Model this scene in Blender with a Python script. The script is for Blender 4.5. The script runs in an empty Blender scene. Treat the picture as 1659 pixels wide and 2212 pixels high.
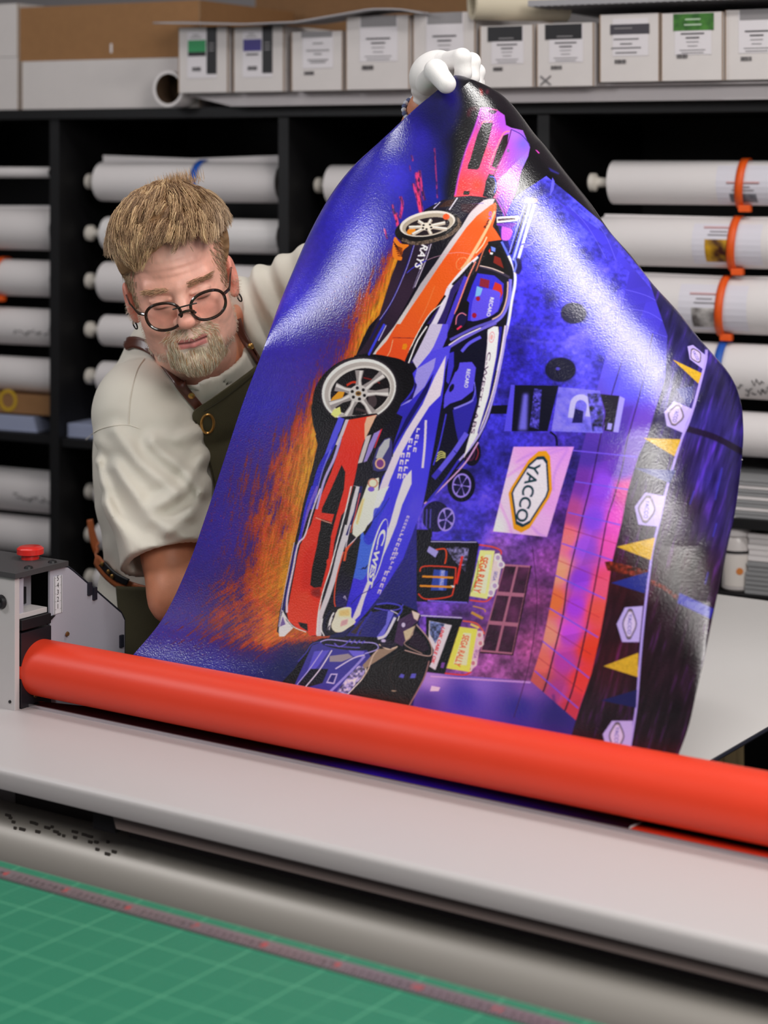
import bpy, bmesh, math, random
import numpy as np
from mathutils import Vector, Matrix
random.seed(7); RNG = np.random.default_rng(7)
SC = bpy.context.scene; COL = SC.collection
# ---------------------------------------------------------------- camera model
FP, CXP, HYP, HC = 4400.0, 829.5, 340.0, 1.72
THW, THM = math.radians(27.2), math.radians(34.4)      # the camera's turn against the wall and against the machine
U_ = np.array([0, 0, 1.0])
def setframe(th):
    global TH, cT, sT, R_, T_
    TH = th; cT, sT = math.cos(th), math.sin(th)
    R_ = np.array([cT, sT, 0.0]); T_ = np.array([sT, -cT, 0.0])   # camera right, towards camera
setframe(THW)
def turn_new(before):
    """things laid out square to the machine are turned into the room's axes"""
    a = THW-THM; M = Matrix.Rotation(a, 4, 'Z')
    bpy.context.view_layer.update()
    for o in list(SC.objects):
        if o.parent is None and o.name not in before:
            o.location = M @ o.location; o.rotation_euler.z += a
def toworld(P):
    a = THW-THM; c, s = math.cos(a), math.sin(a); P = np.asarray(P, float); Q = P.copy()
    Q[..., 0] = c*P[..., 0]-s*P[..., 1]; Q[..., 1] = s*P[..., 0]+c*P[..., 1]; return Q
def pt(x, y, d):
    a = (x-CXP)/FP*d
    return np.array([-sT*d + cT*a, cT*d + sT*a, HC-(y-HYP)/FP*d])
def onY(x, y, Y): return pt(x, y, Y/(cT+sT*(x-CXP)/FP))
def onX(x, y, X): return pt(x, y, X/(-sT+cT*(x-CXP)/FP))
def onZ(x, y, z): return pt(x, y, (HC-z)*FP/(y-HYP))
def XofY(x, Y): return onY(x, 0, Y)[0]
def proj(P):
    P = np.asarray(P, float); d = -(P @ T_); a = P @ R_
    return CXP+FP*a/d, HYP+(HC-P[..., 2])*FP/d, d
def lin(c):
    c = np.asarray(c, float)/255.0
    return np.where(c <= 0.04045, c/12.92, ((c+0.055)/1.055)**2.4)
# ---------------------------------------------------------------- materials
MATS = {}
def mat(name, rgb=(200, 200, 200), rough=0.5, metal=0.0, noise=0.0, nscale=40.0, bump=0.0, bscale=80.0, coat=0.0, trans=0.0,
        spec=0.5, emis=None, sss=0.0, attr=None, stretch=None, rgb2=None):
    if name in MATS: return MATS[name]
    m = bpy.data.materials.new(name); m.use_nodes = True; nt = m.node_tree; b = nt.nodes['Principled BSDF']
    col = [*lin(rgb), 1.0]
    b.inputs['Base Color'].default_value = col; b.inputs['Roughness'].default_value = rough; b.inputs['Metallic'].default_value = metal
    b.inputs['Specular IOR Level'].default_value = spec; b.inputs['Coat Weight'].default_value = coat
    b.inputs['Coat Roughness'].default_value = 0.08
    if trans: b.inputs['Transmission Weight'].default_value = trans
    if sss:
        b.inputs['Subsurface Weight'].default_value = sss; b.inputs['Subsurface Radius'].default_value = (1.0, 0.35, 0.2)
        b.inputs['Subsurface Scale'].default_value = 0.006
    if emis: b.inputs['Emission Color'].default_value = [*lin(emis[0]), 1]; b.inputs['Emission Strength'].default_value = emis[1]
    tc = nt.nodes.new('ShaderNodeTexCoord'); src = tc.outputs['Object']
    if stretch:
        mp = nt.nodes.new('ShaderNodeMapping'); mp.inputs['Scale'].default_value = stretch
        nt.links.new(src, mp.inputs['Vector']); src = mp.outputs['Vector']
    colsock = None
    if attr:
        at = nt.nodes.new('ShaderNodeAttribute'); at.attribute_name = attr; colsock = at.outputs['Color']
    if noise or rgb2:
        n = nt.nodes.new('ShaderNodeTexNoise'); n.inputs['Scale'].default_value = nscale; n.inputs['Detail'].default_value = 5
        nt.links.new(src, n.inputs['Vector'])
        mx = nt.nodes.new('ShaderNodeMix'); mx.data_type = 'RGBA'
        if rgb2:
            rp = nt.nodes.new('ShaderNodeMapRange'); rp.inputs['From Min'].default_value = 0.35; rp.inputs['From Max'].default_value = 0.65
            nt.links.new(n.outputs['Fac'], rp.inputs['Value']); nt.links.new(rp.outputs['Result'], mx.inputs['Factor'])
            mx.inputs['A'].default_value = col; mx.inputs['B'].default_value = [*lin(rgb2), 1]
        else:
            mx.blend_type = 'MULTIPLY'; mx.inputs['Factor'].default_value = noise
            if colsock is None: mx.inputs['A'].default_value = col
            else: nt.links.new(colsock, mx.inputs['A'])
            nt.links.new(n.outputs['Fac'], mx.inputs['B'])
            ad = nt.nodes.new('ShaderNodeMapRange'); ad.inputs['To Min'].default_value = 0.3; ad.inputs['To Max'].default_value = 1.7
            nt.links.new(n.outputs['Fac'], ad.inputs['Value']); nt.links.new(ad.outputs['Result'], mx.inputs['B'])
        colsock = mx.outputs['Result']
    if colsock is not None: nt.links.new(colsock, b.inputs['Base Color'])
    if bump:
        n2 = nt.nodes.new('ShaderNodeTexNoise'); n2.inputs['Scale'].default_value = bscale; n2.inputs['Detail'].default_value = 4
        nt.links.new(src, n2.inputs['Vector'])
        bp = nt.nodes.new('ShaderNodeBump'); bp.inputs['Strength'].default_value = bump; bp.inputs['Distance'].default_value = 0.002
        nt.links.new(n2.outputs['Fac'], bp.inputs['Height']); nt.links.new(bp.outputs['Normal'], b.inputs['Normal'])
    MATS[name] = m
    return m
# ---------------------------------------------------------------- objects
def rootloc(o):
    L = np.zeros(3)
    while o is not None: L = L+np.array(o.location); o = o.parent
    return L
def tag(o, label=None, cat=None, group=None, kind=None):
    if label: o['label'] = label
    if cat: o['category'] = cat
    if group: o['group'] = group
    if kind: o['kind'] = kind
    return o
def thing(name, label, cat, loc=(0, 0, 0), group=None):
    o = bpy.data.objects.new(name, None); COL.objects.link(o); o.location = [float(v) for v in loc]; o.empty_display_size = 0.05
    return tag(o, label, cat, group)
def obj(name, V, F, m, parent=None, smooth=False, label=None):
    V = np.asarray(V, float).reshape(-1, 3)
    if parent is not None: V = V-rootloc(parent)
    me = bpy.data.meshes.new(name)
    if isinstance(F, np.ndarray):
        me.vertices.add(len(V)); me.vertices.foreach_set('co', V.astype(np.float32).ravel())
        k = F.shape[1]; me.loops.add(F.size); me.loops.foreach_set('vertex_index', F.astype(np.int32).ravel())
        me.polygons.add(len(F)); me.polygons.foreach_set('loop_start', np.arange(0, F.size, k, dtype=np.int32))
        me.update(calc_edges=True)
    else:
        me.from_pydata([tuple(v) for v in V], [], [tuple(int(i) for i in f) for f in F])
    me.validate()
    if smooth: me.polygons.foreach_set('use_smooth', [True]*len(me.polygons))
    for mm in (m if isinstance(m, (list, tuple)) else [m]): me.materials.append(mm)
    o = bpy.data.objects.new(name, me); COL.objects.link(o)
    if parent is not None: o.parent = parent
    if label: o['label'] = label
    return o
class MB:
    """collects shapes into one mesh"""
    def __init__(s): s.V = []; s.F = []; s.n = 0
    def add(s, V, F):
        V = np.asarray(V, float).reshape(-1, 3); s.V.append(V); s.F += [tuple(int(i)+s.n for i in f) for f in F]; s.n += len(V); return s
    def box(s, x0, x1, y0, y1, z0, z1, bev=0.0):
        bm = bmesh.new(); bmesh.ops.create_cube(bm, size=1.0)
        for v in bm.verts: v.co = Vector(((x0+x1)/2+v.co.x*(x1-x0), (y0+y1)/2+v.co.y*(y1-y0), (z0+z1)/2+v.co.z*(z1-z0)))
        if bev: bmesh.ops.bevel(bm, geom=bm.edges[:], offset=bev, segments=2, affect='EDGES', profile=0.7)
        bm.verts.index_update(); s.add([v.co[:] for v in bm.verts], [[v.index for v in f.verts] for f in bm.faces]); bm.free(); return s
    def tube(s, pts, rad, n=12, cap=True, ring=False):
        pts = [np.array(p, float) for p in pts]; N = len(pts); rad = [rad]*N if np.isscalar(rad) else rad
        V = []; up = None
        for i, p in enumerate(pts):
            if ring: t = pts[(i+1) % N]-pts[i-1]
            else: t = pts[min(i+1, N-1)]-pts[max(i-1, 0)]
            t = t/(np.linalg.norm(t)+1e-12)
            if up is None:
                a = np.array([0, 0, 1.0]) if abs(t[2]) < 0.9 else np.array([1.0, 0, 0]); up = np.cross(t, a)
            up = up-t*(up@t); up = up/(np.linalg.norm(up)+1e-12); w = np.cross(t, up)
            for k in range(n):
                a = 2*math.pi*k/n; V.append(p+rad[i]*(math.cos(a)*up+math.sin(a)*w))
        F = []
        for i in range(N if ring else N-1):
            j = (i+1) % N
            for k in range(n): F.append((i*n+k, i*n+(k+1) % n, j*n+(k+1) % n, j*n+k))
        if cap and not ring: F.append(tuple(range(n))[::-1]); F.append(tuple((N-1)*n+k for k in range(n)))
        return s.add(V, F)
    def lathe(s, prof, origin, axis, n=48):
        """prof: list of (along, radius); closed ends where radius 0"""
        ax = np.array(axis, float); ax /= np.linalg.norm(ax); a = np.array([0, 0, 1.0]) if abs(ax[2]) < 0.9 else np.array([1.0, 0, 0])
        u = np.cross(ax, a); u /= np.linalg.norm(u); w = np.cross(ax, u); O = np.array(origin, float)
        V = [O+ax*h+r*(math.cos(2*math.pi*k/n)*u+math.sin(2*math.pi*k/n)*w) for h, r in prof for k in range(n)]
        F = [(i*n+k, i*n+(k+1) % n, (i+1)*n+(k+1) % n, (i+1)*n+k) for i in range(len(prof)-1) for k in range(n)]
        return s.add(V, F)
    def prism(s, poly, vec):
        """polygon (3D points in order) extruded by vec"""
        P = np.array(poly, float); n = len(P); v = np.array(vec, float)
        F = [tuple(range(n)), tuple(range(2*n-1, n-1, -1))]+[(i, i+n, (i+1) % n+n, (i+1) % n) for i in range(n)]
        return s.add(np.vstack([P, P+v]), F)
    def build(s, name, m, parent=None, smooth=False, label=None):
        o = obj(name, np.vstack(s.V), s.F, m, parent, smooth, label)
        if smooth:
            try: o.data.set_sharp_from_angle(angle=math.radians(40))
            except Exception: pass
        return o
def text_tris(body, size=1.0, bold=0.0, shear=0.0, sp=1.0):
    """triangles (n,3,2) of a text laid out from the built-in font, lower-left origin"""
    cu = bpy.data.curves.new('lettering', 'FONT'); cu.body = body; cu.size = size; cu.offset = bold; cu.shear = shear; cu.space_character = sp
    cu.resolution_u = 4
    o = bpy.data.objects.new('lettering', cu); COL.objects.link(o); bpy.context.view_layer.update()
    me = o.to_mesh(); me.calc_loop_triangles()
    V = np.array([v.co[:2] for v in me.vertices]); T = np.array([t.vertices[:] for t in me.loop_triangles])
    r = V[T] if len(T) else np.zeros((0, 3, 2)); o.to_mesh_clear(); bpy.data.objects.remove(o); bpy.data.curves.remove(cu)
    return r
POST_BOW, CURL_R, CURL_K, LC_R, PRINT_GAIN, PRINT_ROUGH = .05, .20, .62, .14, 1.38, .17
# ================================================================= ROOM
M_black = mat('black laminate', (9, 8, 11), 0.55, noise=0.3, nscale=30)
M_white = mat('white paper', (228, 222, 222), 0.6, noise=0.05, nscale=8)
M_gloss = mat('satin white paper', (232, 228, 228), 0.28, noise=0.03, nscale=8)
M_card = mat('brown cardboard', (150, 108, 68), 0.8, noise=0.15, nscale=60)
M_cream = mat('cream paper', (226, 214, 190), 0.6)
M_kraft = mat('kraft core', (70, 50, 36), 0.8)
M_corr = mat('white corrugated box', (214, 207, 205), 0.6, noise=0.06, nscale=25)
M_edge = mat('cut cardboard edge', (150, 120, 90), 0.8)
M_wall = mat('wall paint', (150, 146, 148), 0.8, noise=0.05)
M_ink = mat('print ink grey', (70, 66, 70), 0.6)
M_lblk = mat('label black', (22, 20, 24), 0.5)
M_lgrey = mat('label grey', (140, 136, 138), 0.5)
M_lgreen = mat('label green', (45, 150, 90), 0.5)
M_leaf = mat('label leaf green', (70, 130, 45), 0.5, rgb2=(40, 90, 30), nscale=60)
M_lblue = mat('label blue', (60, 48, 130), 0.5)
M_orange = mat('orange rubber', (240, 92, 20), 0.5)
M_blueband = mat('blue rubber', (30, 90, 190), 0.5)
M_capw = mat('white plastic', (222, 214, 204), 0.4)
def struct(name, mb, m): o = mb.build(name, m); o['kind'] = 'structure'; return o
YS = 3.82       # front plane of the shelving
struct('floor', MB().box(-6.5, 3.5, -2.5, 4.75, -0.1, 0), mat('floor vinyl', (95, 92, 92), 0.5, noise=0.2, nscale=6))
struct('wall_back', MB().box(-6.5, 3.5, 4.65, 4.75, 0, 3.0), M_wall)
struct('ceiling', MB().box(-6.5, 3.5, -2.5, 4.75, 3.0, 3.1), mat('ceiling paint', (215, 213, 212), 0.9, noise=0.03))
struct('wall_left', MB().box(-6.6, -6.5, -2.5, 4.75, 0, 3.0), M_wall)
struct('wall_right', MB().box(3.5, 3.6, -2.5, 4.75, 0, 3.0), M_wall)
# ---- black shelving
_a, _b = XofY(117, YS), XofY(612, YS); _d = _b-_a; BX = [_a-_d, _a, _b, _b+_d, _b+2*_d, _b+3*_d]; print('BX', BX, 'px', [proj((x, YS, 1))[0] for x in BX])
zt = onY(300, 236, YS)[2]-.020                     # top board front edge
sh = thing('shelving_unit', 'tall black open shelving unit holding the paper rolls along the back wall', 'shelving', (-2.2, YS+0.2, 0))
for x in BX: MB().box(x-0.013, x+0.013, YS, YS+0.55, 0.0, zt-0.001, 0.001).build('upright', M_black, sh)
MB().box(BX[0]-0.013, BX[-1]+0.013, YS-0.01, YS+0.6, zt, zt+0.022, 0.001).build('top_board', M_black, sh)
MB().box(BX[0]-0.013, BX[-1]+0.013, YS+0.55, YS+0.56, 0.0, zt).build('back_panel', M_black, sh)
def shelf_board(b, ypx, xpx):
    z = onY(xpx, ypx, YS)[2]
    MB().box(BX[b]+0.013, BX[b+1]-0.013, YS+0.01, YS+0.55, z-0.02, z, 0.001).build('shelf_board', M_black, sh)
    return z
zb1 = shelf_board(0, 938, 60); zb2 = shelf_board(1, 950, 160)
zb4a = shelf_board(4, 1122, 1640) if False else shelf_board(3, 1126, 1640); zb4b = shelf_board(3, 1290, 1640)
for b in (0, 1, 2, 3, 4): MB().box(BX[b]+0.013, BX[b+1]-0.013, YS+0.01, YS+0.55, 0.08, 0.1, 0.001).build('shelf_board', M_black, sh)
# ---- paper rolls
def stroke_marks(cx, cyl, seed, m, parent, name='handwriting', n=10, w=0.10, h=0.012):
    """small pen marks lying on a roll: cyl=(axisY, axisZ, radius), centre x, angle"""
    rr = random.Random(seed); ay, az, r, a0 = cyl; mb = MB()
    x = cx-w/2
    while x < cx+w/2:
        k = rr.choice((2, 3)); a = a0+rr.uniform(-.5, .5)*h/r; p = []
        for i in range(k+1):
            aa = a+rr.uniform(-1, 1)*h*0.5/r; xx = x+i*0.0045
            p.append((xx, ay-math.cos(aa)*(r+0.0008), az+math.sin(aa)*(r+0.0008)))
        mb.tube(p, 0.0011, 5); x += rr.uniform(0.009, 0.016)
    return mb.build(name, m, parent)
def patch(x0, x1, a0, a1, cyl, m, parent, name, lift=0.0006, label=None, nx=1):
    ay, az, r = cyl[:3]; n = 8; V = []; F = []
    for i in range(nx+1):
        for k in range(n+1):
            a = a0+(a1-a0)*k/n; V.append((x0+(x1-x0)*i/nx, ay-math.cos(a)*(r+lift), az+math.sin(a)*(r+lift)))
    for i in range(nx):
        for k in range(n): q = i*(n+1)+k; F.append((q, q+1, q+n+2, q+n+1))
    return obj(name, V, F, m, parent, label=label)
def paper_roll(xl, xr, yt, yb, label, cap=None, band=None, bandm=None, m=None, flap=0.0, Yax=None, group='paper rolls on the black shelving', x1w=None, x0w=None, hole=True):
    xm = (max(xl, 0)+min(xr, 1659))/2; Yax = Yax or YS+0.09
    p = onY(xm, (yt+yb)/2, Yax); d = -(p@T_); r = (yb-yt)/2*d/FP; z = p[2]
    X0 = x0w if x0w is not None else XofY(xl, Yax-r*.8); X1 = x1w if x1w is not None else min(XofY(xr, Yax-r), BX[[k for k in range(6) if BX[k] > X0+.05][0]]-.014)
    L = X1-X0; t = thing('paper_roll', label, 'paper roll', ((X0+X1)/2, Yax, z-r), group)
    m = m or M_white; rc = min(0.026, r*0.6)
    # rolled paper with the slightly lifted outer lap
    n = 64; V = []; F = []; ring = []
    for k in range(n):
        a = 2*math.pi*k/n; rr = r*(1-0.018*k/n); ring.append((math.sin(a)*rr, math.cos(a)*rr))
    if flap: ring.append((-0.004, r+flap*0.3))
    n = len(ring)
    for X in (X0, X0+L*0.5, X1):
        for q, (a, b) in enumerate(ring):
            lift = flap*(1 if X != X0+L*0.5 else 0.35) if (flap and q > n-6) else 0
            V.append((X, Yax-a-lift*0.4, z+b+lift*(q-(n-6))/5.0 if lift else z+b))
    for s in range(2):
        for k in range(n): F.append((s*n+k, s*n+(k+1) % n, (s+1)*n+(k+1) % n, (s+1)*n+k))
    # ends: rings down to the core
    for X, s in ((X0, 0), (X1, 2)):
        b0 = len(V)
        for (a, b) in ring:
            q = rc/math.hypot(a, b); V.append((X+(0.004 if s == 0 else -0.004), Yax-a*q, z+b*q))
        for k in range(n):
            f = (s*n+k, s*n+(k+1) % n, b0+(k+1) % n, b0+k); F.append(f if s else f[::-1])
    o = obj('rolled_paper', V, F, m, t, True)
    try: o.data.set_sharp_from_angle(angle=math.radians(35))
    except Exception: pass
    e = 0.003
    MB().lathe([(0, rc*0.86), (0, rc), (L+2*e, rc), (L+2*e, rc*0.86), (0, rc*0.86)], (X0-e, Yax, z), (1, 0, 0), 24).build('core', M_kraft, t, True)
    if cap is not None:
        # white spindle end standing out of the core
        pc = onY(cap[0], cap[1], Yax); cr = cap[2]*(-(pc@T_))/FP; Xc = pc[0]
        MB().lathe([(-0.004, 0), (-0.004, cr*0.7), (0, cr), (0.010, cr), (0.016, cr*0.55), (0.05, cr*0.45), (X0-Xc+0.02, cr*0.45), (X0-Xc+0.02, 0)],
                   (Xc, Yax, z), (1, 0, 0), 28).build('spindle', M_capw, t, True)
    cyl = (Yax, z, r)
    if band is not None:
        for bx in (band if isinstance(band, (list, tuple)) else [band]):
            Xb = XofY(bx, Yax); pts = []
            for k in range(40):
                a = 2*math.pi*k/40; pts.append((Xb+0.006*math.sin(a*1.0+0.7), Yax-math.cos(a)*(r+0.003), z+math.sin(a)*(r+0.003)))
            V = []; F = []
            for q, P in enumerate(pts):
                P = np.array(P); V += [P+(-0.008, 0, 0), P+(0.008, 0, 0)]
                F.append((2*q, 2*q+1, 2*((q+1) % 40)+1, 2*((q+1) % 40)))
            b = obj('rubber_band', V, F, bandm, t, True); sm = b.modifiers.new('t', 'SOLIDIFY'); sm.thickness = 0.0025; sm.offset = 1
            if bandm is M_orange:
                MB().box(Xb-0.004, Xb+0.02, Yax-0.03, Yax-0.012, z-r-0.012, z-r+0.002, 0.003).build('band_tab', bandm, b)
    return t, cyl
WHT = 'white paper roll with '
# bay at the far left: rolls run on out of the frame
L0 = BX[0]+0.03
R1 = paper_roll(0, 104, 361, 384, 'thin white tube, topmost in the far-left bay of the black shelving', x0w=L0, Yax=YS+.05)
R2, c2 = paper_roll(0, 105, 450, 540, WHT+'a loose top flap, under the thin tube in the far-left bay', x0w=L0, flap=0.006)
R3, c3 = paper_roll(0, 106, 561, 640, WHT+'an orange band, second large roll down in the far-left bay', band=6, bandm=M_orange, x0w=L0)
R4, c4 = paper_roll(0, 106, 665, 745, WHT+'pen writing in the far-left bay, second above the tan box', x0w=L0)
stroke_marks(XofY(52, YS), (*c4, -0.25), 3, M_ink, R4, w=0.13)
R5, c5 = paper_roll(0, 107, 771, 846, 'plain white paper roll lying just above the tan box in the far-left bay', x0w=L0)
R6, c6 = paper_roll(0, 107, 1012, 1104, WHT+'pen writing, upper of two below the far-left shelf', x0w=L0)
stroke_marks(XofY(55, YS), (*c6, -0.15), 5, M_ink, R6, w=0.13)
R7, c7 = paper_roll(0, 108, 1114, 1196, 'plain white paper roll just above the grey machine housing on the left', x0w=L0)
# second bay, behind the man
B1, d1 = paper_roll(203, 592, 350, 437, WHT+'a blue band, directly above the head of the man', cap=(192, 371, 17), band=437, bandm=M_blueband, flap=0.012)
B2, d2 = paper_roll(217, 596, 471, 545, 'shiny satin roll behind the hair of the man, second in its bay', cap=(192, 482, 17), m=M_gloss)
B3, d3 = paper_roll(211, 596, 570, 657, WHT+'a long seam line, beside the ear and glasses of the man', cap=(192, 590, 17))
B4, d4 = paper_roll(214, 596, 687, 756, 'white paper roll ending above the leather strap on the shoulder of the man', cap=(192, 700, 17))
B5, d5 = paper_roll(209, 596, 790, 860, 'white paper roll mostly behind the shoulder of the man, lowest of five', cap=(192, 806, 17))
B6, d6 = paper_roll(205, 596, 1050, 1110, 'white paper roll hidden behind the upper arm, only its spindle end showing', cap=(192, 1057, 17))
B7, d7 = paper_roll(205, 596, 1145, 1205, 'white paper roll with spindle end level with the leather waist belt', cap=(192, 1153, 17))
B8, d8 = paper_roll(205, 596, 1240, 1300, 'white paper roll behind the shirt tail, lowest spindle end in its bay', cap=(192, 1248, 17))
# third bay, mostly behind the poster
C1, e1 = paper_roll(702, 1175, 357, 447, 'white paper roll partly behind the upper left edge of the poster', cap=(686, 371, 17))
C2, e2 = paper_roll(705, 1175, 470, 560, 'white paper roll hidden by the poster with only its spindle end out', cap=(681, 487, 17))
# fourth bay on the right
D1, f1 = paper_roll(1313, 1700, 347, 443, WHT+'an orange band and grey picture, topmost at the right', cap=(1277, 367, 20), band=1608, bandm=M_orange, x1w=BX[4]-.02)
D2, f2 = paper_roll(1290, 1700, 470, 577, WHT+'a red and yellow picture, second from top at the right', band=1592, bandm=M_orange, x1w=BX[4]-.02, flap=.004)
D3, f3 = paper_roll(1290, 1700, 598, 717, WHT+'an orange band and pencil sketch, third from top at right', band=1568, bandm=M_orange, x1w=BX[4]-.02, flap=.006)
D4, f4 = paper_roll(1290, 1700, 736, 854, WHT+'a blue band and handwriting, right of the poster edge', band=1563, bandm=M_blueband, x1w=BX[4]-.02)
D5, f5 = paper_roll(1290, 1700, 880, 976, 'plain white paper roll below the handwritten one, right of the poster', x1w=BX[4]-.02)
M_pic1 = mat('picture grey', (150, 150, 158), 0.5, rgb2=(90, 90, 100), nscale=30)
M_pic2 = mat('picture fire', (225, 170, 30), 0.5, rgb2=(60, 14, 8), nscale=26)
M_pic3 = mat('picture sketch', (205, 200, 198), 0.5, rgb2=(95, 88, 88), nscale=40)
M_lab = mat('label paper', (222, 218, 228), 0.5)
def pxa(y, cyl, x):   # angle on the cylinder for a pixel row
    ay, az, r = cyl; z = onY(x, y, ay-r)[2]; return math.asin(max(-.98, min(.98, (z-az)/r)))
def roll_label(t, cyl, px, mpic):
    x0, x1, yt, yb = px; ay, az, r = cyl
    l = patch(XofY(x0-28, ay-r), XofY(x1+62, ay-r), 0.9, pxa(yb+6, cyl, x0), cyl, M_lab, t, 'label')
    patch(XofY(x0, ay-r), XofY(x1, ay-r), pxa(yt, cyl, x0), pxa(yb, cyl, x0), (ay, az, r+.0006), mpic, l, 'picture')
    mb = MB()
    for k in range(2):
        a = pxa(yt, cyl, x0)+0.18+0.14*k; rr = r+.0016
        mb.tube([(XofY(x0+6+4*k, ay-r), ay-math.cos(a)*rr, az+math.sin(a)*rr), (XofY(x1-4-8*k, ay-r), ay-math.cos(a)*rr, az+math.sin(a)*rr)], 0.0012, 5)
    mb.build('caption', mat('caption grey', (150, 145, 150)), l)
    a = pxa(yt, cyl, x0)+0.5; rr = r+.0016
    MB().tube([(XofY(x0-4, ay-r), ay-math.cos(a)*rr, az+math.sin(a)*rr), (XofY(x1+8, ay-r), ay-math.cos(a)*rr, az+math.sin(a)*rr)], 0.0022, 5).build('logo', mat('logo pale red', (214, 168, 170)), l)
roll_label(D1, f1, (1574, 1632, 418, 436), M_pic1)
roll_label(D2, f2, (1522, 1581, 517, 565), M_pic2)
roll_label(D3, f3, (1493, 1550, 664, 706), M_pic3)
stroke_marks(XofY(1625, YS), (*f4, -0.35), 8, M_ink, D4, w=0.10, h=0.02)
stroke_marks(XofY(1625, YS), (*f4, -0.72), 18, M_ink, D4, w=0.06, h=0.02)
# ---- things on the boards
def solid(name, label, cat, mb, m, group=None, smooth=False): return tag(mb.build(name, m, smooth=smooth), label, cat, group)
z = zb1
a = BX[0]+.02; b = XofY(80, YS+.03)
t = thing('strip_stack', 'stack of pale bluish board strips on the far-left shelf board', 'board strips', ((a+b)/2, YS+.05, z))
for k in range(4): MB().box(a, b-.003*k, YS+.03, YS+.3, z+.0005+.009*k, z+.0085+.009*k, .001).build('strip', mat('blue white plastic', (176, 184, 214), 0.3), t)
zz = z+.04
t = thing('cardboard_box', 'low tan cardboard box with a yellow mark lying on the pale strips', 'box', (BX[1]-.3, YS+.1, zz))
MB().box(BX[0]+.02, BX[1]-.02, YS+.04, YS+.35, zz, zz+.043, .001).build('carton', M_card, t)
MB().lathe([(0, .018), (0, .026), (.0015, .026), (.0015, .018), (0, .018)], (XofY(18, YS+.04), YS+.0395, zz+.03), (0, -1, 0), 24).build('round_mark', mat('yellow ink', (205, 165, 40)), t)
t = thing('strip_stack', 'small stack of white and bluish strips on the shelf board behind the sleeve', 'board strips', (BX[1]+.2, YS+.05, zb2))
for k in range(4): MB().box(max(XofY(137, YS+.03), BX[1]+.016), XofY(330, YS+.03), YS+.03, YS+.3, zb2+.001+.008*k, zb2+.0078+.008*k, .001).build('strip', MATS['blue white plastic'], t)
def sheet_stack(x0, x1, z0, h, n, label, mats):
    t = thing('paper_stack', label, 'paper stack', ((x0+x1)/2, YS+.1, z0))
    for k in range(n):
        j = RNG.uniform(-.004, .004); MB().box(x0+j, x1+j, YS+.02+abs(j), YS+.32, z0+.0004+h*k/n, z0+h*(k+.86)/n).build('sheet', mats[k % len(mats)], t)
M_gs = mat('grey board', (150, 150, 152), 0.6)
XR0 = XofY(1606, YS+.02)
sheet_stack(XofY(1440, YS+.02), BX[4]-.03, zb4a, .078, 11, 'thick stack of pale grey boards on the upper right shelf board', [M_gs, M_gs, M_white])
sheet_stack(XofY(1610, YS+.02), BX[4]-.03, zb4b, .062, 7, 'stack of grey boards right of the white bottle', [M_gs])
x0 = XofY(1612, YS+.02)
t = thing('paper_pad', 'block of white paper pads lying on the grey boards beside the bottle', 'paper stack', (x0+.1, YS+.1, zb4b+.062))
for k in range(5): MB().box(x0+.002*(k % 2), BX[4]-.03, YS+.03, YS+.3, zb4b+.0625+.011*k, zb4b+.0725+.011*k, .001).build('pad', M_white, t)
# bottle
pb = onY(1592, 1280, YS+.05); zb4b += .0012
t = thing('bottle', 'white plastic bottle with a round cap and small orange label mark', 'bottle', (pb[0], pb[1], zb4b))
MB().lathe([(0.0005, 0), (0.0005, .027), (.004, .030), (.095, .030), (.105, .026), (.108, 0)], (pb[0], pb[1], zb4b), (0, 0, 1), 40).build('body', mat('milky plastic', (205, 198, 196), 0.3), t, True)
MB().lathe([(.106, 0), (.106, .028), (.108, .030), (.145, .030), (.149, .027), (.149, 0)], (pb[0], pb[1], zb4b), (0, 0, 1), 40).build('cap', M_white, t, True)
n = 16; V = []; 
for k in range(n+1):
    a = math.radians(-60+120*k/n)+TH; V += [(pb[0]+math.sin(a)*.0306, pb[1]-math.cos(a)*.0306, zb4b+h_) for h_ in (.01, .07)]
lb = obj('label', V, [(2*k, 2*k+2, 2*k+3, 2*k+1) for k in range(n)], mat('bottle label', (226, 218, 212), 0.5), t, True)
MB().lathe([(0, 0), (0, .007), (.0006, .007), (.0006, 0)], (pb[0]+math.sin(TH)*.0305, pb[1]-math.cos(TH)*.0305, zb4b+.04), (math.sin(TH), -math.cos(TH), 0), 16).build('emblem', mat('label orange mark', (215, 130, 60)), lb)
MB().lathe([(.074, .0304), (.074, .0312), (.079, .0312), (.079, .0304)], (pb[0], pb[1], zb4b), (0, 0, 1), 40).build('dark_band', M_lblk, t, True)
# lower right: beige board pieces leaning inside the shelving
t = thing('panel_offcut', 'beige board offcut standing against the shelving at the lower right', 'board', (XofY(1560,YS-.05), YS-.045, 0))
MB().box(XofY(1535, YS-.05), XofY(1597, YS-.05), YS-.07, YS-.02, .0, onY(1580, 1540, YS-.05)[2], .001).build('board', mat('beige board', (196, 172, 128), 0.6), t)
MB().box(XofY(1562, YS-.07), XofY(1564, YS-.07), YS-.071, YS-.0698, .0, onY(1580, 1545, YS-.07)[2]).build('seam', M_edge, t)
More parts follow.
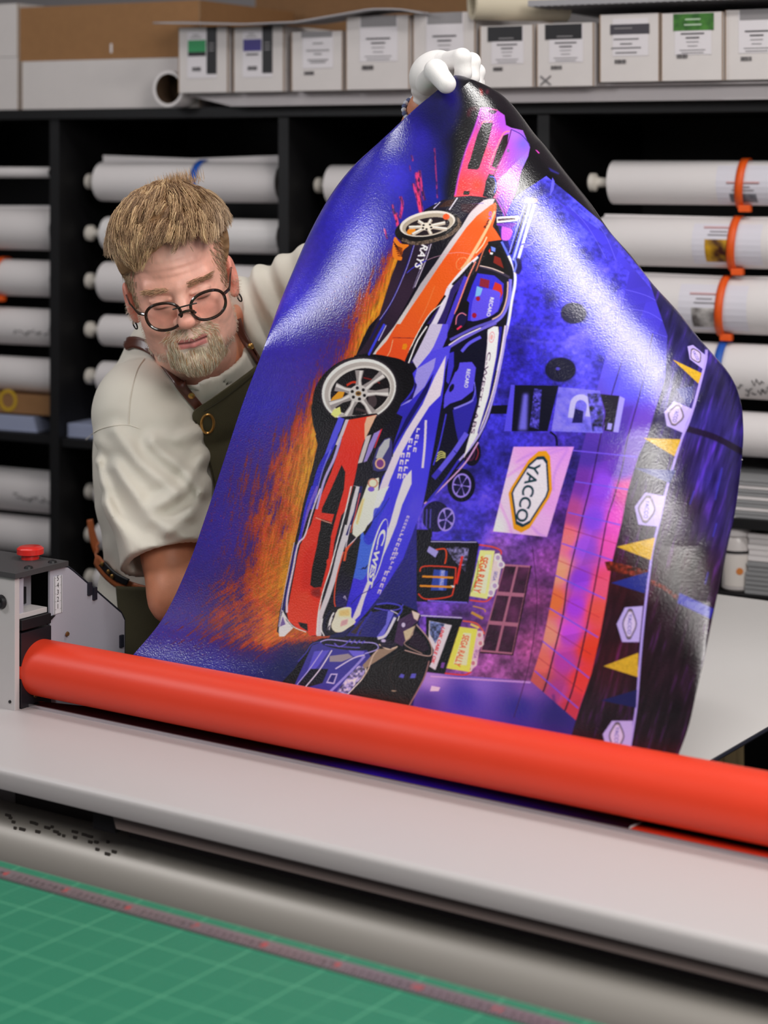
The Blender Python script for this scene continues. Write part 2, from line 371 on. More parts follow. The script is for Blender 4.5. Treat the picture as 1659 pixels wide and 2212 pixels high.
# ---- boxes on the top board (long roll boxes reaching forward over the edge)
ZT = zt+.022
YF = YS-.09
ZB = onY(440, 200, YF)[2]; ZB2 = onY(1400, 176, YF)[2]
t = thing('support_board', 'pale grey board between the row of roll boxes and the black shelving', 'board', (-2.2, YS, ZT))
xa, xb = XofY(392, YS-.05), XofY(500, YS-.05)
MB().prism([(xb, YS-.05, ZT+.0005), (BX[-1], YS-.05, ZT+.0005), (BX[-1], YS-.05, ZB-.0004), (xa, YS-.05, ZB-.0004)], (0, .5, 0)).build('board', mat('grey board pale', (205, 198, 200), .6), t)
t = thing('support_board', 'thin pale board raising the three roll boxes at the right end', 'board', (-1.4, YS, ZB))
MB().box(XofY(1292, YF+.02), BX[-1], YF+.02, YF+.45, ZB, ZB2-.0004, .001).build('board', MATS['grey board pale'], t)
boxspec = [  # x0,x1,ytop,label kind, label text
 (386, 492, 58, 'green', 'white roll box with a green and black label, first of the row beside the tube'),
 (505, 613, 56, 'blue', 'white roll box with a dark blue and black label, second of the row'),
 (630, 740, 68, 'plain', 'lower white roll box with faint grey printing under the curved grey sheet'),
 (748, 884, 34, 'grey', 'tall white roll box with a grey label band left of the raised glove'),
 (892, 1026, 27, 'grey', 'tall white roll box with a grey band directly behind the raised glove'),
 (1037, 1152, 55, 'black', 'white roll box with a black label band, just right of the raised glove'),
 (1160, 1282, 50, 'blackx', 'white roll box with a black band and a pencil X mark'),
 (1296, 1424, 30, 'bar', 'white roll box with a thin dark grey label bar'),
 (1429, 1561, 27, 'leaf', 'white roll box with a leaf green label'),
 (1567, 1700, 20, 'grey', 'white roll box with a grey label, at the right end of the row')]
for i, (x0, x1, yt, kind, lab) in enumerate(boxspec):
    Y0 = YF+RNG.uniform(-.004, .004)+(.0 if i not in (3, 7, 8) else -.006)
    X0, X1 = XofY(x0, Y0), XofY(x1, Y0); zT = onY((x0+x1)/2, yt, Y0)[2]; z0 = ZB if i < 7 else ZB2
    t = thing('roll_box', lab, 'box', ((X0+X1)/2, Y0+.3, z0), 'row of white roll boxes on the shelving top')
    MB().box(X0, X1, Y0, Y0+.5, z0, zT, .0012).build('carton', M_corr, t)
    e = .0011
    MB().box(X0-e*.3, X0+e, Y0-e, Y0+e, z0, zT).build('cut_edge', M_edge, t); MB().box(X1-e, X1+e*.3, Y0-e, Y0+e, z0, zT).build('cut_edge', M_edge, t)
    W = X1-X0; H = zT-z0; yf = Y0-.0007
    def rect(a, b, c, d, m, nm, par=t, dy=0.0, label=None):
        return MB().box(X0+a*W, X0+b*W, yf-.0004-dy, yf+.0004-dy, z0+c*H, z0+d*H).build(nm, m, par, label=label)
    def lines(par, a, b, ys, m=M_ink, hh=.012):
        mb = MB(); rr = random.Random(i*7+3)
        for (yy, wd) in ys:
            mid = (a+b)/2; mb.box(X0+(mid-wd/2)*W, X0+(mid+wd/2)*W, yf-.0016, yf-.0008, z0+(yy-hh)*H, z0+(yy+hh)*H)
        return mb.build('print_lines', m, par)
    lg = mat('faint print', (150, 146, 148)); sheetm = mat('label white', (222, 216, 220), .5)
    def barcode(a, c, par):
        mb = MB(); rr = random.Random(i)
        q = a
        while q < a+.18: wdt = rr.choice((.008, .014, .02)); mb.box(X0+q*W, X0+(q+wdt)*W, yf-.0016, yf-.0008, z0+(c-.03)*H, z0+(c+.03)*H); q += wdt+.012
        mb.build('barcode', M_ink, par)
    if kind in ('green', 'blue'):
        l = rect(.18, .78, .22, .93, sheetm, 'label')
        rect(.58, .78, .28, .995, M_lblk, 'black_stripe', l, .0006); rect(.2, .56, .62, .80, M_lgreen if kind == 'green' else M_lblue, 'colour_block', l, .0006)
        if kind == 'green': rect(.2, .56, .555, .62, M_lblk, 'title_bar', l, .0006)
        else: lines(l, .2, .56, [(.57, .24)])
        lines(l, .22, .5, [(.88, .12), (.84, .22)], lg, .008); lines(l, .58, .78, [(.74, .1), (.69, .12), (.64, .1)], M_lgrey, .01); barcode(.29, .36, l)
    else:
        l = rect(.22, .82, .38, .97 if kind != 'bar' else .93, sheetm, 'label')
        if kind == 'plain': rect(.2, .8, .90, 1.0, M_lgrey, 'band', l, .0006); lines(l, .25, .8, [(.80, .2), (.68, .45), (.62, .15), (.52, .4), (.48, .3)], lg)
        if kind == 'grey': rect(.24, .80, .85, 1.0, M_lgrey, 'band', l, .0006)
        if kind in ('black', 'blackx'): rect(.15, .80, .745, .985, M_lblk, 'band', l, .0006); lines(l, .2, .8, [(.79, .28)], M_lgrey, .008)
        if kind == 'bar': rect(.18, .84, .70, .85, mat('label charcoal', (66, 62, 70), .5), 'band', l, .0006); lines(l, .2, .6, [(.79, .3)], M_lgrey, .008)
        if kind == 'leaf': rect(.2, .86, .735, .985, M_leaf, 'band', l, .0006); lines(l, .2, .84, [(.90, .25), (.82, .28)], mat('label pale', (205, 225, 200)), .008)
        if kind == 'bar': lines(l, .2, .7, [(.63, .42), (.56, .2), (.50, .5), (.43, .36)], M_ink, .007)
        elif kind != 'plain': lines(l, .25, .78, [(.69, .38), (.63, .22)], M_ink, .010); lines(l, .25, .78, [(.57, .2), (.51, .16), (.45, .42), (.41, .36)], lg, .006)
        barcode(.26, .30 if kind != 'leaf' else .36, l)
        if kind == 'blackx':
            mb = MB(); cx_, cz_ = .16, .1
            for s in (-1, 1): mb.tube([(X0+(cx_-.09*s)*W, yf-.001, z0+(cz_-.07)*H), (X0+(cx_+.09*s)*W, yf-.001, z0+(cz_+.07)*H)], .0016, 5)
            mb.build('pencil_cross', mat('pencil', (120, 116, 118)), t)
# big long white box, the upright white box pair and brown cartons at the left
Yb = YS+.0
z0 = ZT+.0006
def carton(x0, x1, ytop, Y0, dep, zb, m, name, label, cat='box', w0=None, w1=None):
    X0 = w0 if w0 is not None else XofY(x0, Y0); X1 = w1 if w1 is not None else XofY(x1, Y0); zT = onY((max(x0, 0)+x1)/2, ytop, Y0)[2]
    t = thing(name, label, cat, ((X0+X1)/2, Y0+dep/2, zb)); MB().box(X0, X1, Y0, Y0+dep, zb, zT, .0015).build('carton', m, t)
    MB().box(X0-.0004, X0+.0014, Y0-.0009, Y0+.001, zb, zT).build('cut_edge', M_edge, t); MB().box(X1-.0014, X1+.0004, Y0-.0009, Y0+.001, zb, zT).build('cut_edge', M_edge, t)
    return X0, X1, zT, t
X0, X1, zA, _ = carton(47, 430, 128, Yb, .2, z0, M_corr, 'long_box', 'long plain white box lying under the brown carton at upper left', w1=XofY(432, Yb))
X0b, X1b, zB, _ = carton(-120, 40, 124, Yb, .2, z0, M_corr, 'white_box', 'plain white box in the top left corner, lower of two')
carton(-120, 39, 8, Yb, .2, zB+.0006, M_corr, 'white_box', 'plain white box in the top left corner, upper of two')
_, _, zC, tb = carton(43, 432, 8, Yb+.005, .42, zA+.0006, M_card, 'brown_carton', 'large brown cardboard carton on the long white box at upper left')
MB().box(XofY(236, Yb), XofY(240, Yb), Yb+.0035, Yb+.0052, onY(238, 114, Yb)[2], onY(238, 94, Yb)[2]).build('tape_scrap', M_white, tb)
carton(552, 1130, -40, YS+.456, .18, ZT+.0006, mat('brown cardboard dark', (132, 96, 62), .8, noise=.15, nscale=60), 'brown_carton', 'brown cardboard carton behind the roll boxes left of the raised glove')
# white tube with brown inside, end on
tp = onY(372, 165, YF+.02); rt = .5*78/FP*(-(tp@T_)); xt = XofY(385, YF+.02)
t = thing('cardboard_tube', 'white cardboard tube end with a dark brown inside left of the green label box', 'tube', (tp[0], YF+.3, z0))
MB().lathe([(0, rt), (.066, rt), (.066, rt*.84), (0, rt*.84), (0, rt)], (xt-.010-rt*.42, YF+.02, z0+rt), (-.0, 1, 0), 40).build('outer_layer', M_white, t, True)
MB().lathe([(.002, rt*.839), (.066, rt*.839), (.066, rt*.8), (.002, rt*.8), (.002, rt*.839)], (xt-.010-rt*.42, YF+.02, z0+rt), (0, 1, 0), 40).lathe([(.06, .0), (.06, rt*.8)], (xt-.010-rt*.42, YF+.02, z0+rt), (0, 1, 0), 40).build('inner_core', mat('tube inside', (70, 50, 32), .8), t, True)
# curved grey sheet over the first boxes
V = []; F = []; nx, ny = 30, 6; Yg = YF-.05
prof = [(330, 52), (400, 53), (520, 55), (640, 50), (720, 36), (800, 22), (860, 22), (905, 30)]
for i in range(nx+1):
    q = i/nx; xp = 330+(905-330)*q; yp = np.interp(xp, [p[0] for p in prof], [p[1] for p in prof])
    P = onY(xp, yp, Yg)
    for j in range(ny+1): V.append((P[0], P[1]+.021*j, P[2]+.004+.0015*j*(1-q)))
for i in range(nx):
    for j in range(ny): a = i*(ny+1)+j; F.append((a, a+ny+1, a+ny+2, a+1))
o = obj('paper_sheet', V, F, mat('grey sheet', (178, 174, 178), .5), None, True); o.modifiers.new('t', 'SOLIDIFY').thickness = .003
tag(o, 'curved grey sheet lying across the tops of the first roll boxes', 'paper sheet')
# cream paper roll lying on the boxes, end towards the camera
pc = onY(1020, 5, YF-.02); rr = 38/FP*(-(pc@T_))
t = thing('paper_roll', 'loose cream paper roll lying end-on across the roll boxes above the glove', 'paper roll', (pc[0], YF+.2, pc[2]-rr))
dirr = np.array([.74, .67, 0.0])
MB().lathe([(0, rr), (.2, rr*1.02), (.2, rr*.75), (0, rr*.78), (0, rr)], pc, dirr, 48).build('outer_wrap', M_cream, t, True)
MB().lathe([(-.004, rr*.74), (.19, rr*.74), (.19, rr*.66), (-.004, rr*.66), (-.004, rr*.74)], pc+np.array([.004, 0, -.004]), dirr, 48).build('inner_wrap', M_cream, t, True)
# grey ribbed board over the right boxes
q0 = onY(1140, 14, YF-.03)
t = thing('ribbed_board', 'grey ribbed board lying over the roll boxes in the top right corner', 'board', (q0[0]+.3, YF+.2, q0[2]))
zr = max(onY(1500, 16, YF)[2], q0[2]); mb = MB().box(q0[0], q0[0]+.85, YF-.03, YF+.5, zr, zr+.012, .001)
mb.build('board', mat('grey plastic board', (160, 158, 162), .5), t)
mb = MB()
for k in range(60): mb.box(q0[0]+.008+k*.014, q0[0]+.012+k*.014, YF-.031, YF+.49, zr-.0012, zr+.0001)
mb.build('ribs', mat('grey plastic rib', (140, 138, 142), .5), t)
setframe(THM); _before = set(o.name for o in SC.objects)
# ================================================================= LAMINATOR, MAT, TABLE
M_red = mat('red silicone roller', (232, 62, 34), 0.42, noise=0.08, nscale=9, bump=0.05, bscale=300, spec=0.45)
M_lam = mat('laminator cream steel', (196, 190, 190), 0.42, noise=0.03, nscale=4, bump=0.03, bscale=400)
M_lamg = mat('laminator grey steel', (176, 174, 186), 0.4, bump=0.05, bscale=500)
M_lamd = mat('laminator charcoal lid', (66, 64, 66), 0.55, bump=0.15, bscale=600)
M_dark = mat('dark mechanism', (20, 18, 22), 0.5)
M_navy = mat('dark blue edge', (28, 30, 44), 0.5)
YR = 2.27                                     # roller axis depth
def rad_at(x, yt, yb):
    p = onY(x, (yt+yb)/2, YR); return (yb-yt)/2*(-(p@T_))/FP*math.cos(math.atan(.183)), p
r1, p1 = rad_at(300, 1420, 1546); r2, p2 = rad_at(1600, 1656, 1812)
RR = (r1+r2)/2; ZR = (p1[2]+p2[2])/2
XP = onY(24, 1450, YR)[0]                      # left end of the roller
lam = thing('laminator', 'wide roll laminator with bright red rollers and pale steel panels in front of the man', 'laminator', (-1.2, YR, .0))
o = MB().lathe([(0, 0), (0, RR*.9), (.004, RR), (3.0, RR), (3.0, 0)], (XP, YR, ZR), (1, 0, 0), 96).build('roller', M_red, lam, True, label='upper red roller')
MB().lathe([(-.07, 0), (-.07, .018), (.0, .018), (.0, 0)], (XP, YR, ZR), (1, 0, 0), 32).build('roller_shaft', M_dark, o, True)
RL = .036; ZL = ZR-RR-RL-.009; XL = onY(62, 1515, YR-.03)[0]
MB().lathe([(0, 0), (0, RL*.9), (.004, RL), (3.0, RL), (3.0, 0)], (XL-.03, YR-.006, ZL), (1, 0, 0), 96).build('roller', M_red, lam, True, label='lower red roller')
# front panel: top surface, rounded lip
pa = onZ(250, 1566, .905); pb_ = onZ(250, 1714, .905)
ZP = ZR-RR-.012
pa = onZ(250, 1566, ZP); pf = onZ(250, 1716, ZP-.012)
YPa, YPf = pa[1], pf[1]
lipz = onY(250, 1766, YPf-.002)[2]
prof = [(YPa, ZP-.02), (YPa, ZP-.001), (YPa-.004, ZP)]
for k in range(9): t_ = k/8; prof.append((YPa-.01+(YPf+.008-YPa+.01)*t_, ZP-.012*t_**1.5))
for k in range(1, 8):
    a = math.radians(90*k/7); prof.append((YPf+.008-.010*math.sin(a), ZP-.022+.010*math.cos(a)))
prof += [(YPf-.002, lipz+.002), (YPf-.001, lipz), (YPf+.002, lipz), (YPf+.004, lipz+.003), (YPf+.004, ZP-.03), (YPa-.002, ZP-.022)]
XPL = -2.9; XPR = 1.1
PV = [(X, y, z) for X in (XPL, XPR) for y, z in prof]; n = len(prof)
PF = [(k, k+1, n+k+1, n+k) for k in range(n-1)]+[(n-1, 0, n, 2*n-1)]
# rear-left corner of the panel is cut where the housing stands
o = obj('front_panel', PV, PF, M_lam, lam, True)
try: o.data.set_sharp_from_angle(angle=math.radians(35))
except Exception: pass
MB().box(onY(62, 1525, YPa)[0], XPR, YPa-.001, YPa+.0028, ZP-.012, ZP+.0042, .0008).build('panel_edge_strip', mat('bare steel edge', (190, 185, 190), .25, metal=.8), lam)
# recess below the lip
xg = onY(258, 1775, YPf+.03)[0]
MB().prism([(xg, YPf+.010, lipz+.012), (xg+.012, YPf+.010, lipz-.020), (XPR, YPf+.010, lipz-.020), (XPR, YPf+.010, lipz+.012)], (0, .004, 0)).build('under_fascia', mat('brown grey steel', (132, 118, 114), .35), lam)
MB().box(xg-.035, xg+.004, YPf+.016, YPf+.06, lipz-.03, lipz+.02, .001).build('bracket', M_dark, lam)
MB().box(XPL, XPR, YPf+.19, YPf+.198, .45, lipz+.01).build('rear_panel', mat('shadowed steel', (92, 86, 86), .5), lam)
MB().box(xg, XPR, YPf+.05, YPf+.062, lipz-.045, lipz-.024, .001).build('rail', mat('dark rail', (46, 38, 42), .4), lam)
# silver take-up beam
YBm = YPf+.075; RB = .055; zbm = onY(400, 1945, YBm-.03)[2]
MB().lathe([(0, 0), (0, RB), (4.0, RB), (4.0, 0)], (XPL, YBm, zbm), (1, 0, 0), 64).build('take_up_beam', mat('satin aluminium', (188, 182, 174), .45, metal=.35), lam, True)
mb = MB(); rr = random.Random(4)
for k in range(26):
    X = onY(5+k*11, 1800+k*3, YBm)[0]; a = rr.uniform(.75, 1.15)
    mb.box(X, X+rr.uniform(.004, .012), YBm-math.cos(a)*RB-.001, YBm-math.cos(a)*RB+.001, zbm+math.sin(a)*RB-.003, zbm+math.sin(a)*RB+.003)
mb.build('scuff_marks', mat('dark scuff', (70, 64, 60), .7), lam)
# left housing
XH = onY(33, 1300, YPa-.03)[0]; YH0 = YPa-.030
zl = onX(0, 0, XH)[2]
def HX(x, y, X=XH): return onX(x, y, X)
zlid_l = HX(40, 1250)[2]
zbot = .4
# side plate (faces right), chamfered upper rear corner
XSP = onY(148, 1300, YR+.02)[0]; XSP = XH-.0
sp = [(108, 1232), (128, 1224), (147, 1226), (160, 1236), (262, 1325), (269, 1340), (269, 1420)]
P = [onX(x, y, XH-.004) for x, y in sp]
poly = P+[np.array([XH-.004, P[-1][1], .5]), np.array([XH-.004, P[0][1], .5])]
MB().prism([p+np.array([-.004, 0, 0]) for p in poly], (.004, 0, 0)).build('side_plate', M_lamg, lam)
EP = [onX(x, y, XH-.004) for x, y in sp[1:]]+[np.array([XH-.004, P[-1][1], .5])]
MB().tube([p+np.array([-.002, .001, .001]) for p in EP], .0022, 6).build('plate_edge_trim', M_navy, lam)
for (x, y) in ((194, 1272), (205, 1282), (263, 1385)):
    q = onX(x, y, XH-.002); MB().box(q[0]-.004, q[0]+.002, q[1]-.004, q[1]+.004, q[2]-.010, q[2]+.010, .001).build('clip', M_navy, lam)
# front block
pfl = onX(40, 1250, XH); zt2 = pfl[2]
MB().box(XH-.5, XH-.003, YPa-.028, YPa-.018, .5, zt2, .001).build('front_cover', M_lam, lam)
q = onY(3, 1300, YPa-.029); MB().lathe([(0, .0), (.006, .006), (.006, .009), (0, .011), (0, .0)][::-1], q, (0, -1, 0), 20).build('bolt', M_dark, lam, True)
q = onY(21, 1516, YPa-.029); MB().lathe([(0.0005, .0), (0.0005, .0024), (-.002, .0024)], q, (0, -1, 0), 12).build('screw_hole', M_dark, lam)
# charcoal lid: sloping from the front cover back to the side plate
lid = [onX(-0, 1257, XH+.002), onX(42, 1249, XH+.002), onX(108, 1232, XH+.002), onX(142, 1224, XH+.002)]
yA, yB_ = YPa-.032, onX(146, 1224, XH)[1]; zA_, zB2_ = zt2+.001, onX(140, 1224, XH)[2]
MB().prism([(XH+.002, yA, zA_), (XH+.002, yB_, zB2_), (XH+.002, yB_, zB2_+.008), (XH+.002, yA, zA_+.008)], (-.5, 0, 0)).build('lid', M_lamd, lam)
q = onZ(75, 1211, zB2_+.01)
q = np.array([XH-.035, yB_-.03, zB2_+.006])
MB().lathe([(0, 0), (0, .014), (.010, .014), (.012, .021), (.020, .021), (.023, .017), (.023, 0)], (XH-.06, yB_-.02, zB2_+.004), (0, 0, 1), 32).build('stop_button', mat('red button', (220, 40, 34), .3, coat=.4), lam, True)
for f_ in (.35, .8): MB().lathe([(0, .007), (.003, .006), (.005, 0)], (XH-.010, yA+(yB_-yA)*f_, zA_+(zB2_-zA_)*f_+.008), (0, 0, 1), 16).build('bolt', M_dark, lam, True)
# opening between the cover and the side plate: pale slide block, black carriage
y0h, y1h = YPa-.016, onX(108, 1232, XH)[1]
zs1 = onX(80, 1316, XH-.02)[2]; zs0 = onX(80, 1246, XH-.02)[2]
MB().box(XH-.05, XH-.04, y0h, y1h, .6, zA_-.001).build('inner_wall', mat('inner steel', (150, 148, 156), .5), lam)
MB().box(XH-.045, XH-.006, y0h, y1h, zs1-.004, zs1+.004, .001).build('slide_shelf', M_lam, lam)
MB().box(XH-.04, XH-.008, y0h, y0h+.012, zs1, zA_-.004, .001).build('slide_block', M_lamg, lam)
MB().box(XH-.0395, XH-.036, y1h-.022, y1h-.014, zs1+.008, zs1+.034, .001).build('slot', M_dark, lam)
z3 = onX(80, 1354, XH)[2]
MB().box(XH-.045, XH+.0005, y0h, y1h+.002, z3, zs1-.005, .001).build('carriage', M_dark, lam)
MB().prism([(XH+.001, y1h, z3+.004), (XH+.001, y1h+.012, (z3+zs1)/2), (XH+.001, y1h, zs1-.010)], (-.004, 0, 0)).build('pointer', M_dark, lam)
MB().box(XH-.05, XH-.001, y0h, y1h+.004, .6, z3-.004, .001).build('bearing_block', mat('bearing block', (30, 26, 32), .4), lam)
for k, (dy, dz) in enumerate(((.02, .05), (.03, .10), (.1, .02))):
    MB().lathe([(0, .004), (.002, .003), (.002, 0)], (XH-.001, y0h+dy, z3-.004-dz), (1, 0, 0), 12).build('bolt', mat('brass bolt', (140, 100, 60), .3, metal=.6), lam, True)
# scale label
lx = XH-.0036
s0, s1 = onX(119, 1328, XH), onX(138, 1242, XH)
tl = MB().box(lx, lx+.0006, s0[1], s1[1], s0[2], s1[2]).build('scale_label', mat('label film', (225, 225, 230), .4), lam)
hh = s1[2]-s0[2]; ww = s1[1]-s0[1]
mb = MB()
for k in range(48):
    zz = s0[2]+hh*(k+.5)/48; w_ = .22 if k % 10 == 5 else .12
    mb.box(lx+.0006, lx+.0009, s0[1]+ww*.05, s0[1]+ww*(.05+w_), zz-.0002, zz+.0002); mb.box(lx+.0006, lx+.0009, s1[1]-ww*(.05+w_), s1[1]-ww*.05, zz-.0002, zz+.0002)
mb.build('scale_ticks', M_ink, tl)
for k, ch in enumerate('12345'):
    T = text_tris(ch, hh*.19); yc = s0[1]+ww*.32; zc = s0[2]+hh*(.13+.187*k)
    V = [(lx+.0010, yc+p[0], zc+p[1]) for tri in T for p in tri]
    obj('numeral', V, [(3*i, 3*i+1, 3*i+2) for i in range(len(T))], M_ink, tl)
# feed table behind the roller (its right end shows past the poster)
zf = .915
e0, e1, e2 = onZ(1520, 1646, zf), onZ(1659, 1531, zf), onZ(1552, 1284, zf)
e3 = onZ(1700, 1305, zf)
xr_ = e0[0]
MB().prism([(-1.62, YR+.09, zf), (xr_+.004, YR+.09, zf), (xr_, e1[1]+.05, zf), (e1[0]+.02, e2[1], zf), (-1.62, e2[1]+.0, zf)], (0, 0, -.004)).build('feed_table', mat('white feed table', (226, 222, 220), .4), lam)
MB().tube([(xr_+.005, YR+.09, zf-.003), (xr_+.001, e1[1]+.05, zf-.003), (e1[0]+.021, e2[1], zf-.003)], .003, 6).build('table_edge_trim', M_navy, lam)
MB().box(-1.9, 1.0, YR-.02, YR+.18, .2, .8, .01).build('body', M_dark, lam)
MB().box(XPL, XPR, YPa+.003, YPa+.03, ZP-.12, ZP-.025).build('nip_guard', M_dark, lam)
MB().box(-1.9, 1.0, YR+.064, YR+.076, .79, ZR-.01, .001).build('rear_guard', M_dark, lam)  # added dark backing, keeps the gap between the rollers black
for X in (-1.85, .9): MB().box(X, X+.06, YR-.02, YR+.18, 0, .2, .003).build('leg', M_lamd, lam)
# ---- green cutting mat on the front table, steel ruler
ZM = .84; h0 = onZ(0, 1863, ZM); h1 = onZ(830, 2081, ZM); YM = (h0[1]+h1[1])/2
gm = bpy.data.materials.new('green cutting mat'); gm.use_nodes = True; nt = gm.node_tree; bs = nt.nodes['Principled BSDF']; bs.inputs['Roughness'].default_value = .5
tc = nt.nodes.new('ShaderNodeTexCoord'); sx = nt.nodes.new('ShaderNodeSeparateXYZ'); nt.links.new(tc.outputs['Object'], sx.inputs[0])
def mth(op, a, b=None):
    n = nt.nodes.new('ShaderNodeMath'); n.operation = op
    for i, v in enumerate((a, b)):
        if v is None: continue
        if hasattr(v, 'default_value') or hasattr(v, 'links'): nt.links.new(v, n.inputs[i])
        else: n.inputs[i].default_value = v
    return n.outputs[0]
def gridl(sock, step, w):
    f = mth('FRACT', mth('DIVIDE', sock, step)); f = mth('ABSOLUTE', mth('SUBTRACT', f, .5)); return mth('GREATER_THAN', f, .5-w/step/2)
big = mth('MAXIMUM', gridl(sx.outputs[0], .1, .0022), gridl(sx.outputs[1], .1, .0022))
mid = mth('MAXIMUM', gridl(sx.outputs[0], .05, .0016), gridl(sx.outputs[1], .05, .0016))
sm_ = mth('MAXIMUM', gridl(sx.outputs[0], .01, .0008), gridl(sx.outputs[1], .01, .0008))
al = mth('MAXIMUM', mth('MULTIPLY', big, .55), mth('MAXIMUM', mth('MULTIPLY', mid, .40), mth('MULTIPLY', sm_, .18)))
mx = nt.nodes.new('ShaderNodeMix'); mx.data_type = 'RGBA'; nt.links.new(al, mx.inputs['Factor'])
mx.inputs['A'].default_value = [*lin((28, 120, 90)), 1]; mx.inputs['B'].default_value = [*lin((110, 190, 150)), 1]
nt.links.new(mx.outputs['Result'], bs.inputs['Base Color'])
tb = thing('work_table', 'work table carrying the green cutting mat in the foreground', 'table', (-.7, YM-.8, 0))
MB().box(-3.0, 1.2, YM-1.5, YM-.004, ZM-.04, ZM-.0035, .003).build('table_top', mat('table board', (120, 118, 116), .5), tb)
for X in (-2.9, 1.1):
    for Y in (YM-1.45, YM-.1): MB().box(X-.03, X+.03, Y-.03, Y+.03, 0, ZM-.041, .002).build('leg', M_lamd, tb)
mt = MB().box(-1.5, 1.5, -1.45, 0, -.003, 0).build('cutting_mat', gm); mt.location = (-.9, YM, ZM)
tag(mt, 'green gridded cutting mat covering the foreground table', 'cutting mat')
rt0 = onZ(0, 1876, ZM); rt1 = onZ(0, 1899, ZM); YA_, YB_ = rt1[1], rt0[1]
rl = thing('steel_ruler', 'long grey steel ruler with red numerals lying along the edge of the green mat', 'ruler', (-1.2, (YA_+YB_)/2, ZM))
MB().box(-2.35, .3, YA_, YB_, ZM+.0004, ZM+.0022, .0004).build('blade', mat('ruler steel', (128, 116, 120), .35, metal=.3), rl)
W_ = YB_-YA_; mb = MB(); X = -2.33
while X < .28: mb.box(X, X+.0016, YA_+W_*.02, YA_+W_*.2, ZM+.0022, ZM+.0024); X += .005
mb.build('ticks', M_dark, rl)
xs = [onZ(24, 1889, ZM)[0], onZ(186, 1932, ZM)[0]]; st = .1
mb = MB(); mr = MB(); k = 0; X = xs[0]-st*4
while X < .25:
    T = text_tris(str(max(1, k)), W_*.62)
    mr.add([(X-W_*.25+p[0]*.9, YA_+W_*.28+p[1], ZM+.0025) for tri in T for p in tri], [(3*i, 3*i+1, 3*i+2) for i in range(len(T))])
    for j in range(1, 10):
        T = text_tris(str(j), W_*.42); mb.add([(X+st*j/10-W_*.1+p[0], YA_+W_*.32+p[1], ZM+.0025) for tri in T for p in tri], [(3*i, 3*i+1, 3*i+2) for i in range(len(T))])
    X += st; k += 1
mb.build('small_numerals', M_dark, rl); mr.build('red_numerals', mat('red ink', (215, 50, 45), .5), rl)

turn_new(_before); setframe(THW)
# ================================================================= THE PRINTED PICTURE (worked out as colours on the sheet)
AX0, AY0, AS, AW, AH = 270, 150, 2, 1350, 1500        # sheet picture area, 2 samples per unit
ART = np.zeros((AH*AS, AW*AS, 3), np.float32)
def zf(ox, oy, s): return lambda *p: [(ox+a/s, oy+b/s) for a, b in p]
ZA, ZB_, ZC = zf(580, 700, 4.1475), zf(820, 380, 3.95), zf(560, 1050, 3.95)
ZD, ZE, ZG = zf(900, 700, 3.606), zf(900, 1100, 2.9625), zf(1260, 700, 3.95)
ZH, ZI, ZJ, ZK = zf(1200, 300, 3.614), zf(900, 160, 5.184), zf(1200, 1100, 2.9107), zf(600, 320, 4.608)
ID = lambda *p: list(p)
def crs(P, n=8, closed=True):
    P = np.array(P, float); N = len(P); out = []
    for i in range(N if closed else N-1):
        if closed: a, b, c, d = P[i-1], P[i], P[(i+1) % N], P[(i+2) % N]
        else: a, b, c, d = P[max(i-1, 0)], P[i], P[i+1], P[min(i+2, N-1)]
        for k in range(n):
            t = k/n; out.append(.5*((2*b)+(c-a)*t+(2*a-5*b+4*c-d)*t*t+(3*b-a-3*c+d)*t**3))
    if not closed: out.append(P[-1])
    return np.array(out)
def mask(P):
    P = (np.array(P, float)-(AX0, AY0))*AS
    x0 = max(0, int(P[:, 0].min())-1); x1 = min(AW*AS, int(P[:, 0].max())+2); y0 = max(0, int(P[:, 1].min())-1); y1 = min(AH*AS, int(P[:, 1].max())+2)
    if x1 <= x0 or y1 <= y0: return None
    w, h = x1-x0, y1-y0; diff = np.zeros((h, w+1), np.int32); Q = np.roll(P, -1, 0)
    for (ax, ay), (bx, by) in zip(P, Q):
        if ay == by: continue
        s = 1
        if ay > by: ax, ay, bx, by = bx, by, ax, ay; s = -1
        ya = max(int(math.ceil(ay-.5)), y0); yb = min(int(math.ceil(by-.5)), y1)
        if yb <= ya: continue
        ys = np.arange(ya, yb); xs = ax+(ys+.5-ay)*(bx-ax)/(by-ay); xi = np.clip(np.ceil(xs-.5).astype(int)-x0, 0, w)
        np.add.at(diff, (ys-y0, xi), s)
    return x0, y0, np.cumsum(diff, 1)[:, :w] != 0
def boxblur(a, r):
    if r < 1: return a
    for ax in (0, 1):
        c = np.cumsum(np.concatenate([np.repeat(np.take(a, [0], ax), r+1, ax), a, np.repeat(np.take(a, [-1], ax), r, ax)], ax), ax, dtype=np.float64)
        n = a.shape[ax]; a = ((np.take(c, range(2*r+1, 2*r+1+n), ax)-np.take(c, range(0, n), ax))/(2*r+1)).astype(np.float32)
    return a
def put(mk, col, al=1.0, soft=0):
    if mk is None: return
    x0, y0, m = mk; m = m.astype(np.float32)
    if soft:
        r = int(soft*AS); m = np.pad(m, r*2); X0, Y0 = x0-2*r, y0-2*r; m = boxblur(boxblur(m, r), r)
        cx0, cy0 = max(0, X0), max(0, Y0); m = m[cy0-Y0:, cx0-X0:][:AH*AS-cy0, :AW*AS-cx0]; x0, y0 = cx0, cy0
    h, w = m.shape; R = ART[y0:y0+h, x0:x0+w]
    if callable(col):
        yy, xx = np.mgrid[y0:y0+h, x0:x0+w]; c = col(xx/AS+AX0, yy/AS+AY0)
    else: c = np.array(col, np.float32)
    m = (m*al)[..., None]; R[:] = R*(1-m)+c*m
def PG(z, pts, col, sm=False, al=1.0, soft=0):
    P = z(*pts); put(mask(crs(P) if sm else P), col, al, soft)
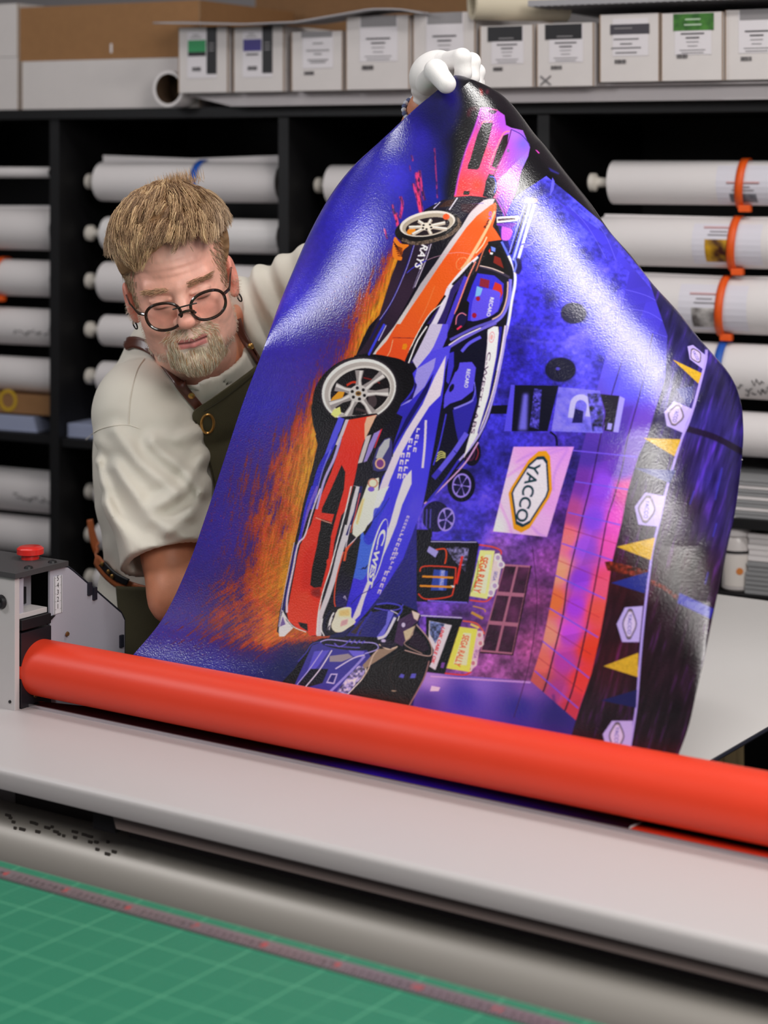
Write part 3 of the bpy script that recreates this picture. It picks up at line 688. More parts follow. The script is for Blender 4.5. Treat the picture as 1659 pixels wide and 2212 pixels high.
def LN(z, pts, w, col, sm=True, al=1.0, soft=0, w1=None):
    P = np.array(z(*pts), float); P = crs(P, 6, False) if (sm and len(P) > 2) else P
    T = np.gradient(P, axis=0); N = np.stack([-T[:, 1], T[:, 0]], 1); N /= np.linalg.norm(N, axis=1, keepdims=True)+1e-9
    ww = np.linspace(w, w if w1 is None else w1, len(P))[:, None]/2
    put(mask(np.vstack([P+N*ww, (P-N*ww)[::-1]])), col, al, soft)
def ell(z, c, a, b, rot=0, s=1.0, n=48, a0=0, a1=360):
    (cx, cy), (ux, uy) = z(c)[0], z((c[0]+1, c[1]))[0]; k = ux-cx; r = math.radians(rot); out = []
    for i in range(n):
        t = math.radians(a0+(a1-a0)*i/n); x, y = a*k*s*math.cos(t), b*k*s*math.sin(t)
        out.append((cx+x*math.cos(r)-y*math.sin(r), cy+x*math.sin(r)+y*math.cos(r)))
    return out
def EL(z, c, a, b, col, rot=0, al=1.0, soft=0): put(mask(ell(z, c, a, b, rot)), col, al, soft)
def TX(z, body, p0, p1, h, col, al=1.0, shear=0.0, bold=0.0):
    """lettering from p0 to p1 along the baseline; letter tops point to the side h px away (reading downwards = tops to the right)"""
    (p0, p1) = (np.array(z(p0)[0]), np.array(z(p1)[0])); T = text_tris(body, 1.0, bold, shear)
    if not len(T): return
    w = T[..., 0].max(); H = .72; e = (p1-p0)/w; n = np.array([e[1], -e[0]]); n = n/np.linalg.norm(n)*h/H
    for tri in T: put(mask([p0+e*q[0]+n*q[1] for q in tri]), col, al)
def vnoise(gx, gy, seed):
    r = np.random.default_rng(seed); g = r.random((64, 64)).astype(np.float32)
    xi = np.floor(gx).astype(int); yi = np.floor(gy).astype(int); fx = gx-xi; fy = gy-yi; fx = fx*fx*(3-2*fx); fy = fy*fy*(3-2*fy)
    a = g[yi % 64, xi % 64]; b = g[yi % 64, (xi+1) % 64]; c = g[(yi+1) % 64, xi % 64]; d = g[(yi+1) % 64, (xi+1) % 64]
    return (a*(1-fx)+b*fx)*(1-fy)+(c*(1-fx)+d*fx)*fy
def fbm(x, y, s, seed, o=4, ax=1.0, rot=0.0):
    c, s_ = math.cos(rot), math.sin(rot); u = (x*c+y*s_)/s; v = (-x*s_+y*c)/(s*ax); t = 0; w = 0
    for k in range(o): t = t+vnoise(u*2**k+17*k, v*2**k+5*k, seed+k)*.5**k; w += .5**k
    return t/w
def idw(pts, p=2.4):
    P = np.array([q[:2] for q in pts], float); Cc = np.array([q[2] for q in pts], np.float32)
    def f(x, y):
        x = np.asarray(x, np.float32); sh = x.shape; k = 6
        xs, ys = (x[::k, ::k], np.asarray(y, np.float32)[::k, ::k])
        d = ((xs[..., None]-P[:, 0])**2+(ys[..., None]-P[:, 1])**2+25)**(-p/2); r = (d@Cc)/d.sum(-1, keepdims=True)
        yi = np.minimum(np.arange(sh[0])/k, r.shape[0]-1.001); xi = np.minimum(np.arange(sh[1])/k, r.shape[1]-1.001)
        if r.shape[0] < 2 or r.shape[1] < 2: return np.broadcast_to(r.reshape(-1, 3).mean(0), sh+(3,))
        y0 = np.clip(yi.astype(int), 0, r.shape[0]-2); x0 = np.clip(xi.astype(int), 0, r.shape[1]-2); fy = (yi-y0)[:, None, None]; fx = (xi-x0)[None, :, None]
        return (r[y0][:, x0]*(1-fy)+r[y0+1][:, x0]*fy)*(1-fx)+(r[y0][:, x0+1]*(1-fy)+r[y0+1][:, x0+1]*fy)*fx
    return f
def textured(cf, s, seed, amt, ax=1.0, rot=0.0, o=4):
    return lambda x, y: np.clip(cf(x, y)*(1+amt*(fbm(x, y, s, seed, o, ax, rot)[..., None]-.5)*2), 0, 255)
yy, xx = np.mgrid[0:AH*AS, 0:AW*AS].astype(np.float32)/AS; xx += AX0; yy += AY0
# ---- floor
floorc = idw([(640, 640, (60, 48, 196)), (600, 900, (50, 40, 170)), (640, 820, (60, 44, 160)), (500, 1150, (50, 42, 165)), (400, 1350, (58, 50, 160)), (560, 1400, (40, 34, 115)), (620, 1450, (24, 30, 88)),
    (680, 1400, (20, 20, 70)), (450, 1420, (44, 38, 145)), (760, 480, (60, 50, 196)), (850, 380, (52, 42, 190)), (900, 300, (46, 36, 160)), (960, 260, (20, 16, 80)), (965, 400, (16, 20, 100)), (935, 420, (26, 30, 140)),
    (1000, 300, (8, 6, 22)), (985, 200, (26, 20, 96)), (1060, 230, (18, 12, 22)), (700, 700, (50, 36, 140)), (580, 1250, (46, 36, 120))])
ART[:] = floorc(xx, yy)*(1+.16*(fbm(xx, yy, 5, 3)[..., None]-.5))
# red light caught in the floor
ey = np.array([500, 560, 640, 720, 770, 800, 870, 900, 950, 1000, 1090, 1180, 1250, 1320, 1375, 1430, 1500]); ex = np.array([868, 856, 820, 790, 764, 735, 688, 690, 690, 680, 655, 636, 622, 607, 598, 575, 560])
ew = np.array([18, 40, 60, 58, 70, 62, 40, 66, 110, 140, 150, 150, 165, 180, 190, 160, 100]); a = (np.interp(yy, ey, ex)-xx)/np.interp(yy, ey, ew)
turn = np.clip((yy-1150)/200, 0, 1)
n1 = fbm(xx, yy, 1.7, 11, 3, 11, .20)*(1-turn)+fbm(xx, yy, 1.7, 15, 3, 12, .95)*turn; n2 = .25+.5*fbm(xx, yy, 30, 21, 3, 2.2, .1)
inten = np.exp(-np.clip(a, 0, 9)*1.25)*(a > -.6)*np.clip((yy-500)/60, 0, 1)*np.clip((1440-yy)/60, 0, 1)*(.45+1.1*n2)
dk = np.clip(1-np.abs((yy-790)/70), 0, 1); inten = inten*(1-.25*dk)*(1-.75*np.clip((yy-1340)/70, 0, 1)*np.clip((xx-575)/40, 0, 1))
n3 = fbm(xx, yy, 1.3, 33, 2, 2.5, -.1); n1 = .65*n1+.35*n3; nb = fbm(xx, yy, 8, 43, 3, 6, .2)*(1-turn)+fbm(xx, yy, 8, 47, 3, 6, .95)*turn
m = np.clip((inten*1.2-(n1-.12)*1.15-(nb-.5)*.55)*4, 0, 1)*.97
m = np.maximum(m, .8*((n3 > .80) & (inten > .10)))
ramp = np.clip(inten*1.0-(n3-.5)*.5, 0, 1)[..., None]
hot = np.where(ramp < .5, np.array([150, 44, 90])*(1-ramp*2)+np.array([225, 76, 36])*ramp*2, np.array([225, 76, 36])*(2-ramp*2)+np.array([255, 172, 40])*(ramp*2-1))
hot = hot*(.52+.85*np.clip((n1-.2)*1.2, 0, 1)[..., None]); gl_ = np.clip(inten*.9, 0, .6)[..., None]; ART[:] = ART*(1-gl_)+np.array([96, 30, 84])*gl_; ART[:] = ART*(1-m[..., None])+hot*m[..., None]
for (p, w, s) in (([(1560, 0), (1575, 250), (1590, 500)], 2.4, 1), ([(1330, 70), (1345, 130)], 3, 1), ([(1312, 170), (1322, 235)], 2, 1), ([(1385, 240), (1400, 420), (1430, 640)], 9, 1), ([(1345, 350), (1390, 500), (1420, 640)], 6, 1), ([(1410, 220), (1440, 420), (1465, 520)], 5, 1), ([(1140, 560), (1160, 650), (1200, 760)], 5, 1), ([(1220, 480), (1240, 560), (1215, 700)], 6, 1), ([(1180, 640), (1190, 780)], 5, 1), ([(1060, 800), (1090, 900)], 4, 1)):
    LN(ZK, p, w, lambda x, y: np.array([225, 48, 70])*(.45+1.1*(fbm(x, y, 2, 5, 2, 5, -.15)[..., None] > .45))*.9, al=.62, soft=1)
# dark around the rear car and the dark upper field
PG(ID, [(985, 160), (1010, 160), (1110, 190), (1300, 420), (1480, 650), (1420, 640), (1300, 520), (1230, 470), (1110, 460), (985, 430), (960, 445), (965, 380), (985, 300), (1000, 230)], (12, 8, 16), soft=9)
PG(ID, [(1010, 160), (1130, 200), (1500, 600), (1620, 760), (1620, 900), (1500, 720), (1330, 520), (1180, 360), (1090, 250)], (30, 24, 30), soft=6)
# ---- garage back wall
wallc = idw([(1150, 640, (56, 46, 190)), (1200, 560, (70, 70, 215)), (1250, 480, (80, 78, 225)), (1350, 560, (66, 58, 190)), (1150, 700, (50, 40, 180)), (1110, 760, (40, 30, 150)), (1250, 760, (84, 76, 215)), (1170, 800, (44, 36, 165)), (1080, 900, (54, 46, 175)),
    (1050, 1000, (52, 44, 170)), (1020, 1120, (72, 58, 205)), (1090, 960, (50, 42, 160)), (1230, 1000, (56, 40, 140)), (1200, 1100, (70, 36, 110)), (1080, 1185, (128, 76, 165)), (1180, 1220, (120, 58, 130)), (1160, 1300, (112, 52, 104)), (1150, 1400, (140, 66, 120)), (1080, 1440, (150, 80, 150)), (1000, 1180, (66, 56, 210))])
PG(ID, [(1085, 460), (1120, 420), (1180, 380), (1230, 420), (1300, 480), (1400, 600), (1450, 700), (1400, 800), (1300, 950), (1260, 1110), (1166, 1485), (920, 1458), (900, 1300), (900, 1100), (1000, 1000), (1080, 820), (1115, 600)], textured(textured(wallc, 34, 31, .5), 7, 37, .35))
for (p, w) in (([(1160, 690), (1260, 700)], 3), ([(1130, 735), (1250, 745)], 4), ([(1110, 705), (1200, 715), (1280, 712)], 3)): LN(ID, p, w, (110, 100, 235), al=.4, soft=2)
# ---- tiled wall, blue at the top turning pink and orange
tc_ = idw([(1300, 500, (70, 62, 205)), (1400, 680, (62, 52, 175)), (1360, 820, (88, 80, 215)), (1330, 920, (80, 48, 170)), (1380, 940, (96, 56, 170)), (1270, 980, (78, 48, 160)), (1340, 1010, (96, 48, 170)), (1262, 1040, (110, 50, 160)), (1300, 1050, (130, 66, 214)), (1350, 1060, (190, 60, 140)),
    (1238, 1110, (170, 70, 140)), (1280, 1120, (130, 70, 220)), (1330, 1130, (225, 80, 190)), (1225, 1160, (236, 110, 120)), (1262, 1180, (150, 76, 215)), (1320, 1180, (232, 84, 180)), (1210, 1235, (255, 150, 120)), (1250, 1250, (140, 60, 210)), (1305, 1260, (236, 76, 110)), (1200, 1300, (250, 110, 60)), (1240, 1310, (150, 56, 200)), (1290, 1320, (240, 76, 70)),
    (1188, 1370, (255, 140, 120)), (1228, 1370, (176, 66, 200)), (1275, 1400, (246, 66, 44)), (1172, 1430, (240, 110, 100)), (1215, 1430, (190, 66, 180)), (1258, 1470, (232, 62, 60)), (1165, 1470, (196, 90, 90)), (1200, 1490, (180, 66, 150)), (1240, 1520, (196, 56, 80))], 4)
def tilec(x, y):
    c = tc_(x, y); u = (x-1244)+(y-1110)*.33; v = y*1.0+(x-1244)*.2
    k = vnoise(np.floor(u/48)+.5, np.floor(v/36)+.5, 77)[..., None]; return np.clip(c*(.84+.32*k), 0, 255)
PG(ID, [(1200, 430), (1300, 500), (1420, 640), (1442, 725), (1437, 814), (1397, 948), (1379, 986), (1356, 1060), (1343, 1130), (1335, 1178), (1322, 1215), (1310, 1296), (1297, 1370), (1278, 1454), (1251, 1532), (1244, 1556),
        (1146, 1471), (1156, 1441), (1172, 1390), (1187, 1316), (1200, 1245), (1214, 1167), (1224, 1107), (1242, 1038), (1258, 966), (1280, 880), (1300, 800), (1325, 720), (1344, 660), (1360, 588), (1290, 520)], tilec)
for p in ([(1350, 760), (1322, 850), (1299, 936), (1288, 991), (1274, 1055), (1260, 1110), (1244, 1178), (1227, 1252), (1216, 1330), (1200, 1397), (1183, 1465), (1172, 1498)],
          [(1410, 720), (1385, 840), (1355, 950), (1344, 1010), (1327, 1072), (1312, 1120), (1298, 1194), (1283, 1275), (1268, 1353), (1251, 1431), (1237, 1488), (1219, 1539)]): LN(ID, p, 1.6, (36, 14, 46), w1=3.2)
for a, b in (((1227, 1107), (1340, 1134)), ((1214, 1174), (1324, 1211)), ((1200, 1243), (1307, 1294)), ((1187, 1314), (1292, 1377)), ((1172, 1385), (1273, 1465)), ((1155, 1449), (1249, 1530)), ((1238, 973), (1376, 987)), ((1242, 1040), (1359, 1058))):
    LN(ID, [a, b], 2.6, (112, 80, 232), sm=False)
for k in range(5):
    y = 1140+70*k; x = 1219-14*k; LN(ID, [(x, y), (x+112-4*k, y+34+10*k)], 1.4, (120, 30, 60), sm=False, al=.6)
for (a, b, c) in (((1350, 625), (1400, 640), (1440, 665)), ((1345, 665), (1400, 675), (1440, 700)), ((1330, 706), (1390, 712), (1440, 728)), ((1310, 770), (1380, 782), (1430, 800)), ((1250, 450), (1300, 495), (1330, 560)), ((1225, 440), (1270, 490), (1310, 560))): LN(ID, [a, b, c], 1.6, (120, 110, 240), al=.5)
# ---- dark ceiling
def ceilc(x, y):
    base = idw([(1480, 740, (44, 36, 96)), (1560, 850, (42, 34, 84)), (1520, 900, (46, 38, 104)), (1590, 950, (50, 40, 110)), (1430, 1000, (40, 26, 60)), (1540, 1040, (52, 40, 120)), (1390, 1110, (44, 20, 44)), (1480, 1100, (46, 30, 54)), (1560, 1120, (50, 36, 100)), (1350, 1260, (52, 16, 24)), (1480, 1220, (44, 26, 30)),
                (1440, 1400, (34, 20, 28)), (1320, 1420, (56, 18, 28)), (1420, 1550, (32, 20, 28)), (1280, 1560, (34, 20, 30)), (1400, 700, (34, 28, 80))])(x, y)
    s = fbm(x, y, 7, 51, 4, 9, .28)[..., None]; s2 = fbm(x, y, 40, 57, 3, 2, .25)[..., None]
    return np.clip(base*(.55+.9*s)*(.7+.6*s2)+np.array([30, 6, 60])*np.clip(s-.62, 0, 1)*3.2, 0, 255)
PG(ID, [(1400, 600), (1460, 660), (1540, 760), (1620, 860), (1620, 1010), (1500, 1650), (1300, 1650), (1231, 1586), (1244, 1556), (1278, 1454), (1297, 1370), (1310, 1296), (1322, 1215), (1343, 1130), (1356, 1060), (1379, 986), (1397, 948), (1437, 814), (1442, 725)], ceilc)
LN(ID, [(1480, 925), (1545, 945), (1606, 978)], 13, (34, 22, 44), al=.85, soft=1); PG(ZJ, [(780, 525), (995, 625), (975, 690), (765, 590)], (48, 46, 150), soft=1)
PG(ID, [(1306, 1214), (1318, 1212), (1400, 1232), (1396, 1250), (1312, 1232)], textured(lambda x, y: np.ones(x.shape+(1,))*np.array([96, 34, 22]), 6, 4, .9))
LN(ID, [(1403, 1256), (1432, 1268), (1464, 1292)], 9, textured(lambda x, y: np.ones(x.shape+(1,))*np.array([130, 52, 36]), 5, 9, .9), al=.7, soft=1)
for p in ([(1500, 1060), (1490, 1090)], [(1560, 1010), (1545, 1080)], [(1530, 1235), (1523, 1262)], [(1548, 1130), (1540, 1160)]): LN(ID, p, 3, (70, 66, 215), sm=False, al=.6, soft=1)
# bunting
LN(ID, [(1526, 755), (1525, 775), (1521, 794), (1503, 862), (1488, 910), (1473, 946), (1455, 1004), (1437, 1067), (1427, 1115), (1412, 1176), (1403, 1235), (1391, 1336), (1383, 1421), (1378, 1488), (1373, 1539), (1361, 1615)], 6, (166, 146, 250), w1=5)
FL = (176, 158, 248)
def flag(P, c, ux, L, W, rot, t=1.0):
    put(mask(P), FL)
    def hx(s, cc):
        q = [(-.5, -.09), (-.5, .09), (-.42, .2), (0, .5), (.42, .2), (.5, .09), (.5, -.09), (.42, -.2), (0, -.5), (-.42, -.2)]; r = math.radians(rot); o_ = []
        for a, b in q: x, y = b*W*s, a*L*s; o_.append((c[0]+x*math.cos(r)-y*math.sin(r), c[1]+x*math.sin(r)+y*math.cos(r)))
        put(mask(crs(o_, 4)), cc)
    hx(1, (88, 78, 96)); hx(.9, (120, 104, 108)); hx(.8, (196, 178, 252))
    r = math.radians(rot); d = np.array([-math.sin(r), math.cos(r)])*L*.33; n = np.array([math.cos(r), math.sin(r)])*W*.11; cc = np.array(c)
    TX(ID, 'YACCO', tuple(cc-d-n), tuple(cc+d-n), W*.24, (56, 48, 112))
flag([(1485, 748), (1497, 745), (1525, 768), (1518, 797), (1490, 776)], (1503, 768), 0, 34, 24, -28)
flag([(1456, 867), (1495, 883), (1475, 935), (1440, 920), (1435, 890)], (1460, 897), 0, 46, 36, 14)
flag([(1394, 1064), (1437, 1072), (1422, 1138), (1379, 1133), (1371, 1095)], (1397, 1100), 0, 60, 38, 8)
flag([(1350, 1312), (1389, 1309), (1381, 1387), (1344, 1387), (1332, 1348)], (1360, 1348), 0, 66, 32, 3)
flag([(1322, 1557), (1367, 1557), (1361, 1620), (1309, 1616), (1302, 1586)], (1332, 1590), 0, 60, 34, 4)
YL = textured(lambda x, y: np.ones(x.shape+(1,))*np.array([196, 156, 44]), 3, 8, .12)
for P in ([(1452, 776), (1516, 806), (1509, 829)], [(1390, 946), (1471, 949), (1457, 986)], [(1332, 1181), (1415, 1161), (1406, 1210)], [(1303, 1439), (1379, 1410), (1378, 1463)]): PG(ID, P, YL)
for P, c in (([(1460, 840), (1498, 834), (1490, 880)], (48, 46, 128)), ([(1371, 1011), (1460, 1016), (1447, 1044)], (52, 54, 124)), ([(1320, 1259), (1401, 1235), (1393, 1282)], (38, 44, 128)), ([(1298, 1513), (1376, 1490), (1374, 1529)], (30, 30, 84))): PG(ID, P, c)
# ---- things on the back wall
EL(ZD, (1120, 355), 120, 95, (16, 12, 46), soft=1); EL(ZD, (1100, 348), 16, 13, (70, 60, 170)); EL(ZH, (140, 1360), 100, 84, (24, 18, 60), soft=1)
PG(ZD, [(580, 635), (710, 630), (700, 700), (570, 700)], (10, 8, 30))
PG(ZD, [(735, 470), (770, 475), (740, 835), (680, 835)], (84, 72, 220)); PG(ZD, [(765, 475), (1105, 480), (1020, 835), (740, 835)], (12, 10, 34))
PG(ZD, [(830, 540), (870, 540), (860, 830), (790, 830)], (130, 120, 250), al=.8, soft=3)
PG(ZD, [(915, 500), (975, 510), (950, 820), (880, 800)], textured(lambda x, y: np.ones(x.shape+(1,))*np.array([80, 70, 190]), 4, 91, 1.2), al=.75)
PG(ZD, [(1105, 490), (1430, 520), (1450, 850), (1050, 835)], textured(lambda x, y: np.ones(x.shape+(1,))*np.array([112, 102, 228]), 14, 41, .3))
LN(ZD, [(1200, 730), (1225, 600), (1290, 570), (1345, 620), (1335, 720)], 12, (176, 168, 252)); PG(ZD, [(1235, 660), (1300, 680), (1290, 770), (1210, 770)], (26, 20, 80))
PG(ZD, [(1330, 540), (1430, 540), (1460, 700), (1440, 830), (1370, 840), (1350, 700)], textured(lambda x, y: np.ones(x.shape+(1,))*np.array([70, 62, 150]), 9, 44, 1.3))
PG(ZD, [(1430, 545), (1580, 560), (1535, 840), (1462, 830), (1470, 680)], (24, 16, 40)); PG(ZD, [(1580, 560), (1622, 580), (1572, 845), (1530, 840)], (150, 138, 250)); PG(ZD, [(1490, 770), (1525, 775), (1515, 825), (1482, 820)], (150, 140, 240))
LN(ZD, [(1040, 840), (1085, 880), (1092, 950)], 4.5, (12, 8, 40))
ban = idw([(1150, 970, (214, 150, 226)), (1230, 970, (206, 140, 235)), (1100, 1050, (236, 190, 240)), (1190, 1080, (214, 150, 230)), (1070, 1140, (250, 214, 226)), (1170, 1150, (214, 160, 220)), (1130, 1150, (226, 170, 215))])
PG(ZD, [(755, 955), (1225, 955), (1015, 1659), (595, 1615)], ban)
for p in ([(770, 1080), (900, 1010), (1100, 960)], [(700, 1190), (900, 1060), (1180, 960)], [(1180, 970), (1080, 1150), (1060, 1300)], [(640, 1380), (720, 1560), (740, 1640)], [(880, 1560), (960, 1640), (1010, 1655)]): LN(ZD, p, 4, (170, 110, 220), al=.5, soft=2)
HEX = [(950, 990), (1010, 988), (1040, 1030), (1055, 1290), (1035, 1350), (880, 1590), (815, 1625), (755, 1595), (715, 1320), (735, 1275), (870, 1060)]
def hexs(s): c = np.array([884, 1306.]); return [tuple(c+(np.array(p)-c)*s) for p in HEX]
PG(ZD, hexs(1), (236, 146, 24)); PG(ZD, hexs(.87), (20, 52, 66)); PG(ZD, hexs(.79), (240, 206, 240)); TX(ZD, 'YACCO', (880, 1075), (768, 1530), 25, (24, 60, 66), bold=.02)
def rim(z, c, a, b, rot, ns, colr, dark, wsp=.16, ph=0, hub=.16, orng=None):
    (cx, cy) = z(c)[0]; k = z((c[0]+1, c[1]))[0][0]-cx; r = math.radians(rot)
    def P(t, s): x, y = a*k*s*math.cos(t), b*k*s*math.sin(t); return np.array((cx+x*math.cos(r)-y*math.sin(r), cy+x*math.sin(r)+y*math.cos(r)))
    put(mask([P(2*math.pi*i/48, 1) for i in range(48)]), colr); put(mask([P(2*math.pi*i/48, .84) for i in range(48)]), dark)
    if orng: orng()
    for i in range(ns):
        t = 2*math.pi*(i+ph)/ns; w = wsp
        put(mask([P(t-w*.9, .9), P(t-w*.5, .5), P(t-w*1.5, .2), P(t+w*1.5, .2), P(t+w*.5, .5), P(t+w*.9, .9)]), colr)
    put(mask([P(2*math.pi*i/24, hub) for i in range(24)]), colr)
    for i in range(5): c_ = P(2*math.pi*i/5, hub*.62); put(mask([c_+np.array([math.cos(q), math.sin(q)])*a*k*.03 for q in np.arange(0, 6.2, .8)]), dark)
EL(ZD, (430, 1000), 70, 105, (14, 8, 30)); LN(ZD, [(455, 930), (480, 1000), (460, 1060)], 2, (150, 40, 60)); EL(ZD, (415, 1000), 42, 70, (70, 26, 60)); EL(ZD, (415, 1000), 30, 52, (20, 10, 40))
EL(ZD, (348, 1255), 108, 130, (10, 8, 30)); rim(ZD, (350, 1258), 74, 96, 8, 6, (150, 126, 226), (22, 16, 60), .11)
EL(ZD, (150, 1500), 110, 120, (20, 14, 60)); rim(ZD, (230, 1522), 66, 94, 10, 5, (158, 136, 236), (26, 20, 80), .2, .3)
PG(ZD, [(0, 1600), (120, 1610), (120, 1659), (0, 1659)], (10, 6, 24)); PG(ZE, [(0, 130), (95, 130), (90, 300), (0, 330)], (10, 6, 24))
for k in range(4): LN(ZD, [(20+30*k, 1440), (14+30*k, 1590)], 3, (120, 106, 240), sm=False, al=.6)
# corrugated front and window
corr = idw([(930, 1462, (200, 150, 250)), (1040, 1470, (150, 110, 230)), (1140, 1480, (150, 90, 200)), (1000, 1510, (76, 56, 190)), (1120, 1530, (56, 46, 160)), (1200, 1550, (50, 40, 130)), (920, 1520, (90, 60, 170))])
PG(ID, [(905, 1452), (1146, 1471), (1244, 1556), (1231, 1600), (890, 1540)], lambda x, y: corr(x, y)*(.86+.14*np.sin((y-x*.06)*2.4))[..., None])
LN(ID, [(930, 1461), (1040, 1468), (1146, 1474)], 4, (210, 160, 236), al=.8); LN(ID, [(1150, 1180), (1160, 1300), (1144, 1430), (1110, 1550)], 1.4, (60, 24, 60)); LN(ID, [(1195, 1500), (1200, 1540)], 6, (40, 30, 110), al=.5, soft=2)
PG(ZE, [(95, 1130), (150, 1140), (140, 1165), (85, 1165)], (255, 190, 220)); 
PG(ZE, [(560, 350), (732, 362), (615, 932), (405, 912)], (168, 104, 130)); 
for i in range(2):
    for j in range(3):
        a0, a1 = .04+i*.5, .46+i*.5; b0, b1 = .02+j*.333, .31+j*.333
        q = lambda u, v: ((560+172*u)*(1-v)+(405+210*u)*v, (352+10*u)*(1-v)+(912+20*u)*v)
        PG(ZE, [q(a0, b0), q(a1, b0), q(a1, b1), q(a0, b1)], textured(lambda x, y: np.ones(x.shape+(1,))*np.array([70, 32, 62]), 30, 61+i+j, .6))
LN(ZE, [(732, 362), (680, 620), (615, 932), (405, 916)], 3, (30, 10, 20), sm=False)
# ---- arcade cabinets
PG(ZE, [(90, 200), (385, 205), (400, 225), (330, 600), (0, 590), (0, 340)], (12, 8, 18)); LN(ZE, [(90, 207), (385, 211)], 2, (190, 180, 250), sm=False); LN(ZE, [(70, 585), (325, 598)], 3, (120, 100, 220), sm=False)
PG(ZE, [(250, 240), (335, 250), (310, 400), (240, 330), (190, 250)], textured(lambda x, y: np.ones(x.shape+(1,))*np.array([90, 84, 120]), 4, 71, 1.3)); PG(ZE, [(285, 300), (300, 300), (262, 480), (246, 476)], (226, 40, 26))
LN(ZE, [(20, 400), (50, 365), (230, 372), (250, 395), (235, 520), (205, 560), (60, 575), (10, 540)], 3, (214, 62, 32)); LN(ZE, [(120, 260), (180, 255), (190, 300), (180, 350)], 3.4, (214, 70, 30))
PG(ZE, [(110, 385), (200, 395), (190, 520), (90, 520)], (44, 66, 160)); PG(ZE, [(150, 385), (182, 390), (170, 520), (140, 515)], (110, 130, 226), al=.7); TX(ZE, '1', (218, 460), (215, 500), 9, (240, 240, 250)); TX(ZE, 'SEGARALLY', (160, 390), (150, 500), 7, (240, 220, 240))
LN(ZE, [(35, 430), (235, 438)], 4.5, (236, 140, 30), sm=False); LN(ZE, [(20, 490), (225, 498)], 4.5, (236, 140, 30), sm=False); PG(ZE, [(80, 235), (140, 270), (120, 310), (65, 270)], (160, 150, 230))
LN(ZE, [(400, 228), (480, 240), (535, 262), (540, 290)], 3, (232, 70, 40)); LN(ZE, [(480, 560), (440, 590), (340, 582)], 3, (232, 70, 40))
PG(ZE, [(500, 285), (530, 280), (552, 340), (540, 380), (520, 480), (490, 560), (450, 560)], (222, 196, 200))
for c in ((520, 310), (540, 355), (500, 490), (475, 535)): EL(ZE, c, 24, 24, (240, 214, 214)); EL(ZE, c, 14, 16, (176, 150, 190))
TX(ZE, 'SEGA', (500, 395), (485, 455), 7, (50, 60, 160))
PG(ZE, [(405, 262), (500, 265), (452, 575), (340, 556)], (250, 226, 140)); PG(ZE, [(440, 290), (480, 290), (440, 540), (365, 530)], (255, 236, 190)); TX(ZE, 'SEGA RALLY', (415, 300), (362, 530), 16, (226, 60, 30), bold=.02); LN(ZE, [(395, 330), (385, 430), (350, 530)], 2, (120, 150, 60))
# second cabinet
PG(ZE, [(60, 690), (295, 702), (280, 750), (180, 1055), (60, 1040)], (12, 8, 16)); LN(ZE, [(25, 680), (290, 695)], 2.4, (200, 190, 255), sm=False)
PG(ZE, [(80, 712), (225, 742), (120, 1030), (70, 1000)], (214, 206, 220)); PG(ZE, [(85, 715), (180, 735), (120, 860), (85, 800)], textured(lambda x, y: np.ones(x.shape+(1,))*np.array([80, 90, 130]), 5, 73, 1.2)); TX(ZE, 'LINK CABLE OK', (163, 750), (92, 985), 7, (214, 30, 40), shear=.2, bold=.02)
LN(ZE, [(360, 620), (430, 640), (440, 660)], 2.5, (200, 140, 60)); LN(ZE, [(350, 660), (425, 700)], 6, (190, 140, 60), sm=False); LN(ZE, [(345, 735), (400, 760)], 5, (236, 190, 100), sm=False)
LN(ZE, [(295, 715), (380, 730), (425, 780), (432, 800)], 3, (232, 90, 60)); LN(ZE, [(180, 1050), (300, 1060), (350, 1040)], 3, (232, 50, 40))
PG(ZE, [(385, 775), (425, 780), (430, 840), (400, 900), (385, 1000), (330, 1045)], (236, 176, 200))
for c in ((402, 805), (408, 858), (362, 985), (335, 1020)): EL(ZE, c, 22, 22, (250, 200, 200)); EL(ZE, c, 12, 14, (196, 120, 140))
TX(ZE, 'SEGA', (378, 895), (362, 950), 7, (90, 60, 150))
PG(ZE, [(275, 752), (390, 766), (338, 1042), (190, 1018)], (252, 214, 90)); PG(ZE, [(300, 790), (350, 795), (320, 1000), (235, 990)], (255, 236, 180)); TX(ZE, 'SEGA RALLY', (300, 800), (240, 1000), 14, (226, 80, 60), bold=.02)
PG(ZE, [(160, 980), (182, 980), (172, 1018), (152, 1014)], (120, 70, 160))
# ---- dark car at the lower edge
PG(ZC, [(150, 1720), (300, 1560), (400, 1400), (440, 1340), (540, 1300), (730, 1290), (800, 1190), (900, 1100), (1000, 1010), (1200, 1000), (1340, 1060), (1380, 1110), (1340, 1190), (1440, 1290), (1490, 1400), (1470, 1500), (1280, 1900), (900, 1850)], (12, 9, 20))
PG(ZC, [(740, 1280), (830, 1170), (960, 1080), (1090, 1050), (1180, 1110), (1080, 1300), (1000, 1290)], (40, 36, 120)); PG(ZC, [(1100, 1060), (1150, 1080), (1050, 1300), (1000, 1290), (1080, 1180)], (120, 116, 246), al=.9); LN(ZC, [(980, 1040), (1100, 1060), (1190, 1050), (1230, 1010)], 3, (80, 70, 190))
PG(ZC, [(780, 1250), (900, 1130), (860, 1270)], (60, 46, 50)); LN(ZC, [(1120, 1060), (1190, 1100), (1180, 1150)], 2, (230, 220, 255))
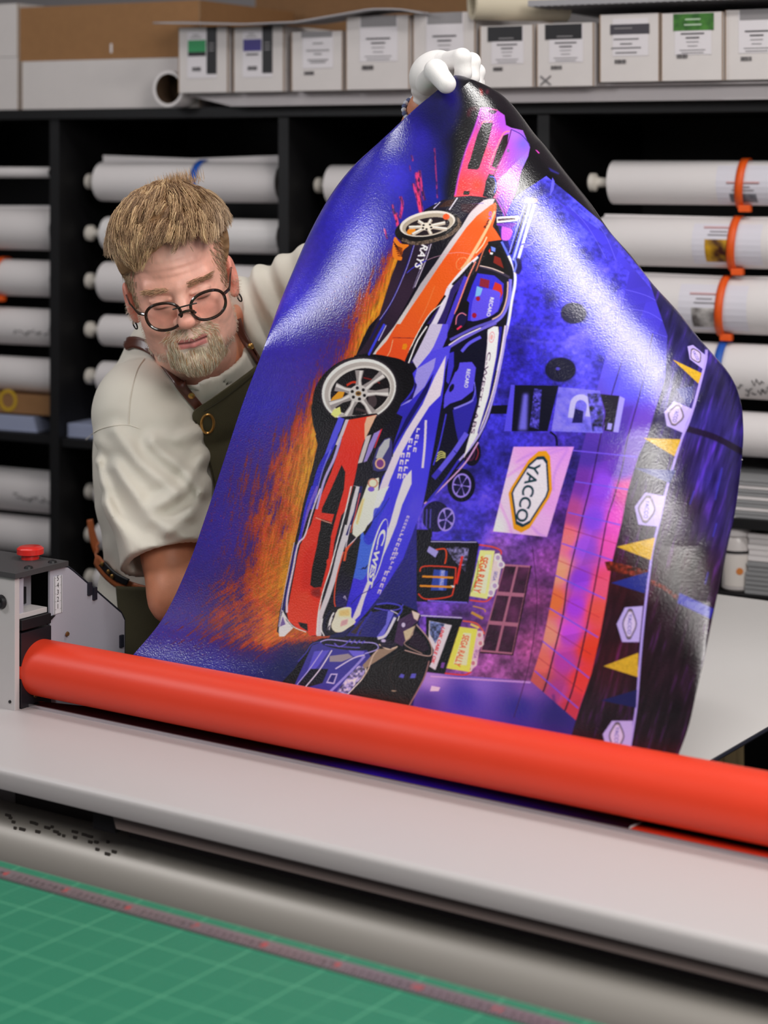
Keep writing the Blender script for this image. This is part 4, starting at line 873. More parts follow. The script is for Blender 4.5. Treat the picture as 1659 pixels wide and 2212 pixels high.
PG(ZC, [(1190, 1140), (1300, 1080), (1370, 1080), (1360, 1150), (1310, 1190), (1220, 1370), (1150, 1330)], (70, 44, 84)); PG(ZC, [(1300, 1060), (1370, 1090), (1350, 1150), (1320, 1130)], (240, 200, 190)); PG(ZC, [(1230, 1240), (1330, 1190), (1310, 1270), (1250, 1330)], (196, 180, 150)); LN(ZC, [(1340, 1180), (1440, 1300), (1475, 1400), (1440, 1450), (1240, 1400)], 2.4, (190, 160, 150)); LN(ZC, [(1330, 1190), (1290, 1290), (1240, 1350), (1390, 1430)], 2, (170, 140, 130))
PG(ZC, [(1330, 1230), (1420, 1310), (1450, 1390), (1400, 1420), (1270, 1350)], (40, 22, 44))
# front end of it
PG(ZC, [(450, 1360), (560, 1320), (640, 1380), (920, 1400), (960, 1470), (900, 1560), (760, 1790), (560, 1740), (300, 1700)], (60, 54, 150))
EL(ZC, (770, 1350), 240, 50, (14, 10, 30), rot=4); LN(ZC, [(520, 1330), (600, 1310), (800, 1330), (980, 1340), (1010, 1390), (900, 1430)], 2.6, (170, 160, 250)); LN(ZC, [(560, 1350), (700, 1370), (860, 1380)], 3, (90, 80, 180)); LN(ZC, [(640, 1340), (680, 1370), (740, 1350)], 3, (110, 96, 200))
PG(ZC, [(470, 1410), (600, 1400), (500, 1540), (390, 1640)], (90, 82, 200)); PG(ZC, [(440, 1560), (590, 1560), (540, 1680), (400, 1720), (330, 1690)], (16, 12, 34)); PG(ZC, [(600, 1450), (760, 1430), (800, 1460), (700, 1500), (600, 1500)], (150, 140, 150)); LN(ZC, [(620, 1400), (520, 1560), (390, 1720)], 2.6, (220, 210, 255)); LN(ZC, [(540, 1400), (430, 1560), (310, 1710)], 2, (180, 170, 250))
PG(ZC, [(610, 1600), (670, 1600), (640, 1690), (570, 1680)], (190, 180, 250)); PG(ZC, [(618, 1610), (656, 1612), (632, 1678), (585, 1668)], (40, 34, 120)); LN(ZC, [(900, 1450), (800, 1560), (600, 1760)], 5, (150, 140, 240))
PG(ZC, [(850, 1530), (910, 1550), (890, 1620), (730, 1790), (650, 1770), (760, 1620)], textured(lambda x, y: np.ones(x.shape+(1,))*np.array([150, 140, 200]), 5, 83, 1.1)); LN(ZC, [(910, 1550), (890, 1630), (740, 1790)], 2.5, (236, 220, 210))
PG(ZC, [(1010, 1390), (1180, 1380), (900, 1560), (880, 1530)], (150, 128, 110)); LN(ZC, [(1180, 1370), (1100, 1390), (1020, 1350)], 3, (210, 190, 170))
PG(ZC, [(1210, 1400), (1440, 1470), (1270, 1880), (830, 1790), (920, 1570)], (22, 16, 16)); LN(ZC, [(1450, 1490), (1400, 1650), (1270, 1890)], 3, (150, 110, 110)); PG(ZC, [(1130, 1740), (1170, 1745), (1165, 1755), (1130, 1752)], (160, 140, 120)); PG(ZC, [(1210, 1600), (1240, 1610), (1230, 1640), (1190, 1630)], (90, 86, 190)); PG(ZC, [(1300, 1600), (1340, 1600), (1330, 1640), (1285, 1640)], (90, 86, 190))
LN(ZC, [(1000, 1010), (1100, 1000), (1200, 1020), (1215, 1060), (1180, 1110)], 4, (70, 66, 190)); LN(ZC, [(1010, 1300), (1080, 1270), (1160, 1120)], 6, (210, 206, 250)); LN(ZC, [(960, 1070), (870, 1200), (830, 1280)], 5, (50, 46, 150))
LN(ZC, [(940, 1150), (1000, 1180), (1060, 1170)], 3, (36, 34, 110)); PG(ZC, [(1020, 1310), (1090, 1300), (1180, 1350), (1120, 1390), (1040, 1370)], (36, 28, 50)); EL(ZC, (1230, 1185), 16, 20, (200, 190, 240)); EL(ZC, (1060, 1320), 20, 14, (190, 180, 230))
LN(ZC, [(1010, 1400), (970, 1450), (930, 1560), (880, 1640)], 3, (196, 176, 160)); LN(ZC, [(330, 1500), (400, 1420), (450, 1350), (520, 1330)], 3, (60, 54, 150)); PG(ZC, [(760, 1400), (900, 1410), (880, 1460), (800, 1450)], (110, 100, 220)); LN(ZC, [(650, 1560), (800, 1470), (900, 1440)], 3, (200, 190, 250))
for k in range(4): LN(ZC, [(780+k*40, 1310+k*3), (740+k*44, 1345)], 3, (96, 86, 190), sm=False)
LN(ZC, [(1270, 1880), (1180, 1760), (1110, 1600), (1180, 1400)], 1.6, (60, 46, 44), al=.7)
# ---- red car behind
rc_ = idw([(1040, 250, (150, 40, 150)), (1090, 262, (170, 80, 220)), (1075, 300, (220, 70, 160)), (1010, 330, (236, 60, 110)), (1050, 330, (244, 70, 110)), (1000, 400, (240, 60, 60)), (1030, 400, (250, 66, 48)), (1050, 420, (240, 60, 60)), (1110, 290, (170, 110, 250)), (1130, 310, (120, 100, 250)), (1110, 370, (160, 80, 235)), (1090, 380, (226, 80, 170)), (1090, 430, (130, 70, 240)), (1130, 350, (140, 120, 255))], 2)
PG(ZI, [(720, 370), (650, 600), (560, 830), (490, 1080), (418, 1375), (880, 1390), (990, 1600), (1110, 1330), (1175, 1080), (1250, 920), (1270, 820), (1190, 630), (1060, 600), (1000, 570), (985, 460), (900, 400), (800, 370)], rc_)
LN(ZI, [(720, 380), (650, 600), (560, 830), (480, 1100), (430, 1360)], 3, (190, 70, 210), soft=1); LN(ZI, [(690, 380), (600, 400), (585, 480)], 9, (90, 16, 40), al=.6, soft=2); PG(ZI, [(700, 150), (740, 180), (745, 250), (710, 240)], (190, 50, 50), soft=2, al=.7); PG(ZI, [(780, 170), (810, 180), (800, 230), (770, 220)], (110, 40, 60), soft=2, al=.7)
PG(ZI, [(735, 555), (760, 545), (852, 548), (800, 760), (700, 1050), (680, 1068), (572, 1062), (575, 1020), (600, 960), (680, 680)], (12, 6, 12)); LN(ZI, [(725, 560), (760, 530), (850, 532)], 3, (255, 130, 120), al=.8)
PG(ZI, [(800, 420), (830, 395), (905, 408), (880, 440), (850, 450)], (60, 30, 70)); LN(ZI, [(790, 420), (820, 392), (905, 405)], 2, (255, 110, 160))
PG(ZI, [(1030, 668), (1012, 800), (885, 1055), (842, 1030), (900, 850), (970, 690)], (40, 32, 34)); LN(ZI, [(1040, 640), (970, 670), (890, 840), (815, 1030), (850, 1070), (900, 1080)], 3, (250, 130, 150)); LN(ZI, [(1060, 620), (1010, 800), (880, 1090), (860, 1140)], 1.6, (70, 20, 70)); LN(ZI, [(1060, 620), (1160, 670), (1230, 740), (1270, 800)], 1.6, (60, 40, 130))
PG(ZI, [(810, 1118), (860, 1130), (895, 1190), (905, 1260), (885, 1340), (850, 1392), (738, 1368), (760, 1290), (775, 1200)], (12, 8, 30)); LN(ZI, [(820, 1150), (870, 1160), (890, 1250), (870, 1330)], 2.5, (80, 90, 226)); LN(ZI, [(900, 1110), (960, 1200), (990, 1330), (1000, 1440)], 3, (236, 90, 200), al=.8); LN(ZI, [(900, 1390), (960, 1480), (1000, 1590)], 1.4, (50, 20, 90)); PG(ZI, [(530, 1308), (598, 1312), (585, 1352), (520, 1350)], (20, 8, 10)); PG(ZI, [(1015, 838), (1040, 842), (1035, 876), (1010, 870)], (120, 110, 150)); PG(ZI, [(1330, 848), (1345, 850), (1380, 885), (1365, 890)], (230, 70, 200))
PG(ZI, [(1520, 1155), (1545, 1200), (1535, 1290), (1490, 1370), (1500, 1280)], (96, 90, 240)); PG(ZI, [(1470, 1040), (1600, 1110), (1590, 1125), (1500, 1090)], (60, 56, 190), al=.6, soft=1)
# ---- the racing car
PG(ID, [(918, 453), (954, 433), (987, 425), (1017, 423), (1068, 428), (1073, 438), (1070, 463), (1083, 517), (1098, 552), (1114, 590), (1114, 620), (1106, 646), (1098, 696), (1088, 764), (1074, 833), (1058, 900), (1033, 955), (997, 999), (955, 1052), (916, 1088), (902, 1123), (889, 1159), (871, 1207), (846, 1247), (818, 1290), (788, 1328), (767, 1351), (737, 1364), (709, 1374), (674, 1374), (661, 1364), (633, 1354), (608, 1375), (598, 1364), (605, 1318), (621, 1252), (636, 1176), (654, 1093), (674, 1013), (688, 953), (677, 917), (679, 873), (696, 820), (734, 789), (768, 770), (785, 729), (797, 705), (820, 680), (870, 529), (862, 515)], (16, 10, 26))
GR = idw([(1050, 440, (205, 190, 196)), (990, 500, (196, 186, 190)), (930, 600, (170, 160, 166)), (860, 720, (200, 190, 190))])
PG(ZB_, [(985, 195), (900, 195), (820, 250), (760, 330), (700, 430), (600, 560), (480, 740), (350, 920), (250, 1090), (120, 1290), (0, 1440), (0, 1520), (60, 1500), (300, 1100), (560, 760), (800, 400), (960, 260)], GR)
PG(ZA, [(1240, 0), (1150, 0), (1020, 150), (960, 230), (925, 285), (975, 285), (1050, 150), (1150, 60)], GR)
ORc = idw([(1060, 450, (255, 110, 60)), (1030, 500, (255, 88, 28)), (980, 560, (255, 84, 22)), (930, 640, (255, 92, 30)), (880, 710, (255, 88, 34)), (850, 760, (246, 76, 30)), (960, 600, (255, 88, 24))])
PG(ZB_, [(990, 225), (940, 255), (830, 340), (740, 440), (640, 580), (500, 780), (380, 960), (250, 1150), (90, 1400), (-30, 1540), (-110, 1640), (-60, 1520), (0, 1555), (215, 1590), (250, 1500), (330, 1330), (430, 1170), (540, 1080), (600, 930), (700, 800), (830, 700), (870, 650), (930, 560), (1040, 545), (1000, 480), (965, 430), (990, 350), (998, 260)], ORc)
PG(ZA, [(1150, 0), (1060, 150), (970, 250), (955, 285), (1050, 298), (1220, 332), (1260, 240), (1330, 120), (1400, 0)], ORc)
LN(ZB_, [(985, 300), (900, 480), (760, 720), (700, 800)], 5, (255, 190, 150), w1=8, al=.85); LN(ZB_, [(915, 520), (880, 590), (820, 660)], 2.5, (255, 200, 170)); LN(ZB_, [(470, 940), (400, 1120), (330, 1260)], 1.4, (255, 140, 90), al=.6)
LN(ZB_, [(370, 735), (480, 690), (640, 655), (760, 665), (800, 700)], 1, (200, 150, 170)); LN(ZB_, [(660, 790), (655, 740), (690, 700), (740, 705), (735, 760), (700, 795), (665, 795)], 1.2, (255, 150, 100)); LN(ZB_, [(110, 1380), (330, 1385), (580, 1385)], 1.2, (70, 30, 40)); LN(ZA, [(1055, 300), (1090, 240), (1115, 140)], 1.5, (255, 170, 130))
PG(ZA, [(1205, 178), (1235, 175), (1245, 195), (1230, 230), (1195, 225)], (255, 130, 20)); TX(ZB_, 'GT', (935, 300), (930, 378), 6, (120, 90, 220), bold=.03); TX(ZB_, 'wing', (925, 370), (892, 445), 5, (40, 14, 20), bold=.03)
# sill, lettered panel
SD = idw([(900, 560, (40, 26, 44)), (860, 640, (52, 34, 54)), (820, 720, (44, 28, 46))])
PG(ZB_, [(250, 575), (450, 575), (400, 740), (300, 960), (120, 1290), (0, 1420), (-100, 1560), (-210, 1560), (-100, 1400), (0, 1180), (100, 860), (200, 600)], SD)
for p, w, c in (([(295, 575), (220, 800), (100, 1080), (0, 1250), (-80, 1400)], 4, (26, 20, 90)), ([(300, 575), (230, 790), (110, 1060), (0, 1230)], 1.6, (150, 140, 220)), ([(440, 580), (390, 730), (300, 950)], 2, (190, 180, 200)), ([(420, 590), (370, 730), (285, 960)], 1.2, (150, 140, 180)), ([(230, 830), (290, 780), (400, 720)], 2, (60, 56, 190))): LN(ZB_, p, w, c)
TX(ZB_, 'RAYS', (362, 575), (296, 782), 15, (228, 216, 226), bold=.03, shear=.15)
LN(ZA, [(1040, 0), (960, 150), (895, 280)], 5, (60, 66, 230)); LN(ZA, [(1055, 10), (985, 150)], 2, (190, 180, 240)); PG(ZA, [(765, 285), (890, 262), (895, 290), (830, 300), (775, 308)], (10, 8, 16))
PG(ZB_, [(130, 520), (180, 575), (250, 590), (200, 640), (185, 720), (115, 690), (112, 600)], (250, 120, 30), sm=True)
for k in range(7): LN(ZB_, [(118+k*6, 560+k*20), (150+k*6, 600+k*14), (195, 620+k*12)], 1.6, (30, 8, 10))
# upper body right of the orange: white and dark streaks
PG(ZB_, [(870, 650), (840, 700), (740, 820), (700, 930), (640, 1010), (600, 1130), (560, 1250), (480, 1400), (300, 1600), (215, 1590), (250, 1500), (330, 1330), (430, 1170), (540, 1080), (600, 930), (700, 800)], (44, 30, 96))
for p, w, w1, c in (([(840, 690), (700, 820), (590, 960)], 5, 9, (216, 206, 214)), ([(590, 960), (530, 1130), (430, 1330), (330, 1540)], 9, 13, (206, 196, 214)), ([(800, 740), (700, 850), (620, 930)], 6, 4, (16, 10, 20)), ([(560, 1020), (450, 1180), (340, 1340), (240, 1570)], 4, 7, (12, 8, 12)), ([(540, 1085), (430, 1175), (330, 1335), (245, 1510)], 1.6, 2, (250, 230, 220)),
                    ([(740, 860), (680, 1010), (620, 1170), (560, 1330), (480, 1500)], 9, 12, (70, 56, 190)), ([(820, 730), (760, 860), (700, 1020), (640, 1180)], 3, 3, (236, 130, 110)), ([(520, 1360), (430, 1480), (340, 1620)], 8, 12, (200, 190, 226)), ([(560, 1360), (500, 1500), (440, 1640)], 6, 8, (120, 104, 236))): LN(ZB_, p, w, c, w1=w1)
PG(ZA, [(1400, 0), (1330, 120), (1260, 240), (1220, 330), (1260, 360), (1330, 250), (1400, 110), (1450, 0)], (20, 14, 22)); LN(ZA, [(1420, 20), (1330, 160), (1255, 350)], 3, (236, 220, 230)); 
PG(ZA, [(1450, 0), (1400, 110), (1330, 250), (1290, 330), (1330, 400), (1400, 330), (1480, 200), (1540, 60), (1560, 0)], (190, 178, 206)); PG(ZA, [(1560, 0), (1540, 60), (1480, 200), (1400, 330), (1370, 460), (1430, 420), (1520, 300), (1600, 120), (1610, 0)], (92, 78, 226)); LN(ZA, [(1330, 400), (1380, 440), (1440, 370), (1480, 260)], 6, (40, 28, 110))
# side windows
PG(ZB_, [(930, 568), (1005, 578), (1055, 640), (1112, 862), (1050, 845), (850, 765), (872, 650)], (12, 7, 12)); LN(ZB_, [(925, 575), (885, 640), (820, 820), (740, 1010)], 2, (220, 120, 90)); PG(ZB_, [(980, 680), (1030, 700), (1060, 790), (970, 740)], (120, 30, 20)); PG(ZB_, [(950, 600), (990, 615), (985, 650), (955, 640)], (110, 130, 240)); PG(ZB_, [(945, 650), (970, 655), (962, 672), (942, 668)], (240, 240, 250)); PG(ZB_, [(930, 640), (945, 612), (945, 670)], (220, 40, 30))
PG(ZB_, [(845, 790), (960, 800), (1090, 866), (1104, 930), (1085, 1080), (1035, 1190), (900, 1250), (740, 1300), (605, 1330), (640, 1180), (720, 1030), (790, 850)], (16, 10, 34)); PG(ZB_, [(835, 830), (980, 850), (1060, 920), (1050, 1060), (1010, 1160), (800, 1240), (720, 1230), (745, 1060), (790, 930)], (56, 46, 196))
PG(ZB_, [(860, 870), (940, 890), (930, 960), (850, 940)], (130, 26, 50)); PG(ZB_, [(985, 905), (1040, 930), (1050, 1000), (1000, 1120), (960, 980)], (190, 44, 30)); PG(ZB_, [(890, 960), (1010, 985), (1030, 1030), (990, 1170), (800, 1240), (780, 1180), (800, 1050), (840, 1000)], (92, 76, 232), sm=True); PG(ZB_, [(830, 940), (880, 960), (860, 1020), (815, 1030)], (120, 170, 250)); EL(ZB_, (840, 1048), 18, 20, (150, 20, 50)); EL(ZB_, (808, 1190), 20, 22, (150, 20, 50))
TX(ZB_, 'RECARO', (947, 1032), (912, 1196), 8, (236, 230, 255), bold=.02)
PG(ZB_, [(740, 1060), (765, 1080), (745, 1290), (640, 1340), (620, 1290), (670, 1130), (710, 1070)], (14, 8, 18)); EL(ZB_, (700, 1225), 42, 70, (26, 18, 60), rot=15); LN(ZB_, [(650, 1270), (660, 1200), (700, 1170), (740, 1190)], 2, (240, 130, 150)); LN(ZB_, [(660, 1310), (700, 1280)], 4, (230, 50, 90))
LN(ZB_, [(850, 770), (960, 800), (1050, 835), (1110, 866)], 5, (60, 50, 70)); LN(ZB_, [(855, 765), (960, 790), (1060, 830)], 2, (230, 200, 190)); LN(ZB_, [(1112, 880), (1105, 1000), (1060, 1150), (980, 1230), (800, 1300), (600, 1400)], 6, (90, 80, 180)); LN(ZB_, [(1095, 900), (1085, 1040), (1040, 1170), (960, 1225)], 3, (206, 170, 150)); LN(ZB_, [(1120, 880), (1110, 1030), (1060, 1180), (950, 1270), (700, 1380), (595, 1450)], 5, (120, 110, 240))
# roof edge
LN(ZB_, [(1040, 560), (1100, 680), (1145, 790), (1152, 900), (1120, 1070), (1095, 1250), (1055, 1440), (1005, 1660)], 5, (96, 110, 236)); LN(ZB_, [(1100, 680), (1150, 800), (1156, 920), (1130, 1060), (1100, 1250), (1050, 1470), (1015, 1659)], 5.5, (226, 214, 226)); LN(ZD, [(705, 10), (665, 260), (600, 560), (520, 800), (420, 960), (300, 1100), (150, 1290)], 4.5, (170, 156, 250)); LN(ZD, [(690, 10), (650, 260), (590, 540), (510, 780), (430, 930)], 3, (236, 206, 226)); LN(ZD, [(480, 920), (380, 1080), (220, 1250), (60, 1400)], 3.5, (200, 150, 200))
LN(ZD, [(655, 20), (640, 150), (610, 330), (550, 600), (470, 850)], 6, (40, 34, 150))
# windscreen
PG(ZD, [(250, 190), (330, 130), (560, 30), (600, 60), (580, 300), (500, 640), (400, 930), (250, 1190), (100, 1370), (75, 1390), (95, 1160), (150, 800), (215, 500), (235, 300)], (12, 10, 36))
PG(ZD, [(330, 300), (430, 295), (462, 340), (440, 520), (350, 590), (260, 620), (210, 660), (215, 560), (290, 400)], (88, 74, 226)); TX(ZD, 'RECARO', (393, 347), (370, 494), 8, (236, 230, 255), bold=.02); PG(ZD, [(240, 230), (290, 215), (290, 330), (250, 470), (225, 440)], (60, 50, 190)); LN(ZD, [(300, 210), (330, 260), (320, 340), (300, 370)], 3.5, (10, 8, 30)); LN(ZD, [(500, 100), (410, 150), (350, 215)], 7, (96, 86, 220)); EL(ZD, (272, 498), 16, 34, (14, 10, 40), rot=25)
PG(ZD, [(280, 670), (430, 590), (460, 480), (470, 600), (380, 900), (330, 940), (300, 800)], (46, 38, 156)); LN(ZD, [(290, 660), (400, 615), (440, 590)], 4, (130, 120, 240)); LN(ZD, [(450, 450), (455, 540), (430, 600)], 2, (120, 110, 240)); LN(ZD, [(390, 850), (290, 1000), (180, 1140)], 11, (100, 88, 226)); LN(ZD, [(180, 1140), (130, 1200)], 12, (60, 50, 180)); LN(ZD, [(290, 985), (315, 1010)], 1.4, (30, 24, 100), sm=False)
for k in range(4): LN(ZD, [(150+4*k, 1070-k*20), (190, 1040-k*16), (225, 1040-k*10)], 2, (225, 215, 120))
LN(ZD, [(240, 270), (215, 520), (180, 760), (120, 1080), (105, 1300)], 4, (12, 10, 30)); LN(ZD, [(90, 1380), (220, 1220), (330, 1060)], 5, (56, 46, 180)); LN(ZD, [(230, 700), (180, 930), (130, 1100)], 3, (70, 60, 210))
PG(ZD, [(553, 45), (600, 18), (635, 20), (640, 70), (620, 250), (560, 560), (470, 860), (365, 1050), (395, 930), (480, 640), (530, 350), (550, 150)], (240, 214, 232), sm=False)
TX(ZD, 'C-WEST LABS', (556, 212), (420, 852), 8, (50, 36, 60)); EL(ZD, (585, 102), 22, 44, (236, 150, 150), rot=8); EL(ZD, (585, 102), 17, 36, (240, 214, 232), rot=8); EL(ZD, (584, 102), 10, 22, (236, 160, 160), rot=8)
LN(ZD, [(250, 180), (350, 120), (500, 40), (620, -10)], 7, (110, 96, 200)); LN(ZD, [(250, 165), (350, 100), (500, 30)], 2.5, (230, 210, 230))
# bonnet
HB = idw([(960, 780, (84, 72, 236)), (930, 880, (60, 48, 205)), (900, 1000, (70, 60, 230)), (860, 1080, (60, 50, 214)), (830, 1180, (64, 56, 220)), (800, 1260, (66, 50, 226)), (760, 1330, (50, 34, 196)), (880, 900, (48, 40, 170)), (900, 1100, (84, 70, 236))])
PG(ID, [(975, 745), (962, 800), (956, 860), (938, 960), (920, 1060), (912, 1098), (902, 1123), (889, 1159), (871, 1207), (846, 1247), (818, 1290), (788, 1328), (767, 1351), (745, 1340), (742, 1310), (765, 1240), (780, 1170), (800, 1140), (812, 1110), (820, 1050), (850, 960), (870, 900), (830, 880), (850, 860), (880, 820), (905, 790), (930, 760)], HB)
PG(ZA, [(1330, 400), (1310, 490), (1330, 560), (1290, 660), (1200, 720), (1130, 760), (1170, 740), (1260, 700), (1400, 560), (1480, 400), (1500, 300)], (150, 138, 236)); PG(ZA, [(1330, 540), (1310, 520), (1300, 600), (1250, 670), (1200, 700), (1290, 670)], (30, 20, 90))
PG(ZA, [(1590, 280), (1560, 540), (1540, 640), (1440, 740), (1300, 960), (1180, 1180), (1090, 1400), (1000, 1659), (930, 1659), (1020, 1400), (1110, 1180), (1230, 960), (1380, 720), (1490, 470)], (216, 200, 226)); PG(ZA, [(1480, 440), (1420, 620), (1290, 830), (1150, 1060), (1110, 1150), (1120, 1080), (1230, 850), (1380, 600)], (18, 12, 90))
PG(ZC, [(1010, 40), (1060, 20), (1110, 0), (1040, 130), (960, 300), (890, 370), (940, 270), (990, 120)], (240, 226, 244))
PG(ZC, [(1300, -20), (1220, 160), (1170, 330), (1110, 480), (1040, 640), (960, 800), (900, 960), (860, 1100), (800, 1160), (790, 1140), (840, 1020), (900, 870), (960, 720), (1060, 480), (1120, 300), (1170, 120), (1230, -60), (1300, -140)], (226, 208, 240))
PG(ZC, [(880, 390), (930, 500), (980, 470), (960, 610), (920, 740), (880, 800), (830, 790), (800, 770), (830, 620), (850, 500)], (66, 104, 226), sm=True); PG(ZC, [(980, 200), (1020, 180), (1060, 120), (1090, 150), (1020, 290), (970, 470), (920, 500), (890, 440), (960, 320)], (44, 56, 200), sm=True, al=.8)
P = ell(ZC, (1010, 560), 56, 290, 14); put(mask(P), (236, 226, 248)); P = ell(ZC, (1014, 556), 44, 278, 14); put(mask(P), (58, 50, 214)); TX(ZC, '-WEST', (995, 500), (918, 868), 11, (240, 230, 250), bold=.04, shear=.15); TX(ZC, 'C', (1040, 360), (1000, 500), 14, (240, 230, 250), bold=.03)
def blurmarks(z, a, b, h, col, n, seed):
    r = random.Random(seed); a = np.array(a, float); d = (np.array(b, float)-a)/n; m = np.array([d[1], -d[0]])/np.hypot(*d)*h*4
    for k in range(n):
        p = a+d*k; q = a+d*(k+.72); PG(z, [tuple(p), tuple(q), tuple(q+m*.34), tuple(p+d*.26+m*.34), tuple(p+d*.26+m*r.uniform(.7, 1)), tuple(p+m*r.uniform(.8, 1))], col)
        if r.random() < .6: PG(z, [tuple(p+m*.62), tuple(q+m*.62), tuple(q+m*.9), tuple(p+m*.9)], col)
for k_, (a, b, h, n) in enumerate((((1262, 250), (1205, 400), 6, 5), ((1205, 400), (1110, 640), 8, 6), ((1165, 560), (1080, 760), 6, 5), ((1075, 720), (1000, 930), 8, 4))): blurmarks(ZC, a, b, h, (208, 190, 244), n, k_)
for k_, (a, b, h, n) in enumerate((((1190, 1150), (1150, 1400), 9, 4), ((1262, 1020), (1195, 1400), 9, 6), ((1330, 930), (1290, 1160), 8, 4))): blurmarks(ZA, a, b, h, (220, 202, 246), n, 9+k_)
LN(ZA, [(1410, 860), (1400, 1080), (1380, 1290)], 5, (216, 200, 244)); PG(ZC, [(862, 712), (890, 690), (900, 700), (930, 665), (925, 680), (905, 712), (895, 705)], (20, 16, 60))
LN(ZC, [(780, 1010), (860, 930), (950, 880), (1030, 800)], 1.4, (30, 24, 120)); LN(ZC, [(870, 400), (960, 300), (1040, 210), (1110, 100)], 1.2, (30, 24, 120))
# red nose
RD = idw([(790, 920, (240, 60, 36)), (760, 1000, (226, 42, 24)), (745, 1080, (232, 46, 26)), (650, 1180, (236, 60, 36)), (700, 1200, (222, 44, 26)), (660, 1290, (246, 66, 36)), (640, 1330, (240, 64, 36)), (720, 1150, (232, 50, 30)), (680, 1350, (240, 56, 32)), (680, 1270, (200, 36, 20))])
PG(ID, [tuple(p) for p in ZA((680, 850), (760, 850), (970, 806), (900, 900), (850, 1060), (810, 1200), (770, 1400), (700, 1659))]+ZC((700, 250), (640, 480), (615, 700), (545, 900), (520, 1060), (490, 1275), (430, 1275), (410, 1245), (330, 1220), (250, 1150), (235, 1080), (270, 900), (325, 600), (350, 500), (390, 420), (440, 330))+ZA((420, 1659), (560, 1330), (640, 1100), (680, 930)), RD)
PG(ZA, [(880, 840), (975, 806), (930, 900), (880, 1000), (850, 1050), (855, 900)], (250, 170, 140)); PG(ZA, [(970, 800), (1010, 790), (930, 960), (860, 1180), (840, 1240), (800, 1250), (830, 1150), (880, 990)], (196, 184, 186)); PG(ZA, [(1040, 770), (1070, 760), (1000, 960), (930, 1130), (880, 1230), (850, 1240), (900, 1080), (980, 900)], (150, 130, 200)); LN(ZA, [(1040, 870), (990, 1000), (950, 1110)], 3.5, (226, 40, 60), w1=2)
PG(ZA, [(655, 1262), (688, 1325), (676, 1480), (612, 1700), (560, 1900), (460, 1880), (480, 1650), (560, 1480)], (10, 5, 8)); PG(ZC, [(480, 265), (620, 310), (640, 240), (520, 225)], (214, 50, 30)); LN(ZC, [(480, 268), (560, 300), (620, 318)], 2, (255, 160, 140))
PG(ZC, [(535, 338), (600, 355), (612, 450), (590, 620), (560, 740), (530, 860), (470, 868), (435, 845), (450, 700), (490, 520), (510, 400)], textured(lambda x, y: np.ones(x.shape+(1,))*np.array([16, 10, 12]), 1.5, 95, 1.0)); PG(ZC, [(450, 880), (540, 860), (520, 960), (440, 930)], (140, 24, 14), soft=3); EL(ZC, (590, 650), 16, 30, (236, 50, 30)); EL(ZC, (535, 890), 14, 26, (236, 50, 30)); PG(ZC, [(380, 560), (490, 480), (440, 740), (420, 880), (350, 900)], (190, 36, 20), al=.5, soft=3); PG(ZC, [(330, 1160), (410, 1175), (415, 1240), (350, 1200)], (14, 6, 10))
# bumper bright lines
for p, w, w1, c in (([(830, 0), (790, 180), (745, 380), (690, 560), (640, 760), (580, 950), (520, 1120), (510, 1280)], 14, 10, (206, 200, 206)), ([(785, 0), (745, 180), (700, 350), (650, 540), (600, 730), (545, 900), (505, 1080), (490, 1270)], 3, 2.5, (246, 236, 236)), ([(815, 0), (775, 150), (735, 330)], 6, 6, (20, 14, 18)), ([(870, 0), (840, 150), (790, 300), (745, 420)], 6, 4, (36, 30, 100)), ([(860, 60), (820, 240), (780, 400)], 2, 2, (236, 90, 60)),
                    ([(610, 1060), (560, 1150), (560, 1230), (590, 1275)], 5, 3, (20, 14, 50)), ([(720, 560), (660, 780), (640, 960), (650, 1030)], 2.5, 2.5, (240, 80, 50)), ([(540, 1130), (530, 1220), (555, 1280)], 2.5, 2.5, (250, 244, 250))): LN(ZC, p, w, c, w1=w1)
PG(ZC, [(865, 450), (850, 530), (825, 680), (785, 860), (742, 1030), (655, 1030), (650, 950), (700, 740), (760, 560), (810, 490)], idw([(770, 1180, (14, 8, 12)), (740, 1260, (22, 12, 40)), (735, 1300, (36, 24, 90)), (760, 1220, (10, 5, 8))])); LN(ZC, [(730, 935), (745, 975), (720, 950), (730, 935)], 1.6, (220, 210, 240), sm=False)
LN(ZC, [(830, 440), (770, 500), (740, 520), (780, 330)], 2, (230, 214, 230)); PG(ZC, [(820, 460), (770, 520), (750, 560), (735, 640), (715, 640), (735, 530)], (236, 84, 40))
PG(ZA, [(1100, 1010), (1115, 1080), (1105, 1200), (1060, 1310), (1000, 1330), (940, 1310), (930, 1240), (970, 1120), (1040, 1030)], (60, 54, 120)); PG(ZA, [(1040, 1040), (1090, 1020), (1080, 1100), (1010, 1220), (960, 1200), (990, 1110)], (176, 174, 180)); EL(ZA, (1000, 1250), 46, 50, (220, 170, 140)); EL(ZA, (1000, 1250), 32, 36, (120, 60, 130)); LN(ZA, [(1085, 1015), (1112, 1060), (1110, 1190)], 2, (10, 8, 30)); PG(ZA, [(930, 1330), (1060, 1310), (1010, 1390), (900, 1400)], (22, 18, 40))
PG(ID, ZA((900, 1400), (990, 1375), (985, 1480), (960, 1600))+ZC((1010, 60), (990, 140), (950, 280), (900, 380), (830, 440), (795, 410), (800, 330), (850, 180)), (255, 238, 206)); EL(ZA, (935, 1425), 46, 44, (190, 130, 110)); EL(ZA, (935, 1425), 34, 32, (240, 214, 190)); EL(ZA, (920, 1480), 30, 22, (120, 90, 200)); PG(ZC, [(880, 110), (900, 100), (870, 230), (840, 330), (825, 320), (850, 200)], (240, 190, 130), soft=1)
